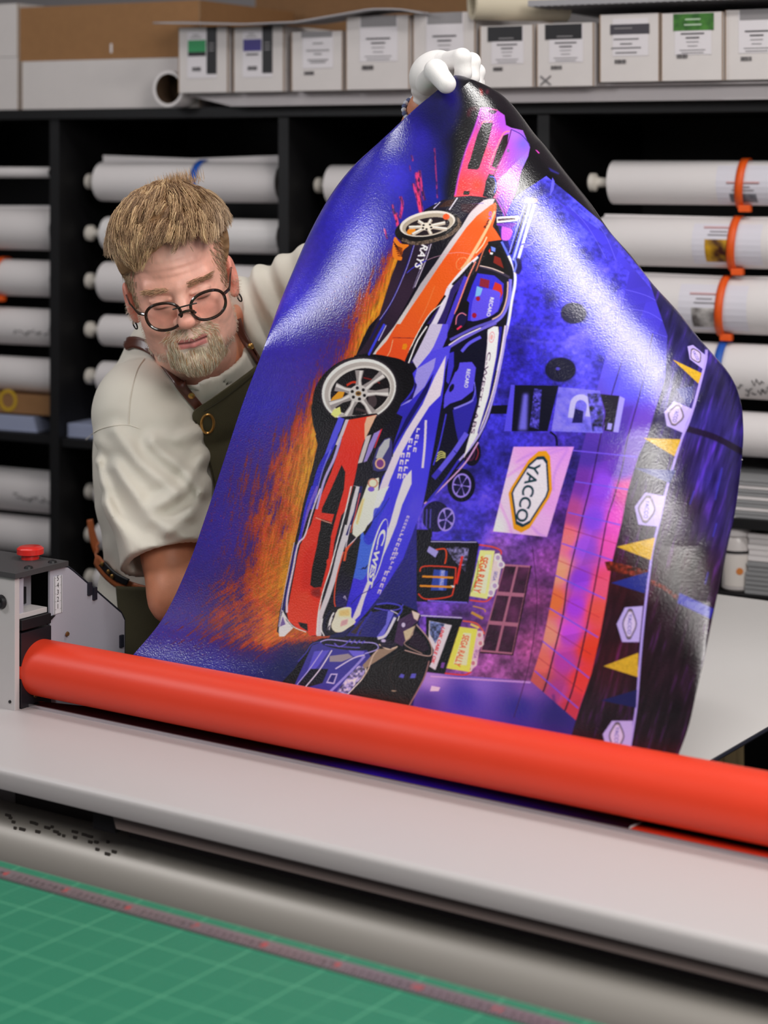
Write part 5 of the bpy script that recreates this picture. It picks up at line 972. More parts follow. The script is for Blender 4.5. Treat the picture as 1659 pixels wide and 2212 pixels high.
PG(ZC, [(672, 1052), (778, 1036), (786, 1120), (822, 1160), (760, 1210), (700, 1245), (640, 1240), (615, 1190), (640, 1120)], (250, 226, 196), sm=True); PG(ZC, [(680, 1060), (772, 1045), (776, 1110), (680, 1110)], (236, 176, 96), soft=2, al=.7); LN(ZC, [(640, 1080), (610, 1140), (590, 1230)], 5, (250, 246, 250)); PG(ZC, [(700, 1150), (760, 1130), (750, 1180), (690, 1200)], (180, 130, 150), al=.7, soft=1); LN(ZC, [(600, 1190), (590, 1230), (640, 1240)], 2.5, (24, 16, 40)); LN(ZC, [(668, 1050), (625, 1120)], 2, (20, 14, 40))
# left lip lines
for p, w, w1, c in (([(640, 840), (600, 1000), (540, 1150), (450, 1330), (370, 1659)], 14, 10, (46, 40, 190)), ([(680, 860), (650, 1000), (590, 1200), (500, 1400), (430, 1659)], 7, 5, (176, 160, 214)), ([(640, 850), (600, 960), (520, 1140)], 4, 2, (210, 40, 60)), ([(560, 1120), (480, 1330), (410, 1600)], 3, 2, (120, 116, 246))): LN(ZA, p, w, c, w1=w1)
for p, w, w1, c in (([(500, 0), (430, 170), (370, 360), (340, 480)], 6, 6, (120, 90, 200)), ([(460, 0), (400, 180), (345, 460)], 7, 4, (52, 44, 200)), ([(520, 20), (450, 220), (390, 420), (330, 500), (290, 700), (240, 950), (235, 1080)], 3, 5, (214, 196, 214)), ([(315, 500), (270, 700), (225, 950), (180, 1180)], 3.5, 2.5, (40, 34, 140)), ([(300, 480), (250, 720), (205, 960), (165, 1200)], 1.6, 1.6, (200, 190, 230))): LN(ZC, p, w, c, w1=w1)
PG(ZC, [(165, 1230), (185, 1120), (200, 1065), (235, 1150), (290, 1210), (215, 1283), (170, 1283)], (236, 226, 236)); PG(ZC, [(175, 1200), (200, 1110), (225, 1180)], (120, 100, 160)); LN(ZC, [(195, 1060), (240, 1140), (300, 1205), (400, 1245)], 2, (250, 240, 240))
# wheels
arch = ZA((900, 290), (1120, 300), (1240, 350), (1290, 440), (1300, 560), (1200, 700), (1100, 760), (1000, 700), (1150, 560)); put(mask(crs(arch)), (10, 6, 12))
put(mask(ell(ZA, (800, 655), 420, 355, -28)), (16, 12, 18)); put(mask(crs(ZA((405, 700), (400, 900), (460, 1040), (520, 1010), (680, 870), (640, 800)))), (8, 6, 12)); put(mask(ell(ZA, (810, 590), 352, 292, -18)), (44, 36, 44)); put(mask(ell(ZA, (810, 592), 338, 276, -18)), (222, 214, 212)); put(mask(ell(ZA, (814, 598), 318, 252, -18)), (176, 166, 162)); put(mask(ell(ZA, (818, 600), 288, 220, -18)), (206, 198, 194)); put(mask(ell(ZA, (822, 606), 272, 204, -18)), (18, 10, 14))
PG(ZA, [(640, 590), (700, 560), (650, 700), (600, 740), (545, 720), (570, 660)], (250, 150, 30)); PG(ZA, [(580, 770), (640, 740), (650, 800), (600, 840), (560, 810)], (255, 226, 130)); LN(ZA, [(700, 550), (760, 520), (830, 540)], 5, (190, 50, 20)); LN(ZA, [(850, 480), (930, 500), (1000, 530)], 3, (120, 20, 16)); EL(ZA, (930, 690), 40, 60, (70, 56, 60)); LN(ZA, [(780, 760), (860, 780), (900, 820)], 6, (60, 46, 50))
HBP = (805, 622)
for tx, ty in ((815, 405), (1035, 440), (1088, 612), (935, 806), (700, 838), (540, 735), (590, 560)):
    d = np.array([tx-HBP[0], ty-HBP[1]], float); n = np.array([-d[1], d[0]])/np.linalg.norm(d); h = np.array(HBP, float)
    PG(ZA, [tuple(h+n*44), tuple(h+d*.55+n*22), tuple(h+d*.96+n*40), tuple(h+d*.96-n*40), tuple(h+d*.55-n*22), tuple(h-n*44)], (150, 140, 140)); PG(ZA, [tuple(h+n*34), tuple(h+d*.55+n*14), tuple(h+d*.95+n*30), tuple(h+d*.95+n*2), tuple(h+d*.55-n*4), tuple(h)], (212, 204, 202))
EL(ZA, HBP, 84, 76, (196, 188, 186), rot=-15)
for k in range(6): q = math.radians(60*k+20); EL(ZA, (HBP[0]+58*math.cos(q), HBP[1]+50*math.sin(q)), 14, 14, (24, 16, 20))
EL(ZA, (805, 622), 26, 22, (150, 110, 50)); EL(ZA, (805, 622), 18, 12, (70, 46, 30))
PG(ZA, [(500, 880), (640, 835), (970, 800), (985, 815), (700, 860), (560, 1000), (440, 1080), (420, 1000)], (16, 8, 16)); PG(ZA, [(720, 858), (970, 812), (880, 990), (850, 1060), (810, 1200), (700, 1250), (670, 1230), (640, 1110), (680, 930)], RD); PG(ZA, [(880, 835), (970, 812), (900, 960), (862, 1040), (860, 900)], (250, 172, 144)); PG(ZA, [(630, 830), (680, 850), (640, 960), (560, 1120), (500, 1180), (570, 980)], (84, 80, 240)); PG(ZA, [(690, 855), (720, 855), (670, 990), (620, 1090), (600, 1080), (650, 960)], (196, 184, 196))
put(mask(ell(ZB_, (415, 445), 288, 128, -10)), (18, 12, 16)); LN(ZB_, [(190, 540), (300, 575), (460, 550), (600, 500), (680, 420), (670, 350)], 8, textured(lambda x, y: np.ones(x.shape+(1,))*np.array([92, 76, 66]), 2, 97, .9)); put(mask(ell(ZB_, (408, 408), 240, 106, -10)), (214, 204, 196)); put(mask(ell(ZB_, (412, 416), 222, 92, -10)), (170, 156, 140)); put(mask(ell(ZB_, (410, 430), 190, 72, -10)), (34, 22, 30))
EL(ZB_, (270, 470), 40, 26, (240, 130, 30), rot=-30); EL(ZB_, (568, 348), 28, 26, (250, 84, 30))
for tx, ty in ((440, 372), (560, 400), (575, 455), (440, 500), (280, 500), (250, 440), (330, 385)): LN(ZB_, [(405, 432), (tx, ty)], 7, (186, 170, 156), sm=False, w1=8); LN(ZB_, [(405, 428), (tx, ty-6)], 2.5, (240, 230, 220), sm=False)
EL(ZB_, (405, 432), 56, 34, (216, 204, 190)); 
for q in ((375, 420), (430, 415), (440, 440), (400, 455), (370, 445)): EL(ZB_, q, 10, 8, (26, 16, 20))
# rear bumper bits and wing
PG(ZB_, [(400, 290), (540, 205), (660, 178), (780, 172), (960, 190), (890, 205), (800, 270), (740, 360), (700, 400), (660, 330), (560, 285)], (26, 18, 40)); LN(ZB_, [(665, 185), (595, 290)], 2.5, (226, 216, 236), sm=False); LN(ZB_, [(760, 290), (780, 240), (890, 232)], 1.8, (150, 130, 190), sm=False); LN(ZB_, [(470, 240), (520, 220), (460, 280)], 2, (210, 200, 230), sm=False)
PG(ZB_, [(560, 215), (650, 190), (610, 260), (500, 270)], (60, 34, 30)); PG(ZB_, [(690, 240), (850, 235), (760, 320), (700, 300)], (52, 18, 34), soft=1)
PG(ZB_, [(1000, 350), (1060, 345), (1180, 340), (1195, 355), (1175, 385), (1000, 402)], (230, 216, 210)); PG(ZB_, [(1010, 366), (1160, 358), (1160, 372), (1010, 384)], (70, 50, 70)); PG(ZB_, [(1050, 420), (1120, 450), (1135, 480), (1110, 540), (1070, 552), (1040, 530)], (196, 96, 226), sm=True); PG(ZB_, [(1000, 405), (1180, 400), (1130, 450), (1000, 420)], (120, 50, 180))
PG(ZB_, [(1240, 232), (1335, 232), (1180, 780), (1150, 810), (1110, 650)], (56, 60, 190)); LN(ZB_, [(1262, 240), (1190, 460), (1120, 670)], 4, (16, 14, 50)); LN(ZB_, [(1285, 240), (1215, 470), (1140, 720)], 5, (176, 180, 252)); LN(ZB_, [(1322, 240), (1245, 500), (1160, 790)], 6, (226, 222, 255)); LN(ZB_, [(1240, 240), (1170, 450), (1105, 660)], 1.6, (180, 180, 250)); EL(ZB_, (1290, 210), 62, 26, (176, 150, 130), al=.8)
LN(ZB_, [(1200, 590), (1280, 560), (1340, 500)], 3, (96, 90, 230)); LN(ZB_, [(1190, 620), (1280, 590), (1330, 540)], 1.6, (150, 140, 250)); EL(ZB_, (1180, 770), 34, 70, (16, 10, 50), soft=1, al=.85); LN(ZB_, [(1150, 700), (1165, 760), (1150, 820)], 4, (110, 120, 240))
ART = np.clip(boxblur(ART, 1), 0, 255)
def art_at(px, py):
    fx = np.clip((px-AX0)*AS-.5, 0, AW*AS-2.001); fy = np.clip((py-AY0)*AS-.5, 0, AH*AS-2.001); x0 = fx.astype(int); y0 = fy.astype(int); fx = (fx-x0)[..., None]; fy = (fy-y0)[..., None]
    return (ART[y0, x0]*(1-fx)+ART[y0, x0+1]*fx)*(1-fy)+(ART[y0+1, x0]*(1-fx)+ART[y0+1, x0+1]*fx)*fy
# ================================================================= THE PRINT: one curved sheet coming out of the rollers, held up at its top corner
setframe(THM)
def arc(P, n):
    P = crs(P, 12, False); L = np.concatenate([[0], np.cumsum(np.linalg.norm(np.diff(P, axis=0), axis=1))]); t = np.linspace(0, L[-1], n)
    return np.stack([np.interp(t, L, P[:, 0]), np.interp(t, L, P[:, 1])], 1), L[-1]
LEFT = [(288, 1414), (352, 1335), (405, 1225), (446, 1110), (487, 985), (525, 870), (565, 765), (602, 660), (634, 582), (668, 505), (712, 425), (760, 362), (820, 306), (893, 238), (940, 199), (983, 162)]
RIGHT = [(1462, 1640), (1487, 1571), (1506, 1488), (1524, 1409), (1540, 1330), (1557, 1251), (1574, 1169), (1589, 1100), (1603, 991)]
TOPS = [(983, 162), (1003, 165), (1037, 178), (1073, 197), (1100, 219), (1126, 250), (1155, 289), (1182, 320), (1220, 369), (1275, 438), (1319, 502), (1366, 555), (1410, 613), (1463, 671), (1504, 723), (1543, 768), (1571, 801), (1590, 834), (1600, 867), (1604, 892), (1606, 940), (1603, 991)]
NU, NV = 880, 1040
Bc = np.stack([np.linspace(288, 1462, NU), np.linspace(1414, 1640, NU)], 1); Sc, _ = arc(TOPS, NU); Lc, _ = arc(LEFT, NV); Rc, _ = arc(RIGHT, NV)
u = np.linspace(0, 1, NU)[None, :, None]; v = np.linspace(0, 1, NV)[:, None, None]
P2 = (1-v)*Bc[None]+v*Sc[None]+(1-u)*Lc[:, None]+u*Rc[:, None]-((1-u)*(1-v)*Bc[0]+u*(1-v)*Bc[-1]+(1-u)*v*Sc[0]+u*v*Sc[-1])
def dist_to(P2, C):
    ri = np.unique(np.r_[0:NV:12, NV-14:NV:3, NV-1]); ci = np.unique(np.r_[0:NU:12, 0:14:3, NU-1]); Q = P2[ri][:, ci].reshape(-1, 2); C = C[::3]; D = np.sqrt(((Q[:, None]-C[None])**2).sum(-1)).min(1).reshape(len(ri), len(ci))
    D = np.stack([np.interp(np.arange(NU), ci, r) for r in D]); return np.stack([np.interp(np.arange(NV), ri, c) for c in D.T], 1)
tb_ = (Bc[:, 0]-CXP)/FP; d0 = (YR+RR+.012)/(cT+sT*tb_)                       # depth along the roller
dS = np.interp(np.linspace(0, 1, NU), [0, .3, .7, 1], [3.02, 2.93, 2.78, 2.70])
uu = u[..., 0]; vv = v[..., 0]
FLR = .020*np.clip(1.1-3.0*uu, 0, 1); base = (1-vv)*d0[None]+vv*dS[None]+FLR*(1-vv)**2-FLR*np.clip(1-vv/.15, 0, 1)**2-POST_BOW*np.sin(np.pi*vv)*(1-.3*uu)
dt = dist_to(P2, np.concatenate([Sc, Rc[::-1]])); kf = np.interp(P2[..., 1], [985, 1040, 1100, 1180, 1300, 1420, 1540], [1, .95, .78, .50, .26, .12, .04]); sp = np.clip(np.linspace(0, 1, NU)/.22, .16, 1)[None]; Rt = CURL_R*FP/2.85*sp*np.ones_like(dt)    # curl radius in units
w = np.clip(1-dt/Rt, 0, 1); curl = CURL_R*sp*(1-np.sqrt(np.clip(1-w**2, 0, 1)))*CURL_K*kf
dl = dist_to(P2, Lc[int(NV*.45):]); Rl = LC_R*FP/2.95; lw = np.clip((vv-.48)/.2, 0, 1)*np.clip((.94-vv)/.22, 0, 1); lw = lw*lw*(3-2*lw); wl = np.clip(1-dl/Rl, 0, 1); curl2 = LC_R*.8*(1-np.sqrt(np.clip(1-wl**2, 0, 1)))*lw
dB = 1-vv
D = base+np.minimum(curl, .5)+curl2
a_ = (P2[..., 0]-CXP)/FP*D
def cam3(px, py, d):
    a = (px-CXP)/FP*d; return np.stack([-sT*d+cT*a, cT*d+sT*a, HC-(py-HYP)/FP*d], -1)
G = cam3(P2[..., 0], P2[..., 1], D); C3 = lin(art_at(P2[..., 0], P2[..., 1]))
# rows curling back behind the top fold
T = np.gradient(Sc, axis=0); N = np.stack([T[:, 1], -T[:, 0]], 1); N /= np.linalg.norm(N, axis=1, keepdims=True)
rows, cols = [], []
for k in range(1, 19):
    ph = math.radians(90+5.5*k); r = CURL_R*sp[0]; din = r*FP/2.85*(1-math.sin(ph)); dz = r*(1-math.cos(ph))*CURL_K
    q = Sc-N*din[:, None]; e = np.clip((u[0, :, 0])/.08, 0, 1)*np.clip((1-u[0, :, 0])/.03, 0, 1)
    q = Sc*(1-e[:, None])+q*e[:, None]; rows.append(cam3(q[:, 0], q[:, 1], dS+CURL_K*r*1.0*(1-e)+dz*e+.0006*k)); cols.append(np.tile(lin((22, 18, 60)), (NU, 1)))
# rows running down behind the roller and forward through the nip
low, lowc = [], []
X0r = G[0, :, 0]; e0c = C3[0]
for k in range(1, 9):
    a = math.radians(-10+100*k/8.0) if k else 0
    y = YR+(RR+.0016)*math.cos(a); z = ZR-(RR+.0016)*math.sin(a)
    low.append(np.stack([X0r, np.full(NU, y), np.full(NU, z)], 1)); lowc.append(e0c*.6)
xl_, xr_2 = onY(64, 1522, YPa)[0], onY(1352, 1796, YPa)[0]
strip = idw([(270, 150, (10, 6, 10)), (700, 150, (8, 6, 16)), (900, 150, (16, 12, 110)), (1000, 150, (22, 14, 120)), (1200, 150, (10, 8, 60)), (1400, 150, (10, 8, 26)), (1560, 150, (6, 4, 12))])
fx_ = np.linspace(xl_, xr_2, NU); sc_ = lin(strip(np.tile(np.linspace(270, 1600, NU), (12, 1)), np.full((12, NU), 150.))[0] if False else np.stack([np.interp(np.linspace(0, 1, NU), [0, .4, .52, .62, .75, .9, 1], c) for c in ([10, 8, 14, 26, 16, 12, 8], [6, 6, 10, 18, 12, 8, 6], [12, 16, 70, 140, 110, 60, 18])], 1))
for k in range(0, 6):
    t = k/5; y = YR*(1-t)+(YPa+.004)*t-.0; z = (ZR-RR-.0012)*(1-t)+(ZP+.0008)*t
    X = X0r*(1-min(1, t*1.6+.2))+fx_*min(1, t*1.6+.2); low.append(np.stack([X, np.full(NU, y), np.full(NU, z)], 1)); lowc.append(sc_)
allG = np.concatenate([np.array(low)[::-1], G, np.array(rows)]); allC = np.concatenate([np.array(lowc)[::-1], C3, np.array(cols)])
allC = np.clip(np.maximum(allC, 1e-5)**1.07*PRINT_GAIN, 0, .92)
h_, w_ = allG.shape[:2]; idx = np.arange(h_*w_, dtype=np.int32).reshape(h_, w_)
F = np.stack([idx[:-1, :-1], idx[:-1, 1:], idx[1:, 1:], idx[1:, :-1]], -1).reshape(-1, 4)
pm = mat('printed gloss paper', (255, 255, 255), PRINT_ROUGH, attr='print_ink', bump=.22, bscale=420, spec=.9)
GW = toworld(allG)
sheet = obj('poster_print', GW.reshape(-1, 3), F, pm, None, True)
at = sheet.data.color_attributes.new('print_ink', 'FLOAT_COLOR', 'POINT'); at.data.foreach_set('color', np.concatenate([allC.reshape(-1, 3), np.ones((h_*w_, 1))], 1).astype(np.float32).ravel())
tag(sheet, 'large glossy photo print of racing cars in a garage, held up by the man', 'poster')
# white reverse of the sheet, a paper's thickness behind
GB = GW[::4, ::4]; e1 = np.gradient(GB, axis=0); e2 = np.gradient(GB, axis=1); NB = np.cross(e2, e1); NB /= np.linalg.norm(NB, axis=-1, keepdims=True)+1e-9
s_ = np.sign((NB*(-GB+np.array([0, 0, HC]))).sum(-1).mean()); hb, wb = GB.shape[:2]; ib = np.arange(hb*wb).reshape(hb, wb)
Fb = np.stack([ib[:-1, :-1], ib[1:, :-1], ib[1:, 1:], ib[:-1, 1:]], -1).reshape(-1, 4)
obj('white_reverse', (GB-NB*s_*.0016).reshape(-1, 3), Fb, M_gloss, sheet, True)
setframe(THW)
# ================================================================= THE MAN.  Shapes are blended solids worked out in (right, depth, up) metres
F_ = -T_
def rz(x, y, d): return np.array([(x-CXP)/FP*d, d, HC-(y-HYP)/FP*d])
def wd(P): P = np.asarray(P, float); return P[..., :1]*R_+P[..., 1:2]*F_+P[..., 2:]*U_
def smin(a, b, k): h = np.clip(.5+.5*(b-a)/k, 0, 1); return b*(1-h)+a*h-k*h*(1-h)
def smax(a, b, k): return -smin(-a, -b, k)
def s_ell(P, c, r, M=None):
    q = P-np.asarray(c, np.float32)
    if M is not None: q = q@np.asarray(M, np.float32).T
    r = np.asarray(r, np.float32); k0 = np.linalg.norm(q/r, axis=-1); k1 = np.linalg.norm(q/(r*r), axis=-1)+1e-9; return k0*(k0-1)/k1
def s_cap(P, a, b, ra, rb=None):
    rb = ra if rb is None else rb; a = np.asarray(a, np.float32); b = np.asarray(b, np.float32); ab = b-a; t = np.clip(((P-a)@ab)/(ab@ab), 0, 1)
    return np.linalg.norm(P-a-t[..., None]*ab, axis=-1)-(ra+(rb-ra)*t)
def nets(f, lo, hi, h):
    """surface of f=0 on a grid"""
    lo = np.array(lo, float); n = np.ceil((np.array(hi)-lo)/h).astype(int)+1
    V = np.empty(n, np.float32); ax = [lo[i]+h*np.arange(n[i]) for i in range(3)]
    st = max(1, int(1.5e6/(n[1]*n[2])))
    for i in range(0, n[0], st):
        g = np.stack(np.meshgrid(ax[0][i:i+st], ax[1], ax[2], indexing='ij'), -1).astype(np.float32); V[i:i+st] = f(g)
    s = V < 0; m = n-1; sl = lambda a, d: tuple(slice(d[k], a.shape[k]-1+d[k]) for k in range(3))
    C = [(i, j, k) for i in (0, 1) for j in (0, 1) for k in (0, 1)]
    cnt = sum(s[sl(s, c)].astype(np.int8) for c in C); act = (cnt > 0) & (cnt < 8); idx = -np.ones(m, np.int64); ids = np.argwhere(act); idx[act] = np.arange(len(ids))
    acc = np.zeros((len(ids), 3)); num = np.zeros(len(ids)); I, J, K = ids.T
    for a in range(8):
        for b in range(a+1, 8):
            ca, cb = C[a], C[b]
            if sum(abs(ca[q]-cb[q]) for q in range(3)) != 1: continue
            va = V[I+ca[0], J+ca[1], K+ca[2]]; vb = V[I+cb[0], J+cb[1], K+cb[2]]; x = (va < 0) != (vb < 0); t = np.where(x, va/(va-vb+1e-12), 0)
            acc += np.where(x[:, None], np.array(ca)+t[:, None]*(np.array(cb)-np.array(ca)), 0); num += x
    P = lo+h*(ids+acc/num[:, None]); F = []
    for ax_ in range(3):
        d = [0, 0, 0]; d[ax_] = 1; a0 = s[:-1 if d[0] else None, :-1 if d[1] else None, :-1 if d[2] else None]; a1 = s[d[0]:, d[1]:, d[2]:]
        e = np.argwhere(a0 != a1); o1, o2 = [(1, 2), (2, 0), (0, 1)][ax_]; e = e[(e[:, o1] > 0) & (e[:, o2] > 0) & (e[:, o1] < m[o1]) & (e[:, o2] < m[o2]) & (e[:, ax_] < m[ax_])]
        def at(q1, q2): w = e.copy(); w[:, o1] += q1; w[:, o2] += q2; return idx[w[:, 0], w[:, 1], w[:, 2]]
        q = np.stack([at(-1, -1), at(0, -1), at(0, 0), at(-1, 0)], 1); fl = s[e[:, 0], e[:, 1], e[:, 2]]; q[~fl] = q[~fl][:, ::-1]; F.append(q[(q >= 0).all(1)])
    return P, np.concatenate(F)
def grad(f, P, h=.0008):
    P = P.astype(np.float32); g = np.stack([f(P+np.eye(3, dtype=np.float32)[i]*h)-f(P-np.eye(3, dtype=np.float32)[i]*h) for i in range(3)], -1); return g/(np.linalg.norm(g, axis=-1, keepdims=True)+1e-9)
def ray(f, px, py, d0=2.9, d1=3.9, n=160):
    """depth at which the sight line of (px, py) meets the solid"""
    px = np.asarray(px, float); py = np.asarray(py, float); d = np.full(px.shape, d0)
    for _ in range(60):
        P = np.stack([(px-CXP)/FP*d, d, HC-(py-HYP)/FP*d], -1).astype(np.float32); v = f(P); d = np.where(v > .0004, np.minimum(d+np.maximum(v*.75, .0003), d1), d)
    return d
def onbody(f, px, py, lift=.003, d0=2.9):
    d = ray(f, px, py, d0); P = np.stack([(np.asarray(px)-CXP)/FP*d, d, HC-(np.asarray(py)-HYP)/FP*d], -1); n = grad(f, P, .004); return P+n*lift, n
def colored(o, C, name='tint'):
    a = o.data.color_attributes.new(name, 'FLOAT_COLOR', 'POINT'); a.data.foreach_set('color', np.concatenate([C, np.ones((len(C), 1))], 1).astype(np.float32).ravel())
# ---- head frame: looking down, tilted
p_, rl_, yw_ = math.radians(17), math.radians(13.5), math.radians(4)
hy = np.array([0, -math.cos(p_), -math.sin(p_)]); hz = np.array([0, -math.sin(p_), math.cos(p_)]); hx = np.array([1., 0, 0])
hx, hy = hx*math.cos(yw_)-hy*math.sin(yw_)*-1*-1, hy*math.cos(yw_)+hx*math.sin(yw_)
def rollv(v): c, s = math.cos(rl_), math.sin(rl_); return np.array([v[0]*c-v[2]*s, v[1], v[0]*s+v[2]*c])
hx, hy, hz = rollv(hx), rollv(hy), rollv(hz); HM = np.stack([hx, hy, hz]).astype(np.float32); HO = rz(392, 627, 3.25).astype(np.float32)
def hl(P): return (P-HO)@HM.T                     # to head coordinates
def hw(L): return np.asarray(L, float)@HM.astype(float)+HO
E = lambda q, c, r: s_ell(q, c, r)
def head_sdf(P):
    q = hl(P); a = q.copy(); a[..., 0] = np.abs(q[..., 0])
    f = E(q, (0, -.014, .050), (.079, .099, .086))
    f = smin(f, E(q, (0, .030, -.012), (.069, .060, .080)), .03); f = smin(f, E(q, (0, .030, -.062), (.064, .056, .046)), .025)
    f = smin(f, E(q, (0, .068, -.088), (.030, .026, .022)), .022)
    f = smin(f, E(a, (.042, .055, -.022), (.028, .026, .028)), .018); f = smin(f, E(a, (.046, .035, -.060), (.022, .03, .028)), .02)
    f = smin(f, s_cap(a, (0, .084, .036), (.045, .070, .041), .010, .008), .014)
    f = smax(f, -E(a, (.031, .102, .018), (.021, .020, .014)), .012)
    f = smin(f, E(a, (.032, .0735, .0175), (.0165, .0155, .0135)), .004)
    f = smin(f, s_cap(a, (.018, .087, .0215), (.047, .078, .0225), .0035, .003), .003)                       # upper lid fold
    f = smin(f, s_cap(a, (.018, .083, .006), (.044, .074, .005), .0025), .005)                               # bag under the eye
    f = smin(f, s_cap(q, (0, .086, .026), (0, .106, -.004), .0085, .0115), .009); f = smin(f, E(q, (0, .1115, -.0125), (.0145, .014, .0125)), .007)
    f = smin(f, E(a, (.0135, .1005, -.0165), (.009, .0115, .009)), .004); f = smax(f, -E(a, (.0068, .1065, -.0245), (.004, .006, .0035)), .003)
    f = smin(f, E(q, (0, .080, -.048), (.033, .020, .026)), .016)
    f = smin(f, s_cap(a, (0, .0985, -.0455), (.021, .090, -.0505), .0048, .003), .004); f = smin(f, s_cap(a, (0, .098, -.0575), (.018, .0895, -.0545), .0062, .0035), .004)
    f = smax(f, -s_cap(a, (0, .1065, -.0512), (.024, .0955, -.0525), .0022), .002)
    f = smax(f, -E(q, (0, .098, -.0715), (.018, .007, .006)), .008)
    w = .0007*np.sin(q[..., 2]*560+q[..., 0]*20)*np.exp(-((q[..., 2]-.066)/.016)**2)*(q[..., 1] > .04)*np.exp(-(q[..., 0]/.045)**2); f = f-w     # forehead lines
    # ears
    e = E(a, (.0845, -.012, .002), (.0085, .018, .031)); e = smax(e, -E(a, (.0935, -.004, .008), (.007, .011, .018)), .004); e = smin(e, E(a, (.082, -.004, -.026), (.006, .008, .009)), .006)
    f = smin(f, e, .007)
    # neck
    f = smin(f, s_cap(P, hw((0, -.035, -.03)), NB_, .066, .070), .03)
    return f
NB_ = rz(432, 800, 3.42)
SHR, ELR, WRR = rz(312, 905, 3.38), rz(384, 1286, 3.24), rz(600, 1215, 3.20)          # arm held down
SHL, ELL_, WRL = rz(585, 690, 3.46), rz(812, 560, 3.42), rz(920, 232, 3.15)            # raised arm
PEL = rz(385, 1400, 3.56)
def core_sdf(P):
    f = s_cap(P, rz(445, 950, 3.50), PEL, .095, .12); f = smin(f, s_cap(P, SHR, SHL, .06), .06); f = smin(f, s_cap(P, NB_, rz(440, 900, 3.46), .062, .08), .04)
    f = smin(f, s_cap(P, SHR, ELR, .055, .046), .03); f = smin(f, s_cap(P, ELR, WRR, .047, .030), .012)
    f = smin(f, s_cap(P, SHL, ELL_, .055, .046), .03); f = smin(f, s_cap(P, ELL_, WRL, .047, .028), .012)
    for s in (-1, 1):
        hp = PEL+np.array([.09*s, 0, -.05]); kn = hp+np.array([.02*s, -.02, -.40]); an = kn+np.array([0, .02, -.38]); f = smin(f, s_cap(P, hp, kn, .085, .058), .05); f = smin(f, s_cap(P, kn, an, .058, .04), .03)
    return f
Ph, Fh = nets(head_sdf, HO+(-.14, -.15, -.2), HO+(.14, .26, .21), .0017)
Pc, Fc = nets(lambda P: smax(core_sdf(P), -s_cap(P, NB_+(0, 0, .03), NB_+(0, 0, .3), .03), .01), (-.75, 3.0, .08), (.14, 3.75, 1.82), .009)
hand_r = []
_L = hl(Ph.astype(np.float32)); Nh = grad(head_sdf, Ph)
x_, y_, z_ = np.abs(_L[:, 0]), _L[:, 1], _L[:, 2]; g_ = lambda v, c, s: np.exp(-((v-c)/s)**2)
skin = np.tile(np.array([228, 164, 138.]), (len(Ph), 1))
def blend(w, c): global skin; w = np.clip(w, 0, 1)[:, None]; skin = skin*(1-w)+np.array(c, float)*w
blend(.55*g_(x_, .042, .022)*g_(z_, -.012, .024)*(y_ > .03), (216, 122, 100)); blend(.4*g_(x_, 0, .018)*g_(z_, -.014, .018)*(y_ > .08), (220, 124, 104)); blend(.35*g_(z_, .06, .03)*(y_ > .02), (224, 142, 120)); blend(.25*g_(z_, .088, .02)*(y_ > .04), (240, 190, 170))
blend(.8*g_(z_, .012, .010)*g_(x_, .032, .018)*(y_ > .06), (224, 150, 130)); blend(.95*g_(z_, -.0468, .0042)*(x_ < .023)*(y_ > .088), (196, 112, 104)); blend(.95*g_(z_, -.0572, .0052)*(x_ < .021)*(y_ > .088), (206, 118, 110)); blend(.95*g_(z_, -.0514, .0018)*(x_ < .025)*(y_ > .08), (96, 44, 42))
blend(.9*g_(z_, .0085, .0016)*g_(x_, .032, .013)*(y_ > .078), (84, 56, 44)); blend(.6*(x_ > .078)*(z_ > -.04), (222, 120, 100)); blend(.75*((z_ < -.062) & (y_ > .034) & (x_ < .046)), (244, 212, 190)); blend(.6*((z_ > -.044) & (z_ < -.028) & (y_ > .08) & (x_ < .03)), (240, 200, 178)); blend(.5*(g_(z_, -.05, .03)*(x_ > .035)), (222, 158, 136))
rn = fbm(_L[:, 0]*1000+50, _L[:, 2]*1000+_L[:, 1]*600+90, 9, 5, 4); skin *= (.93+.14*rn)[:, None]; skin = np.clip(skin*np.array([1.08, 1.14, 1.20]), 0, 252)
M_skin = mat('skin', (220, 160, 135), .46, attr='tint', sss=.12, bump=.10, bscale=420, spec=.45)
nb = len(Pc); sk2 = np.tile(np.array([214, 142, 108.]), (nb, 1))*(.94+.12*fbm(Pc[:, 0]*1000, Pc[:, 2]*1000, 12, 8)[:, None])
man = obj('person', wd(np.vstack([Ph, Pc])), np.vstack([Fh, Fc+len(Ph)]), M_skin, None, True); colored(man, lin(np.vstack([skin, sk2])))
tag(man, 'person in cream T-shirt, olive apron, glasses and white glove, holding up the print', 'person')
# ---- hair made of separate strands
def strands(name, paths, r0, cols, m, parent, tip=.25):
    """paths (N,K,3) in person space"""
    N_, K, _ = paths.shape; W = wd(paths); t = np.gradient(W, axis=1); t /= np.linalg.norm(t, axis=-1, keepdims=True)+1e-9; up = np.array([.3, .5, .8]); a = np.cross(t, up); a /= np.linalg.norm(a, axis=-1, keepdims=True)+1e-9; b = np.cross(t, a)
    rr = (np.asarray(r0).reshape(-1, 1)*np.ones((N_, 1)))*np.interp(np.linspace(0, 1, K), [0, .25, .6, 1], [.8, 1, .9, tip]); V = np.stack([W+(a*math.cos(q)+b*math.sin(q))*rr[..., None] for q in (0, 2.094, 4.189)], 2)
    i0 = (np.arange(N_)[:, None, None]*K+np.arange(K-1)[None, :, None])*3; k = np.arange(3)[None, None]; k2 = (k+1) % 3; F = np.stack([i0+k, i0+k2, i0+3+k2, i0+3+k], -1).reshape(-1, 4)
    o = obj(name, V.reshape(-1, 3), F, m, parent, True); colored(o, np.repeat(lin(cols), K*3, 0)); return o
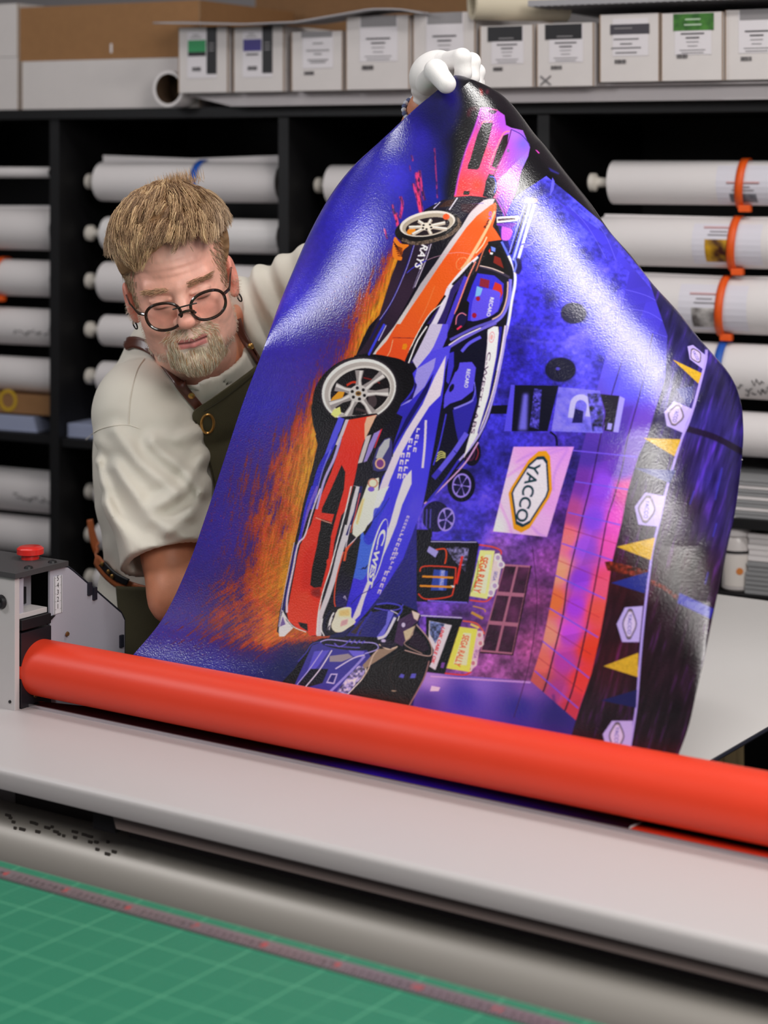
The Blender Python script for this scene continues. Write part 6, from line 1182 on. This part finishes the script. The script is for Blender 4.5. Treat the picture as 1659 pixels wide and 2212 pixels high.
M_hair = mat('hair', (170, 140, 100), .5, attr='tint', spec=.5)
def hair_sdf(P):
    q = hl(P); s = E(q, (.004, -.004, .078), (.088, .100, .090)); s = smin(s, E(q, (.002, -.02, .07), (.087, .09, .085)), .02)
    hlz = .110-.9*np.clip(-q[..., 0]-.035, 0, 1)-.9*np.clip(q[..., 0]-.055, 0, 1)-.5*np.clip(-q[..., 0], 0, .03); cut = np.where(q[..., 1] > .0, hlz-q[..., 2]-.0*q[..., 1], .012-q[..., 2]-(.0-q[..., 1])*-.9)
    return smax(s, cut, .008)
Pq, Fq = nets(hair_sdf, HO+(-.14, -.16, -.08), HO+(.14, .16, .21), .004)
Lq = hl(Pq.astype(np.float32)); hb_ = obj('hair', wd(Pq), Fq, M_hair, man, True, label='short swept blond hair'); colored(hb_, lin(np.tile([150, 114, 80.], (len(Pq), 1))*(.8+.4*fbm(Lq[:, 0]*1000, Lq[:, 2]*1000, 5, 3)[:, None])))
def grow(roots, nrm, L, flow, K=9, lift=.2, surf=None, noise=.25, seed=1, keep=.0012, flatten=.85):
    r = np.random.default_rng(seed); N_ = len(roots); P = [roots.copy()]; d = flow(roots)+nrm*lift+r.normal(0, noise, (N_, 3)); d /= np.linalg.norm(d, axis=1, keepdims=True); st = (L/(K-1)).reshape(-1, 1)
    for k in range(1, K):
        q = P[-1]+d*st; fl = flow(q); d = d*.62+fl*.5+r.normal(0, noise*.18, (N_, 3))
        if surf is not None:
            n = grad(surf, q, .003); v = surf(q.astype(np.float32)); d = d-n*np.clip((d*n).sum(1), -9, 9)[:, None]*flatten*(k < K*.8); q = q+n*np.clip(keep-v, 0, .01)[:, None]; q = q-n*np.clip(v-.012, 0, .02)[:, None]*.4
        d /= np.linalg.norm(d, axis=1, keepdims=True)+1e-9; P.append(q)
    return np.stack(P, 1)
wh = np.array([.012, -.052, .160])                  # whorl
def flow_top(P):
    q = hl(P.astype(np.float32)); v = q-wh; v[:, 2] *= .35; v[:, 1] = v[:, 1]*.9+.035; th = v[:, 0]*18; v[:, 0] += -.022+.020*np.sin(q[:, 0]*55+1.2)-.018*(q[:, 1] > .03); v[:, 2] -= .018+.06*np.clip(q[:, 1]-.05, 0, .05)/.05; v /= np.linalg.norm(v, axis=1, keepdims=True)+1e-9; return v@HM.astype(float)
Nq = grad(hair_sdf, Pq, .002); r_ = np.random.default_rng(3)
top = np.where((Lq[:, 2] > .085+.6*np.clip(np.abs(Lq[:, 0]-.004)-.055, 0, 1)) & (Nq@hz > -.1))[0]; hi = np.array([252, 220, 168.]); md = np.array([200, 162, 122.]); lo_ = np.array([130, 98, 72.]); gr = np.array([214, 190, 166.])
NG = 420; gk = r_.choice(top, NG); lg = Lq[gk]
def flow_top(P):
    q = hl(P.astype(np.float32)); v = q-wh; v[:, 2] *= .3; v[:, 1] = np.abs(v[:, 1])*.9+.03; v[:, 0] = v[:, 0]*.9-.050*np.clip((.035-q[:, 0])/.03, 0, 1)*(q[:, 1] > .0)*(q[:, 0] > -.055)+.020*(q[:, 0] > .04)+.018*np.sin(q[:, 1]*60+q[:, 0]*30)
    v[:, 2] -= .008+.06*np.clip(q[:, 1]-.075, 0, .04)/.04; v /= np.linalg.norm(v, axis=1, keepdims=True)+1e-9; return v@HM.astype(float)
gp = grow(Pq[gk]-Nq[gk]*.003, Nq[gk], r_.uniform(.032, .056, NG)*np.where(lg[:, 1] > .03, .78, .95)*np.clip((lg[:, 2]-.06)/.05, .45, 1), flow_top, 12, .5, hair_sdf, .28, 4, .004, .6)
CH = 26; rep = np.repeat(np.arange(NG), CH); off = r_.normal(0, 1, (NG*CH, 3)); off = off/np.linalg.norm(off, axis=1, keepdims=True)*(r_.random((NG*CH, 1))**.5)*.0095; tt = np.linspace(0, 1, 12)[None, :, None]
pa_ = gp[rep]+off[:, None]*(1-.60*tt)+r_.normal(0, .0007, (NG*CH, 12, 3))*tt; ks = r_.uniform(.7, 1, (NG*CH, 1)); lt = lg[rep]
pa_ = np.stack([np.stack([np.interp(np.linspace(0, 1, 12)*k_, np.linspace(0, 1, 12), p[:, j]) for j in range(3)], 1) for p, k_ in zip(pa_, ks[:, 0])])
tg = np.repeat(r_.random(NG), CH); t_ = np.clip(tg*.75+r_.random(NG*CH)*.55-.24, 0, 1)[:, None]; hc = np.where(t_ < .5, lo_*(1-2*t_)+md*2*t_, md*(2-2*t_)+hi*(2*t_-1)); sd = np.clip((np.abs(lt[:, 0])-.055)/.03, 0, 1)[:, None]*.6; hc = hc*(1-sd)+gr*sd
strands('hair', pa_, r_.uniform(.00040, .00075, len(pa_)), hc, M_hair, hb_, .2)
# spiky crown tuft
tf = hw(np.stack([r_.normal(.034, .018, 420), r_.normal(-.040, .012, 420), np.full(420, .156)], 1)); fu = lambda P: np.tile(hz*1.0+hx*.05-hy*.1, (len(P), 1))
strands('hair_tuft', grow(tf, np.tile(hz, (420, 1)), r_.uniform(.008, .026, 420), fu, 6, .2, None, .45, 8), .0004, np.tile(md, (420, 1))*r_.uniform(.7, 1.2, (420, 1)), M_hair, hb_, .2)
# short sides growing from the skin
side = np.where((x_ > .055) & (z_ > .004+.0*x_) & (z_ < .12) & (y_ < .052) & (y_ > -.09) & ~((x_ > .0775) & (y_ > -.034) & (z_ < .036)))[0]; side = np.concatenate([side, np.where((z_ > .09-.9*np.clip(x_-.05, 0, 1)) & (z_ < .14) & (y_ > -.1))[0]])
pk = r_.choice(side, 5200); down = lambda P: np.tile(-hz*.9-hy*.35, (len(P), 1))
strands('side_hair', grow(Ph[pk]-Nh[pk]*.001, Nh[pk], r_.uniform(.009, .019, len(pk))*np.where(_L[pk, 2] > .04, 1.3, .8), down, 5, .55, None, .2, 5), .00042, (gr*.6+md*.4)*r_.uniform(.62, 1.15, (len(pk), 1)), M_hair, hb_, .3)
# beard, moustache, brows
chin = (z_ < -.060) & (y_ > .034) & (z_ > -.115) & (x_ < .043+.12*np.clip(-.07-z_, 0, 1)); mus = (z_ > -.0445) & (z_ < -.028) & (y_ > .078) & (x_ < .034); gob = (x_ > .024) & (x_ < .040) & (z_ < -.036) & (z_ > -.07) & (y_ > .06); under = (z_ < -.066) & (y_ > -.0) & (x_ < .062) & (z_ > -.11)
low_lip = (x_ < .022) & (z_ > -.066) & (z_ < -.045) & (y_ > .085)
reg = np.where((chin | mus | gob) & ~low_lip)[0]; pk = r_.choice(reg, 3300); isM = mus[pk]
def fl_b(P):
    q = hl(P.astype(np.float32)); v = np.stack([q[:, 0]*5, np.full(len(q), .10), np.full(len(q), -1.)], 1); m_ = q[:, 2] > -.046; v[:, 0] = np.where(m_, np.sign(q[:, 0])*.9+q[:, 0]*10, v[:, 0]); v[:, 2] = np.where(m_, -.7, v[:, 2]); v /= np.linalg.norm(v, axis=1, keepdims=True); return v@HM.astype(float)
bc = np.array([255, 230, 204.])*r_.uniform(.92, 1.1, (len(pk), 1)); bc = np.where((r_.random(len(pk)) < .22)[:, None], np.array([214, 166, 120.]), bc)
bd = strands('beard', grow(Ph[pk]-Nh[pk]*.0008, Nh[pk], np.where(isM, r_.uniform(.005, .009, len(pk)), r_.uniform(.009, .018, len(pk))), fl_b, 6, .45, head_sdf, .22, 7, .0005, .5), .00036, np.clip(bc, 0, 255), M_hair, man, .3); bd['label'] = 'short whitish blond beard and moustache'
pk = r_.choice(np.where(under & (y_ < .08) | ((x_ > .052) & (z_ < .0) & (z_ > -.075) & (y_ > -.01) & (y_ < .05)))[0], 1800); strands('stubble', grow(Ph[pk], Nh[pk], r_.uniform(.003, .006, len(pk)), fl_b, 3, .5, None, .2, 9), .00028, np.tile([226, 206, 186.], (len(pk), 1)), M_hair, bd, .4)
br = np.where((z_ > .0345+.0*x_) & (z_ < .0425) & (x_ > .014) & (x_ < .052) & (y_ > .05))[0]; flb = lambda P: (lambda q: (np.stack([np.sign(q[:, 0])*.9, np.full(len(q), .1), np.full(len(q), .12)], 1)@HM.astype(float)))(hl(P.astype(np.float32)))
for sd_ in (-1, 1):
    pk = r_.choice(br[_L[br, 0]*sd_ > 0], 190); strands('eyebrow', grow(Ph[pk], Nh[pk], r_.uniform(.006, .011, len(pk)), flb, 4, .35, None, .2, 10), .00036, np.array([196, 156, 122.])*r_.uniform(.8, 1.2, (len(pk), 1)), M_hair, man, .3)
# ---- glasses and earrings
M_frame = mat('dark tortoise acetate', (34, 24, 22), .18, rgb2=(60, 40, 30), nscale=90, coat=.5); M_metal = mat('dark metal', (70, 66, 64), .3, metal=.8)
M_lens = bpy.data.materials.new('spectacle lens'); M_lens.use_nodes = True; nt = M_lens.node_tree; nt.nodes.clear(); o_ = nt.nodes.new('ShaderNodeOutputMaterial'); mxs = nt.nodes.new('ShaderNodeMixShader'); tr = nt.nodes.new('ShaderNodeBsdfTransparent'); gl = nt.nodes.new('ShaderNodeBsdfGlossy'); mxs.inputs[0].default_value = .07; gl.inputs['Roughness'].default_value = .05; tr.inputs['Color'].default_value = (1, 1, 1, 1)
nt.links.new(tr.outputs[0], mxs.inputs[1]); nt.links.new(gl.outputs[0], mxs.inputs[2]); nt.links.new(mxs.outputs[0], o_.inputs[0])
gls = thing('glasses', None, None, wd(hw((0, .11, .006)))); gls.location = [float(v) for v in wd(hw((0, .11, .006)))]; gls.parent = man; gx = .005
def lensring(s, n=44):
    out = []
    for k in range(n):
        a = 2*math.pi*k/n; c, si = math.cos(a), math.sin(a); rx, rz_ = .0272, .0238*(1 if si < 0 else .93); e = .88
        x = rx*np.sign(c)*abs(c)**e; z = rz_*np.sign(si)*abs(si)**e; out.append((s*.0352+gx*0+x*1.0+.004, .1175-.010*(abs(s*.0352+x)/.06)**2*1.3+.10*z*.8, .0055+z))
    return [wd(hw(p)) for p in out]
for s in (-1, 1):
    ring = lensring(s); fo = MB().tube(ring, .0025, 8, ring=True).build('rim', M_frame, gls, True); V = ring+[np.mean(ring, 0)]; obj('lens', V, [(k, (k+1) % 44, 44) for k in range(44)], M_lens, fo, True)
    h0, h1 = (s*.0625+.004, .107, .014), (s*.071+.004, .100, .016)
    MB().tube([wd(hw(p)) for p in (h0, h1, (s*.0745+.003, .086, .016), (s*.081, .045, .016), (s*.0855, .004, .017), (s*.0865, -.012, .010), (s*.085, -.022, -.008))], [.0028, .0026, .0017, .0015, .0016, .0018, .0018], 8).build('temple', M_frame, gls, True)
    MB().tube([wd(hw((s*.0135+.004, .111, -.002))), wd(hw((s*.010+.002, .106, -.006)))], .0018, 6).build('nose_pad', M_metal, gls, True)
MB().tube([wd(hw(p)) for p in ((-.0150, .119, .0150), (-.006, .1225, .0165), (.004, .1235, .0168), (.014, .1225, .0165), (.023, .119, .0150))], .0012, 8).build('top_bar', M_metal, gls, True)
MB().tube([wd(hw(p)) for p in ((-.0078, .119, .003), (-.003, .122, .0072), (.004, .1235, .0084), (.011, .122, .0072), (.0158, .119, .003))], .0022, 8).build('bridge', M_frame, gls, True)
for s in (-1, 1):
    c = hw((s*.086, -.004, -.0385)); pts = [wd(c+HM[1].astype(float)*.0062*math.cos(a)*1+HM[2].astype(float)*.0068*math.sin(a)+HM[0].astype(float)*.003*math.cos(a)) for a in np.linspace(0, 2*math.pi, 24, endpoint=False)]
    MB().tube(pts, .0012, 8, ring=True).build('earring', mat('black metal ring', (22, 20, 22), .25, metal=.6), man, True)
# ---- T-shirt
M_shirt = mat('cream cotton', (226, 219, 206), .85, noise=.04, nscale=7, bump=.12, bscale=900)
SL_A = (ELR-SHR)/np.linalg.norm(ELR-SHR); HEM = SHR+SL_A*(np.linalg.norm(ELR-SHR)*.80)
SL_B = (ELL_-SHL)/np.linalg.norm(ELL_-SHL)
def torso_sdf(P):
    f = s_ell(P, rz(440, 985, 3.49), (.190, .135, .22)); f = smin(f, s_cap(P, rz(415, 1100, 3.52), PEL+(0, 0, .06), .135, .150), .06)
    f = smin(f, s_cap(P, rz(345, 862, 3.45), rz(560, 745, 3.50), .088, .085), .05)
    f = smin(f, s_cap(P, rz(360, 745, 3.47), rz(430, 820, 3.43), .062, .075), .04)
    return f
def collar_sdf(P):
    ax_a, ax_b = rz(424, 752, 3.375), rz(446, 850, 3.42); f = s_cap(P, ax_a, ax_b, .082, .092); u_ = (ax_b-ax_a)/np.linalg.norm(ax_b-ax_a)
    top = -((P-ax_a.astype(np.float32))@u_.astype(np.float32))+.012; f = smax(f, top, .004); return smax(f, -s_cap(P, ax_a-u_*.1, ax_a+u_*.03, .077), .003)
FOLDS = [((250, 1010), (330, 1120), (410, 1165), .008), ((225, 1090), (310, 1190), (400, 1215), .007), ((440, 985), (400, 1060), (340, 1090), .009), ((446, 1040), (410, 1110), (360, 1150), .008), ((210, 1000), (240, 1120), (285, 1200), .008), ((330, 960), (390, 1010), (436, 1060), .008), ((250, 930), (300, 1000), (380, 1060), .006), ((430, 930), (380, 950), (330, 945), .006)]
def sleeve_sdf(P):
    f = s_cap(P, SHR+(.004, 0, .006), HEM+SL_A*.06, .094, .083)
    Pf = np.asarray(P); X = Pf[..., 0]*FP/Pf[..., 1]+CXP; Y = (HC-Pf[..., 2])*FP/Pf[..., 1]+HYP
    for a, b, c, w in FOLDS:
        dd = np.full(X.shape, 1e3, np.float32)
        for (x0, y0), (x1, y1) in ((a, b), (b, c)):
            vx, vy = x1-x0, y1-y0; t = np.clip(((X-x0)*vx+(Y-y0)*vy)/(vx*vx+vy*vy), 0, 1); dd = np.minimum(dd, np.hypot(X-x0-t*vx, Y-y0-t*vy))
        f = f-w*(np.exp(-(dd/13)**2)-.5*np.exp(-((dd-26)/14)**2))
    f = f-.006*(vnoise(X/60+9, Y/46+4, 5)-.5)
    f = smax(f, (P-HEM.astype(np.float32))@SL_A.astype(np.float32), .003); return smax(f, -s_cap(P, HEM-SL_A*.005, ELR+SL_A*.1, .066), .003)
def sleeveL_sdf(P):
    Pf = np.asarray(P); t = (Pf-SHL.astype(np.float32))@SL_B.astype(np.float32)
    f = s_cap(P, SHL-SL_B*.02, SHL+SL_B*.22, .088, .078)-.007*np.sin(t*120+(Pf[..., 0]+Pf[..., 2])*18)*np.exp(-((t-.02)/.08)**2); return smax(f, t-.17, .004)
def shirt_sdf(P):
    Pf = np.asarray(P); f = torso_sdf(P); f = smin(f, collar_sdf(P), .008)
    X = Pf[..., 0]*FP/Pf[..., 1]; Z = Pf[..., 2]*1250; f = f-.007*(vnoise(X/70+30, Z/60+40, 9)-.5)-.004*(vnoise(X/24+30, Z/40+40, 19)-.5)
    f = smin(f, sleeve_sdf(P), .012); return smin(f, sleeveL_sdf(P), .03)
def shirt_cut(P): return smax(smax(shirt_sdf(P), .86-P[..., 2], .01), -s_cap(P, rz(424, 752, 3.375)+(0, 0, .1), rz(436, 800, 3.40), .075), .003)
Ps, Fs = nets(shirt_cut, (-.62, 3.18, .84), (.10, 3.75, 1.66), .0045)
shirt = obj('t_shirt', wd(Ps), Fs, M_shirt, man, True)
def seam(pts, r=.0008, name='seam', m=None, par=None, f=shirt_sdf, lift=.0004, smooth=True):
    P = crs(pts, 8, False) if smooth else np.array(pts, float); Q, _ = onbody(f, P[:, 0], P[:, 1], lift); return MB().tube([wd(q) for q in Q], r, 6).build(name, m or mat('seam thread', (226, 218, 205), .9), par or shirt, True)
seam([(186, 950), (210, 930), (240, 921), (275, 918), (300, 925)]); seam([(278, 918), (279, 880), (284, 845), (296, 800), (312, 775)])
# ---- apron: bib, straps, skirt, belt
M_apr = mat('olive canvas', (78, 72, 50), .9, noise=.15, nscale=30, bump=.25, bscale=700); M_leath = mat('dark brown leather', (88, 46, 34), .38, noise=.2, nscale=50, coat=.2); M_tan = mat('tan leather', (176, 96, 52), .5, noise=.2, nscale=40); M_brass = mat('brass', (196, 150, 84), .3, metal=.85)
def bodypatch(name, f, corners, nu, nv, lift, m, par, thick=.002, d0=2.95, hem=0):
    """four-sided patch given by left and right edge polylines, laid on the clothed body"""
    Lp, Rp = [arc(e, nv)[0] for e in corners]; u = np.linspace(0, 1, nu)[None, :, None]; Q = Lp[:, None]*(1-u)+Rp[:, None]*u; S, N = onbody(f, Q[..., 0], Q[..., 1], lift, d0)
    dd = S[..., 1]; 
    i = np.arange(nu*nv).reshape(nv, nu); F = np.stack([i[:-1, :-1], i[1:, :-1], i[1:, 1:], i[:-1, 1:]], -1).reshape(-1, 4); o = obj(name, wd(S).reshape(-1, 3), F, m, par, True); s = o.modifiers.new('thickness', 'SOLIDIFY'); s.thickness = thick; s.offset = 0; return o
front = lambda P: smin(torso_sdf(P), collar_sdf(P), .008)-.004
apron = bodypatch('apron', front, ([(437, 868), (418, 888), (430, 930), (447, 985), (458, 1030), (464, 1075), (470, 1150)], [(548, 786), (560, 830), (590, 880), (610, 930), (615, 1000), (610, 1060), (600, 1150)]), 40, 50, .010, M_apr, man)
def strap(name, pts, w, f, lift, m, par, thick=.003):
    P = crs(pts, 8, False); T = np.gradient(P, axis=0); N = np.stack([-T[:, 1], T[:, 0]], 1); N /= np.linalg.norm(N, axis=1, keepdims=True); ww = np.interp(np.linspace(0, 1, len(P)), np.linspace(0, 1, len(w)), w)[:, None]/2
    cols = [onbody(f, (P+N*ww*s)[:, 0], (P+N*ww*s)[:, 1], lift)[0] for s in (-1, -.5, 0, .5, 1)]; mid = cols[2]; S = np.stack([np.where(np.linalg.norm(c-mid, axis=1, keepdims=True) > .05, mid+(c-mid)*.2, c) for c in cols], 1)
    n5 = len(P); i = np.arange(n5*5).reshape(n5, 5); F = np.stack([i[:-1, :-1], i[1:, :-1], i[1:, 1:], i[:-1, 1:]], -1).reshape(-1, 4); o = obj(name, wd(S).reshape(-1, 3), F, m, par, True); s = o.modifiers.new('thickness', 'SOLIDIFY'); s.thickness = thick; s.offset = 0; return o
st1 = strap('strap', [(272, 748), (292, 741), (318, 750), (345, 775), (372, 808), (400, 843), (420, 868), (436, 888), (444, 896)], [22, 24, 24, 23, 22, 22, 22, 20], shirt_sdf, .004, M_leath, apron); st2 = strap('strap', [(514, 690), (524, 720), (540, 750), (556, 776), (570, 800)], [20, 23, 23, 23], shirt_sdf, .006, M_leath, apron)
def stud(px, py, r, name, m, par, lift=.010, f=None, ring=False):
    Q, N = onbody(f or shirt_sdf, np.array([px]), np.array([py]), lift); n = wd(N[0]); q = wd(Q[0])
    if ring:
        a = np.cross(n, (0, 0, 1)); a /= np.linalg.norm(a); b = np.cross(n, a); return MB().tube([q+a*r*.75*math.cos(t)+b*r*1.25*math.sin(t) for t in np.linspace(0, 2*math.pi, 28, endpoint=False)], .0023, 8, ring=True).build(name, m, par, True)
    return MB().lathe([(.0018, 0), (.0014, r*.6), (0, r), (-.002, r)], q, n, 20).build(name, m, par, True)
stud(415, 851, .0055, 'rivet', M_brass, st1, .007); stud(539, 747, .0055, 'rivet', M_brass, st2, .009); stud(447, 903, .0135, 'eyelet_ring', M_brass, apron, .020, ring=True); stud(551, 796, .0055, 'rivet', M_brass, apron, .016)
seam([(440, 880), (470, 860), (505, 832), (546, 797)], .0008, 'stitching', mat('dark thread', (50, 46, 32), .9), apron, front, .0125); seam([(424, 900), (440, 950), (455, 1000), (464, 1040)], .0008, 'stitching', mat('dark thread', (50, 46, 32), .9), apron, front, .0125)
bodypatch('apron_skirt', lambda P: torso_sdf(P)-.004, ([(262, 1262), (266, 1320), (272, 1370), (276, 1430), (280, 1500)], [(560, 1262), (560, 1320), (560, 1370), (560, 1430), (560, 1500)]), 40, 30, .012, M_apr, apron, d0=3.1)
bl = strap('waist_belt', [(199, 1128), (206, 1165), (222, 1205), (248, 1238), (280, 1260), (330, 1275), (400, 1285)], [12, 16, 22, 26, 26, 26], lambda P: torso_sdf(P), .012, M_tan, apron)
bk_ = strap('buckle_tab', [(240, 1212), (262, 1236), (290, 1250)], [14, 16, 14], lambda P: torso_sdf(P), .017, M_lblk, bl)
for q in ((243, 1212), (255, 1228), (262, 1238)): stud(q[0], q[1], .004, 'stud', M_brass, bl, .021, torso_sdf)
# ---- gloves: the raised one grips the sheet, thumb in front, four fingers folded behind
M_glove = mat('white cotton glove', (244, 240, 238), .8, bump=.2, bscale=900)
K_ = [rz(962, 134, 3.085), rz(985, 142, 3.115), rz(1003, 160, 3.145), rz(1014, 180, 3.17)]
PIP = [rz(998, 124, 3.05), rz(1018, 134, 3.075), rz(1029, 156, 3.10), rz(1030, 180, 3.13)]
DIP = [rz(1001, 158, 3.052), rz(1017, 168, 3.072), rz(1025, 186, 3.095), rz(1024, 204, 3.12)]; TIP = [rz(990, 186, 3.052), rz(1003, 196, 3.07), rz(1010, 210, 3.09), rz(1010, 222, 3.115)]
FR = [.0135, .0140, .0132, .0115]
def glove_sdf(P):
    w = WRL+(.006, 0, .006); f = s_cap(P, w, rz(934, 168, 3.12), .0265, .031); f = smin(f, s_ell(P, rz(942, 158, 3.115), (.027, .028, .031)), .02)
    f = smin(f, s_cap(P, rz(932, 168, 3.12), rz(955, 150, 3.10), .028, .025), .02)
    for k in range(4):
        f = smin(f, s_cap(P, rz(940, 160, 3.12+.01*k), K_[k], .018, FR[k]+.001), .010); f = smin(f, s_cap(P, K_[k], PIP[k], FR[k]+.0015, FR[k]+.0005), .004)
    g = None
    for k in range(4):
        h = smin(s_cap(P, PIP[k], DIP[k], FR[k], FR[k]-.001), s_cap(P, DIP[k], TIP[k], FR[k]-.001, FR[k]-.0025), .004); g = h if g is None else smin(g, h, .0015)
    f = smin(f, g, .003)
    th = smin(s_cap(P, rz(924, 180, 3.07), rz(944, 154, 3.015), .019, .0160), s_cap(P, rz(940, 152, 3.015), rz(964, 181, 2.985), .0165, .0145), .006); f = smin(f, th, .008)
    q = P-WRL.astype(np.float32); t = np.linalg.norm(q, axis=-1); f = f+.0012*np.sin((P[..., 0]*.6+P[..., 2])*520)*np.exp(-((t-.03)/.02)**2)
    ax_ = rz(934, 168, 3.12)-WRL; ax_ = ax_/np.linalg.norm(ax_); return smax(f, -((P-WRL.astype(np.float32))@ax_.astype(np.float32))-.004, .003)
Pg, Fg = nets(glove_sdf, rz(860, 270, 3.1)*(1, 0, 1)+(-.03, 2.9, 0), rz(1070, 70, 3.1)*(1, 0, 1)+(.03, 3.26, .02), .0018)
glove = obj('glove', wd(Pg), Fg, M_glove, man, True, label='white cotton glove on the raised hand')
c = WRL-(WRL-ELL_)/np.linalg.norm(WRL-ELL_)*.012; ax_ = (WRL-ELL_)/np.linalg.norm(WRL-ELL_); a = np.cross(ax_, (0, 1, 0)); a /= np.linalg.norm(a); b = np.cross(ax_, a); brc = None; mb1, mb2 = MB(), MB()
for k in range(26):
    t = 2*math.pi*k/26; q = c+(a*math.cos(t)+b*math.sin(t))*.0325; (mb1 if k % 2 else mb2).lathe([(-.0042, 0), (-.003, .003), (0, .0042), (.003, .003), (.0042, 0)], wd(q), wd(ax_), 10)
brc = mb1.build('bracelet', mat('pale bead', (216, 220, 232), .3), man, True); mb2.build('beads', mat('blue grey bead', (96, 108, 150), .3), brc, True)
# the lower hand, behind the sheet
def glove2(P):
    pc_ = WRR+np.array([.06, -.01, .004]); f = s_cap(P, WRR, pc_, .028, .034)
    for k in range(4):
        kn = pc_+np.array([.035, -.004, .026-.018*k]); m1 = kn+np.array([.034, -.022, -.004]); tp = m1+np.array([.010, -.030, -.006]); f = smin(f, s_cap(P, pc_, kn, .02, .011), .008); f = smin(f, s_cap(P, kn, m1, .0105, .0098), .003); f = smin(f, s_cap(P, m1, tp, .0098, .008), .003)
    tb2 = pc_+np.array([-.01, -.03, .03]); f = smin(f, s_cap(P, pc_, tb2, .018, .014), .008); return smin(f, s_cap(P, tb2, tb2+np.array([.035, -.018, .010]), .013, .0105), .004)
Pg2, Fg2 = nets(glove2, WRR+(-.05, -.12, -.08), WRR+(.19, .06, .09), .003); obj('glove', wd(Pg2), Fg2, M_glove, man, True)
# trousers and shoes
def trou(P):
    f = s_cap(P, PEL+(0, 0, .02), PEL+(0, 0, -.04), .155)
    for s in (-1, 1):
        hp = PEL+np.array([.09*s, 0, -.05]); kn = hp+np.array([.02*s, -.02, -.40]); an = kn+np.array([0, .02, -.36]); f = smin(f, s_cap(P, hp, kn, .105, .08), .04); f = smin(f, s_cap(P, kn, an, .08, .07), .03)
    return smax(f, .12-P[..., 2], .01)
Pt, Ft = nets(trou, PEL*(1, 1, 0)+(-.3, -.25, .1), PEL*(1, 1, 0)+(.3, .25, 1.0), .012); obj('trousers', wd(Pt), Ft, mat('dark trousers', (44, 42, 44), .9), man, True)
for s in (-1, 1):
    an = PEL*(1, 1, 0)+np.array([.11*s, 0, .06]); shf = lambda P, an=an: smax(smin(s_cap(P, an, an+np.array([0, -.16, -.02]), .052, .045), s_cap(P, an, an+np.array([0, 0, .08]), .05), .02), .003-P[..., 2], .004)
    a_, b_ = nets(shf, an+(-.08, -.24, -.07), an+(.08, .08, .16), .008); obj('shoe', wd(a_), b_, mat('dark shoe', (30, 28, 28), .5), man, True)
# ================================================================= CAMERA, LIGHT
cd = bpy.data.cameras.new('camera'); cam = bpy.data.objects.new('camera', cd); COL.objects.link(cam)
cam.location = (0, 0, HC); cam.rotation_euler = (math.pi/2, 0, THW)
cd.sensor_fit = 'VERTICAL'; cd.sensor_height = 36; cd.sensor_width = 27; cd.lens = 36*FP/2212
cd.shift_y = -(1106-HYP)/2212; cd.clip_start = .05; cd.clip_end = 50
cd.dof.use_dof = True; cd.dof.focus_distance = 3.12; cd.dof.aperture_fstop = 3.4; cd.dof.aperture_blades = 0
SC.camera = cam
def area(name, loc, tgt, sx, sy, power, col=(1, 1, 1), spread=180):
    l = bpy.data.lights.new(name, 'AREA'); l.shape = 'RECTANGLE'; l.size = sx; l.size_y = sy; l.energy = power; l.color = col; l.spread = math.radians(spread)
    o = bpy.data.objects.new(name, l); COL.objects.link(o); o.location = loc
    o.rotation_euler = (Vector(tgt)-Vector(loc)).to_track_quat('-Z', 'Y').to_euler(); return o
area('ceiling_panel', (.35, .1, 2.95), (.35, .1, 0), 2.4, 1.3, 50, (1, .965, .93))
area('key_panel', (.75, .9, 2.55), (-1.7, 2.8, 1.4), .9, .9, 26, (1, .97, .94))  # added light with no fixture behind it, brightens the man's face
area('ceiling_strip', (-.45, 2.65, 2.92), (-.8, 2.6, 0), .24, 1.1, 18, (1, .97, .94))
area('ceiling_strip', (-2.9, 3.0, 2.92), (-2.9, 3.0, 0), 1.6, .3, 4, (1, .965, .94))
area('side_panel', (-3.1, 1.5, 2.45), (-1.45, 2.6, 1.55), .5, .5, 11, (.97, .97, 1))
area('wall_panel', (-4.4, -.2, 1.5), (-1.6, 2.5, 1.1), 1.2, .8, 2.2, (.95, .96, 1))  # added light standing in for a bright wall, mirrored in the print
w = bpy.data.worlds.new('world'); SC.world = w; w.use_nodes = True
w.node_tree.nodes['Background'].inputs[0].default_value = (.9, .9, 1, 1); w.node_tree.nodes['Background'].inputs[1].default_value = .10
SC.view_settings.view_transform = 'Standard'; SC.view_settings.look = 'None'; SC.view_settings.exposure = .2; SC.view_settings.gamma = 1
SC.view_settings.use_curve_mapping = False
SC.cycles.max_bounces = 7; SC.cycles.diffuse_bounces = 3; SC.cycles.glossy_bounces = 3; SC.cycles.transparent_max_bounces = 8; SC.cycles.sample_clamp_indirect = 4
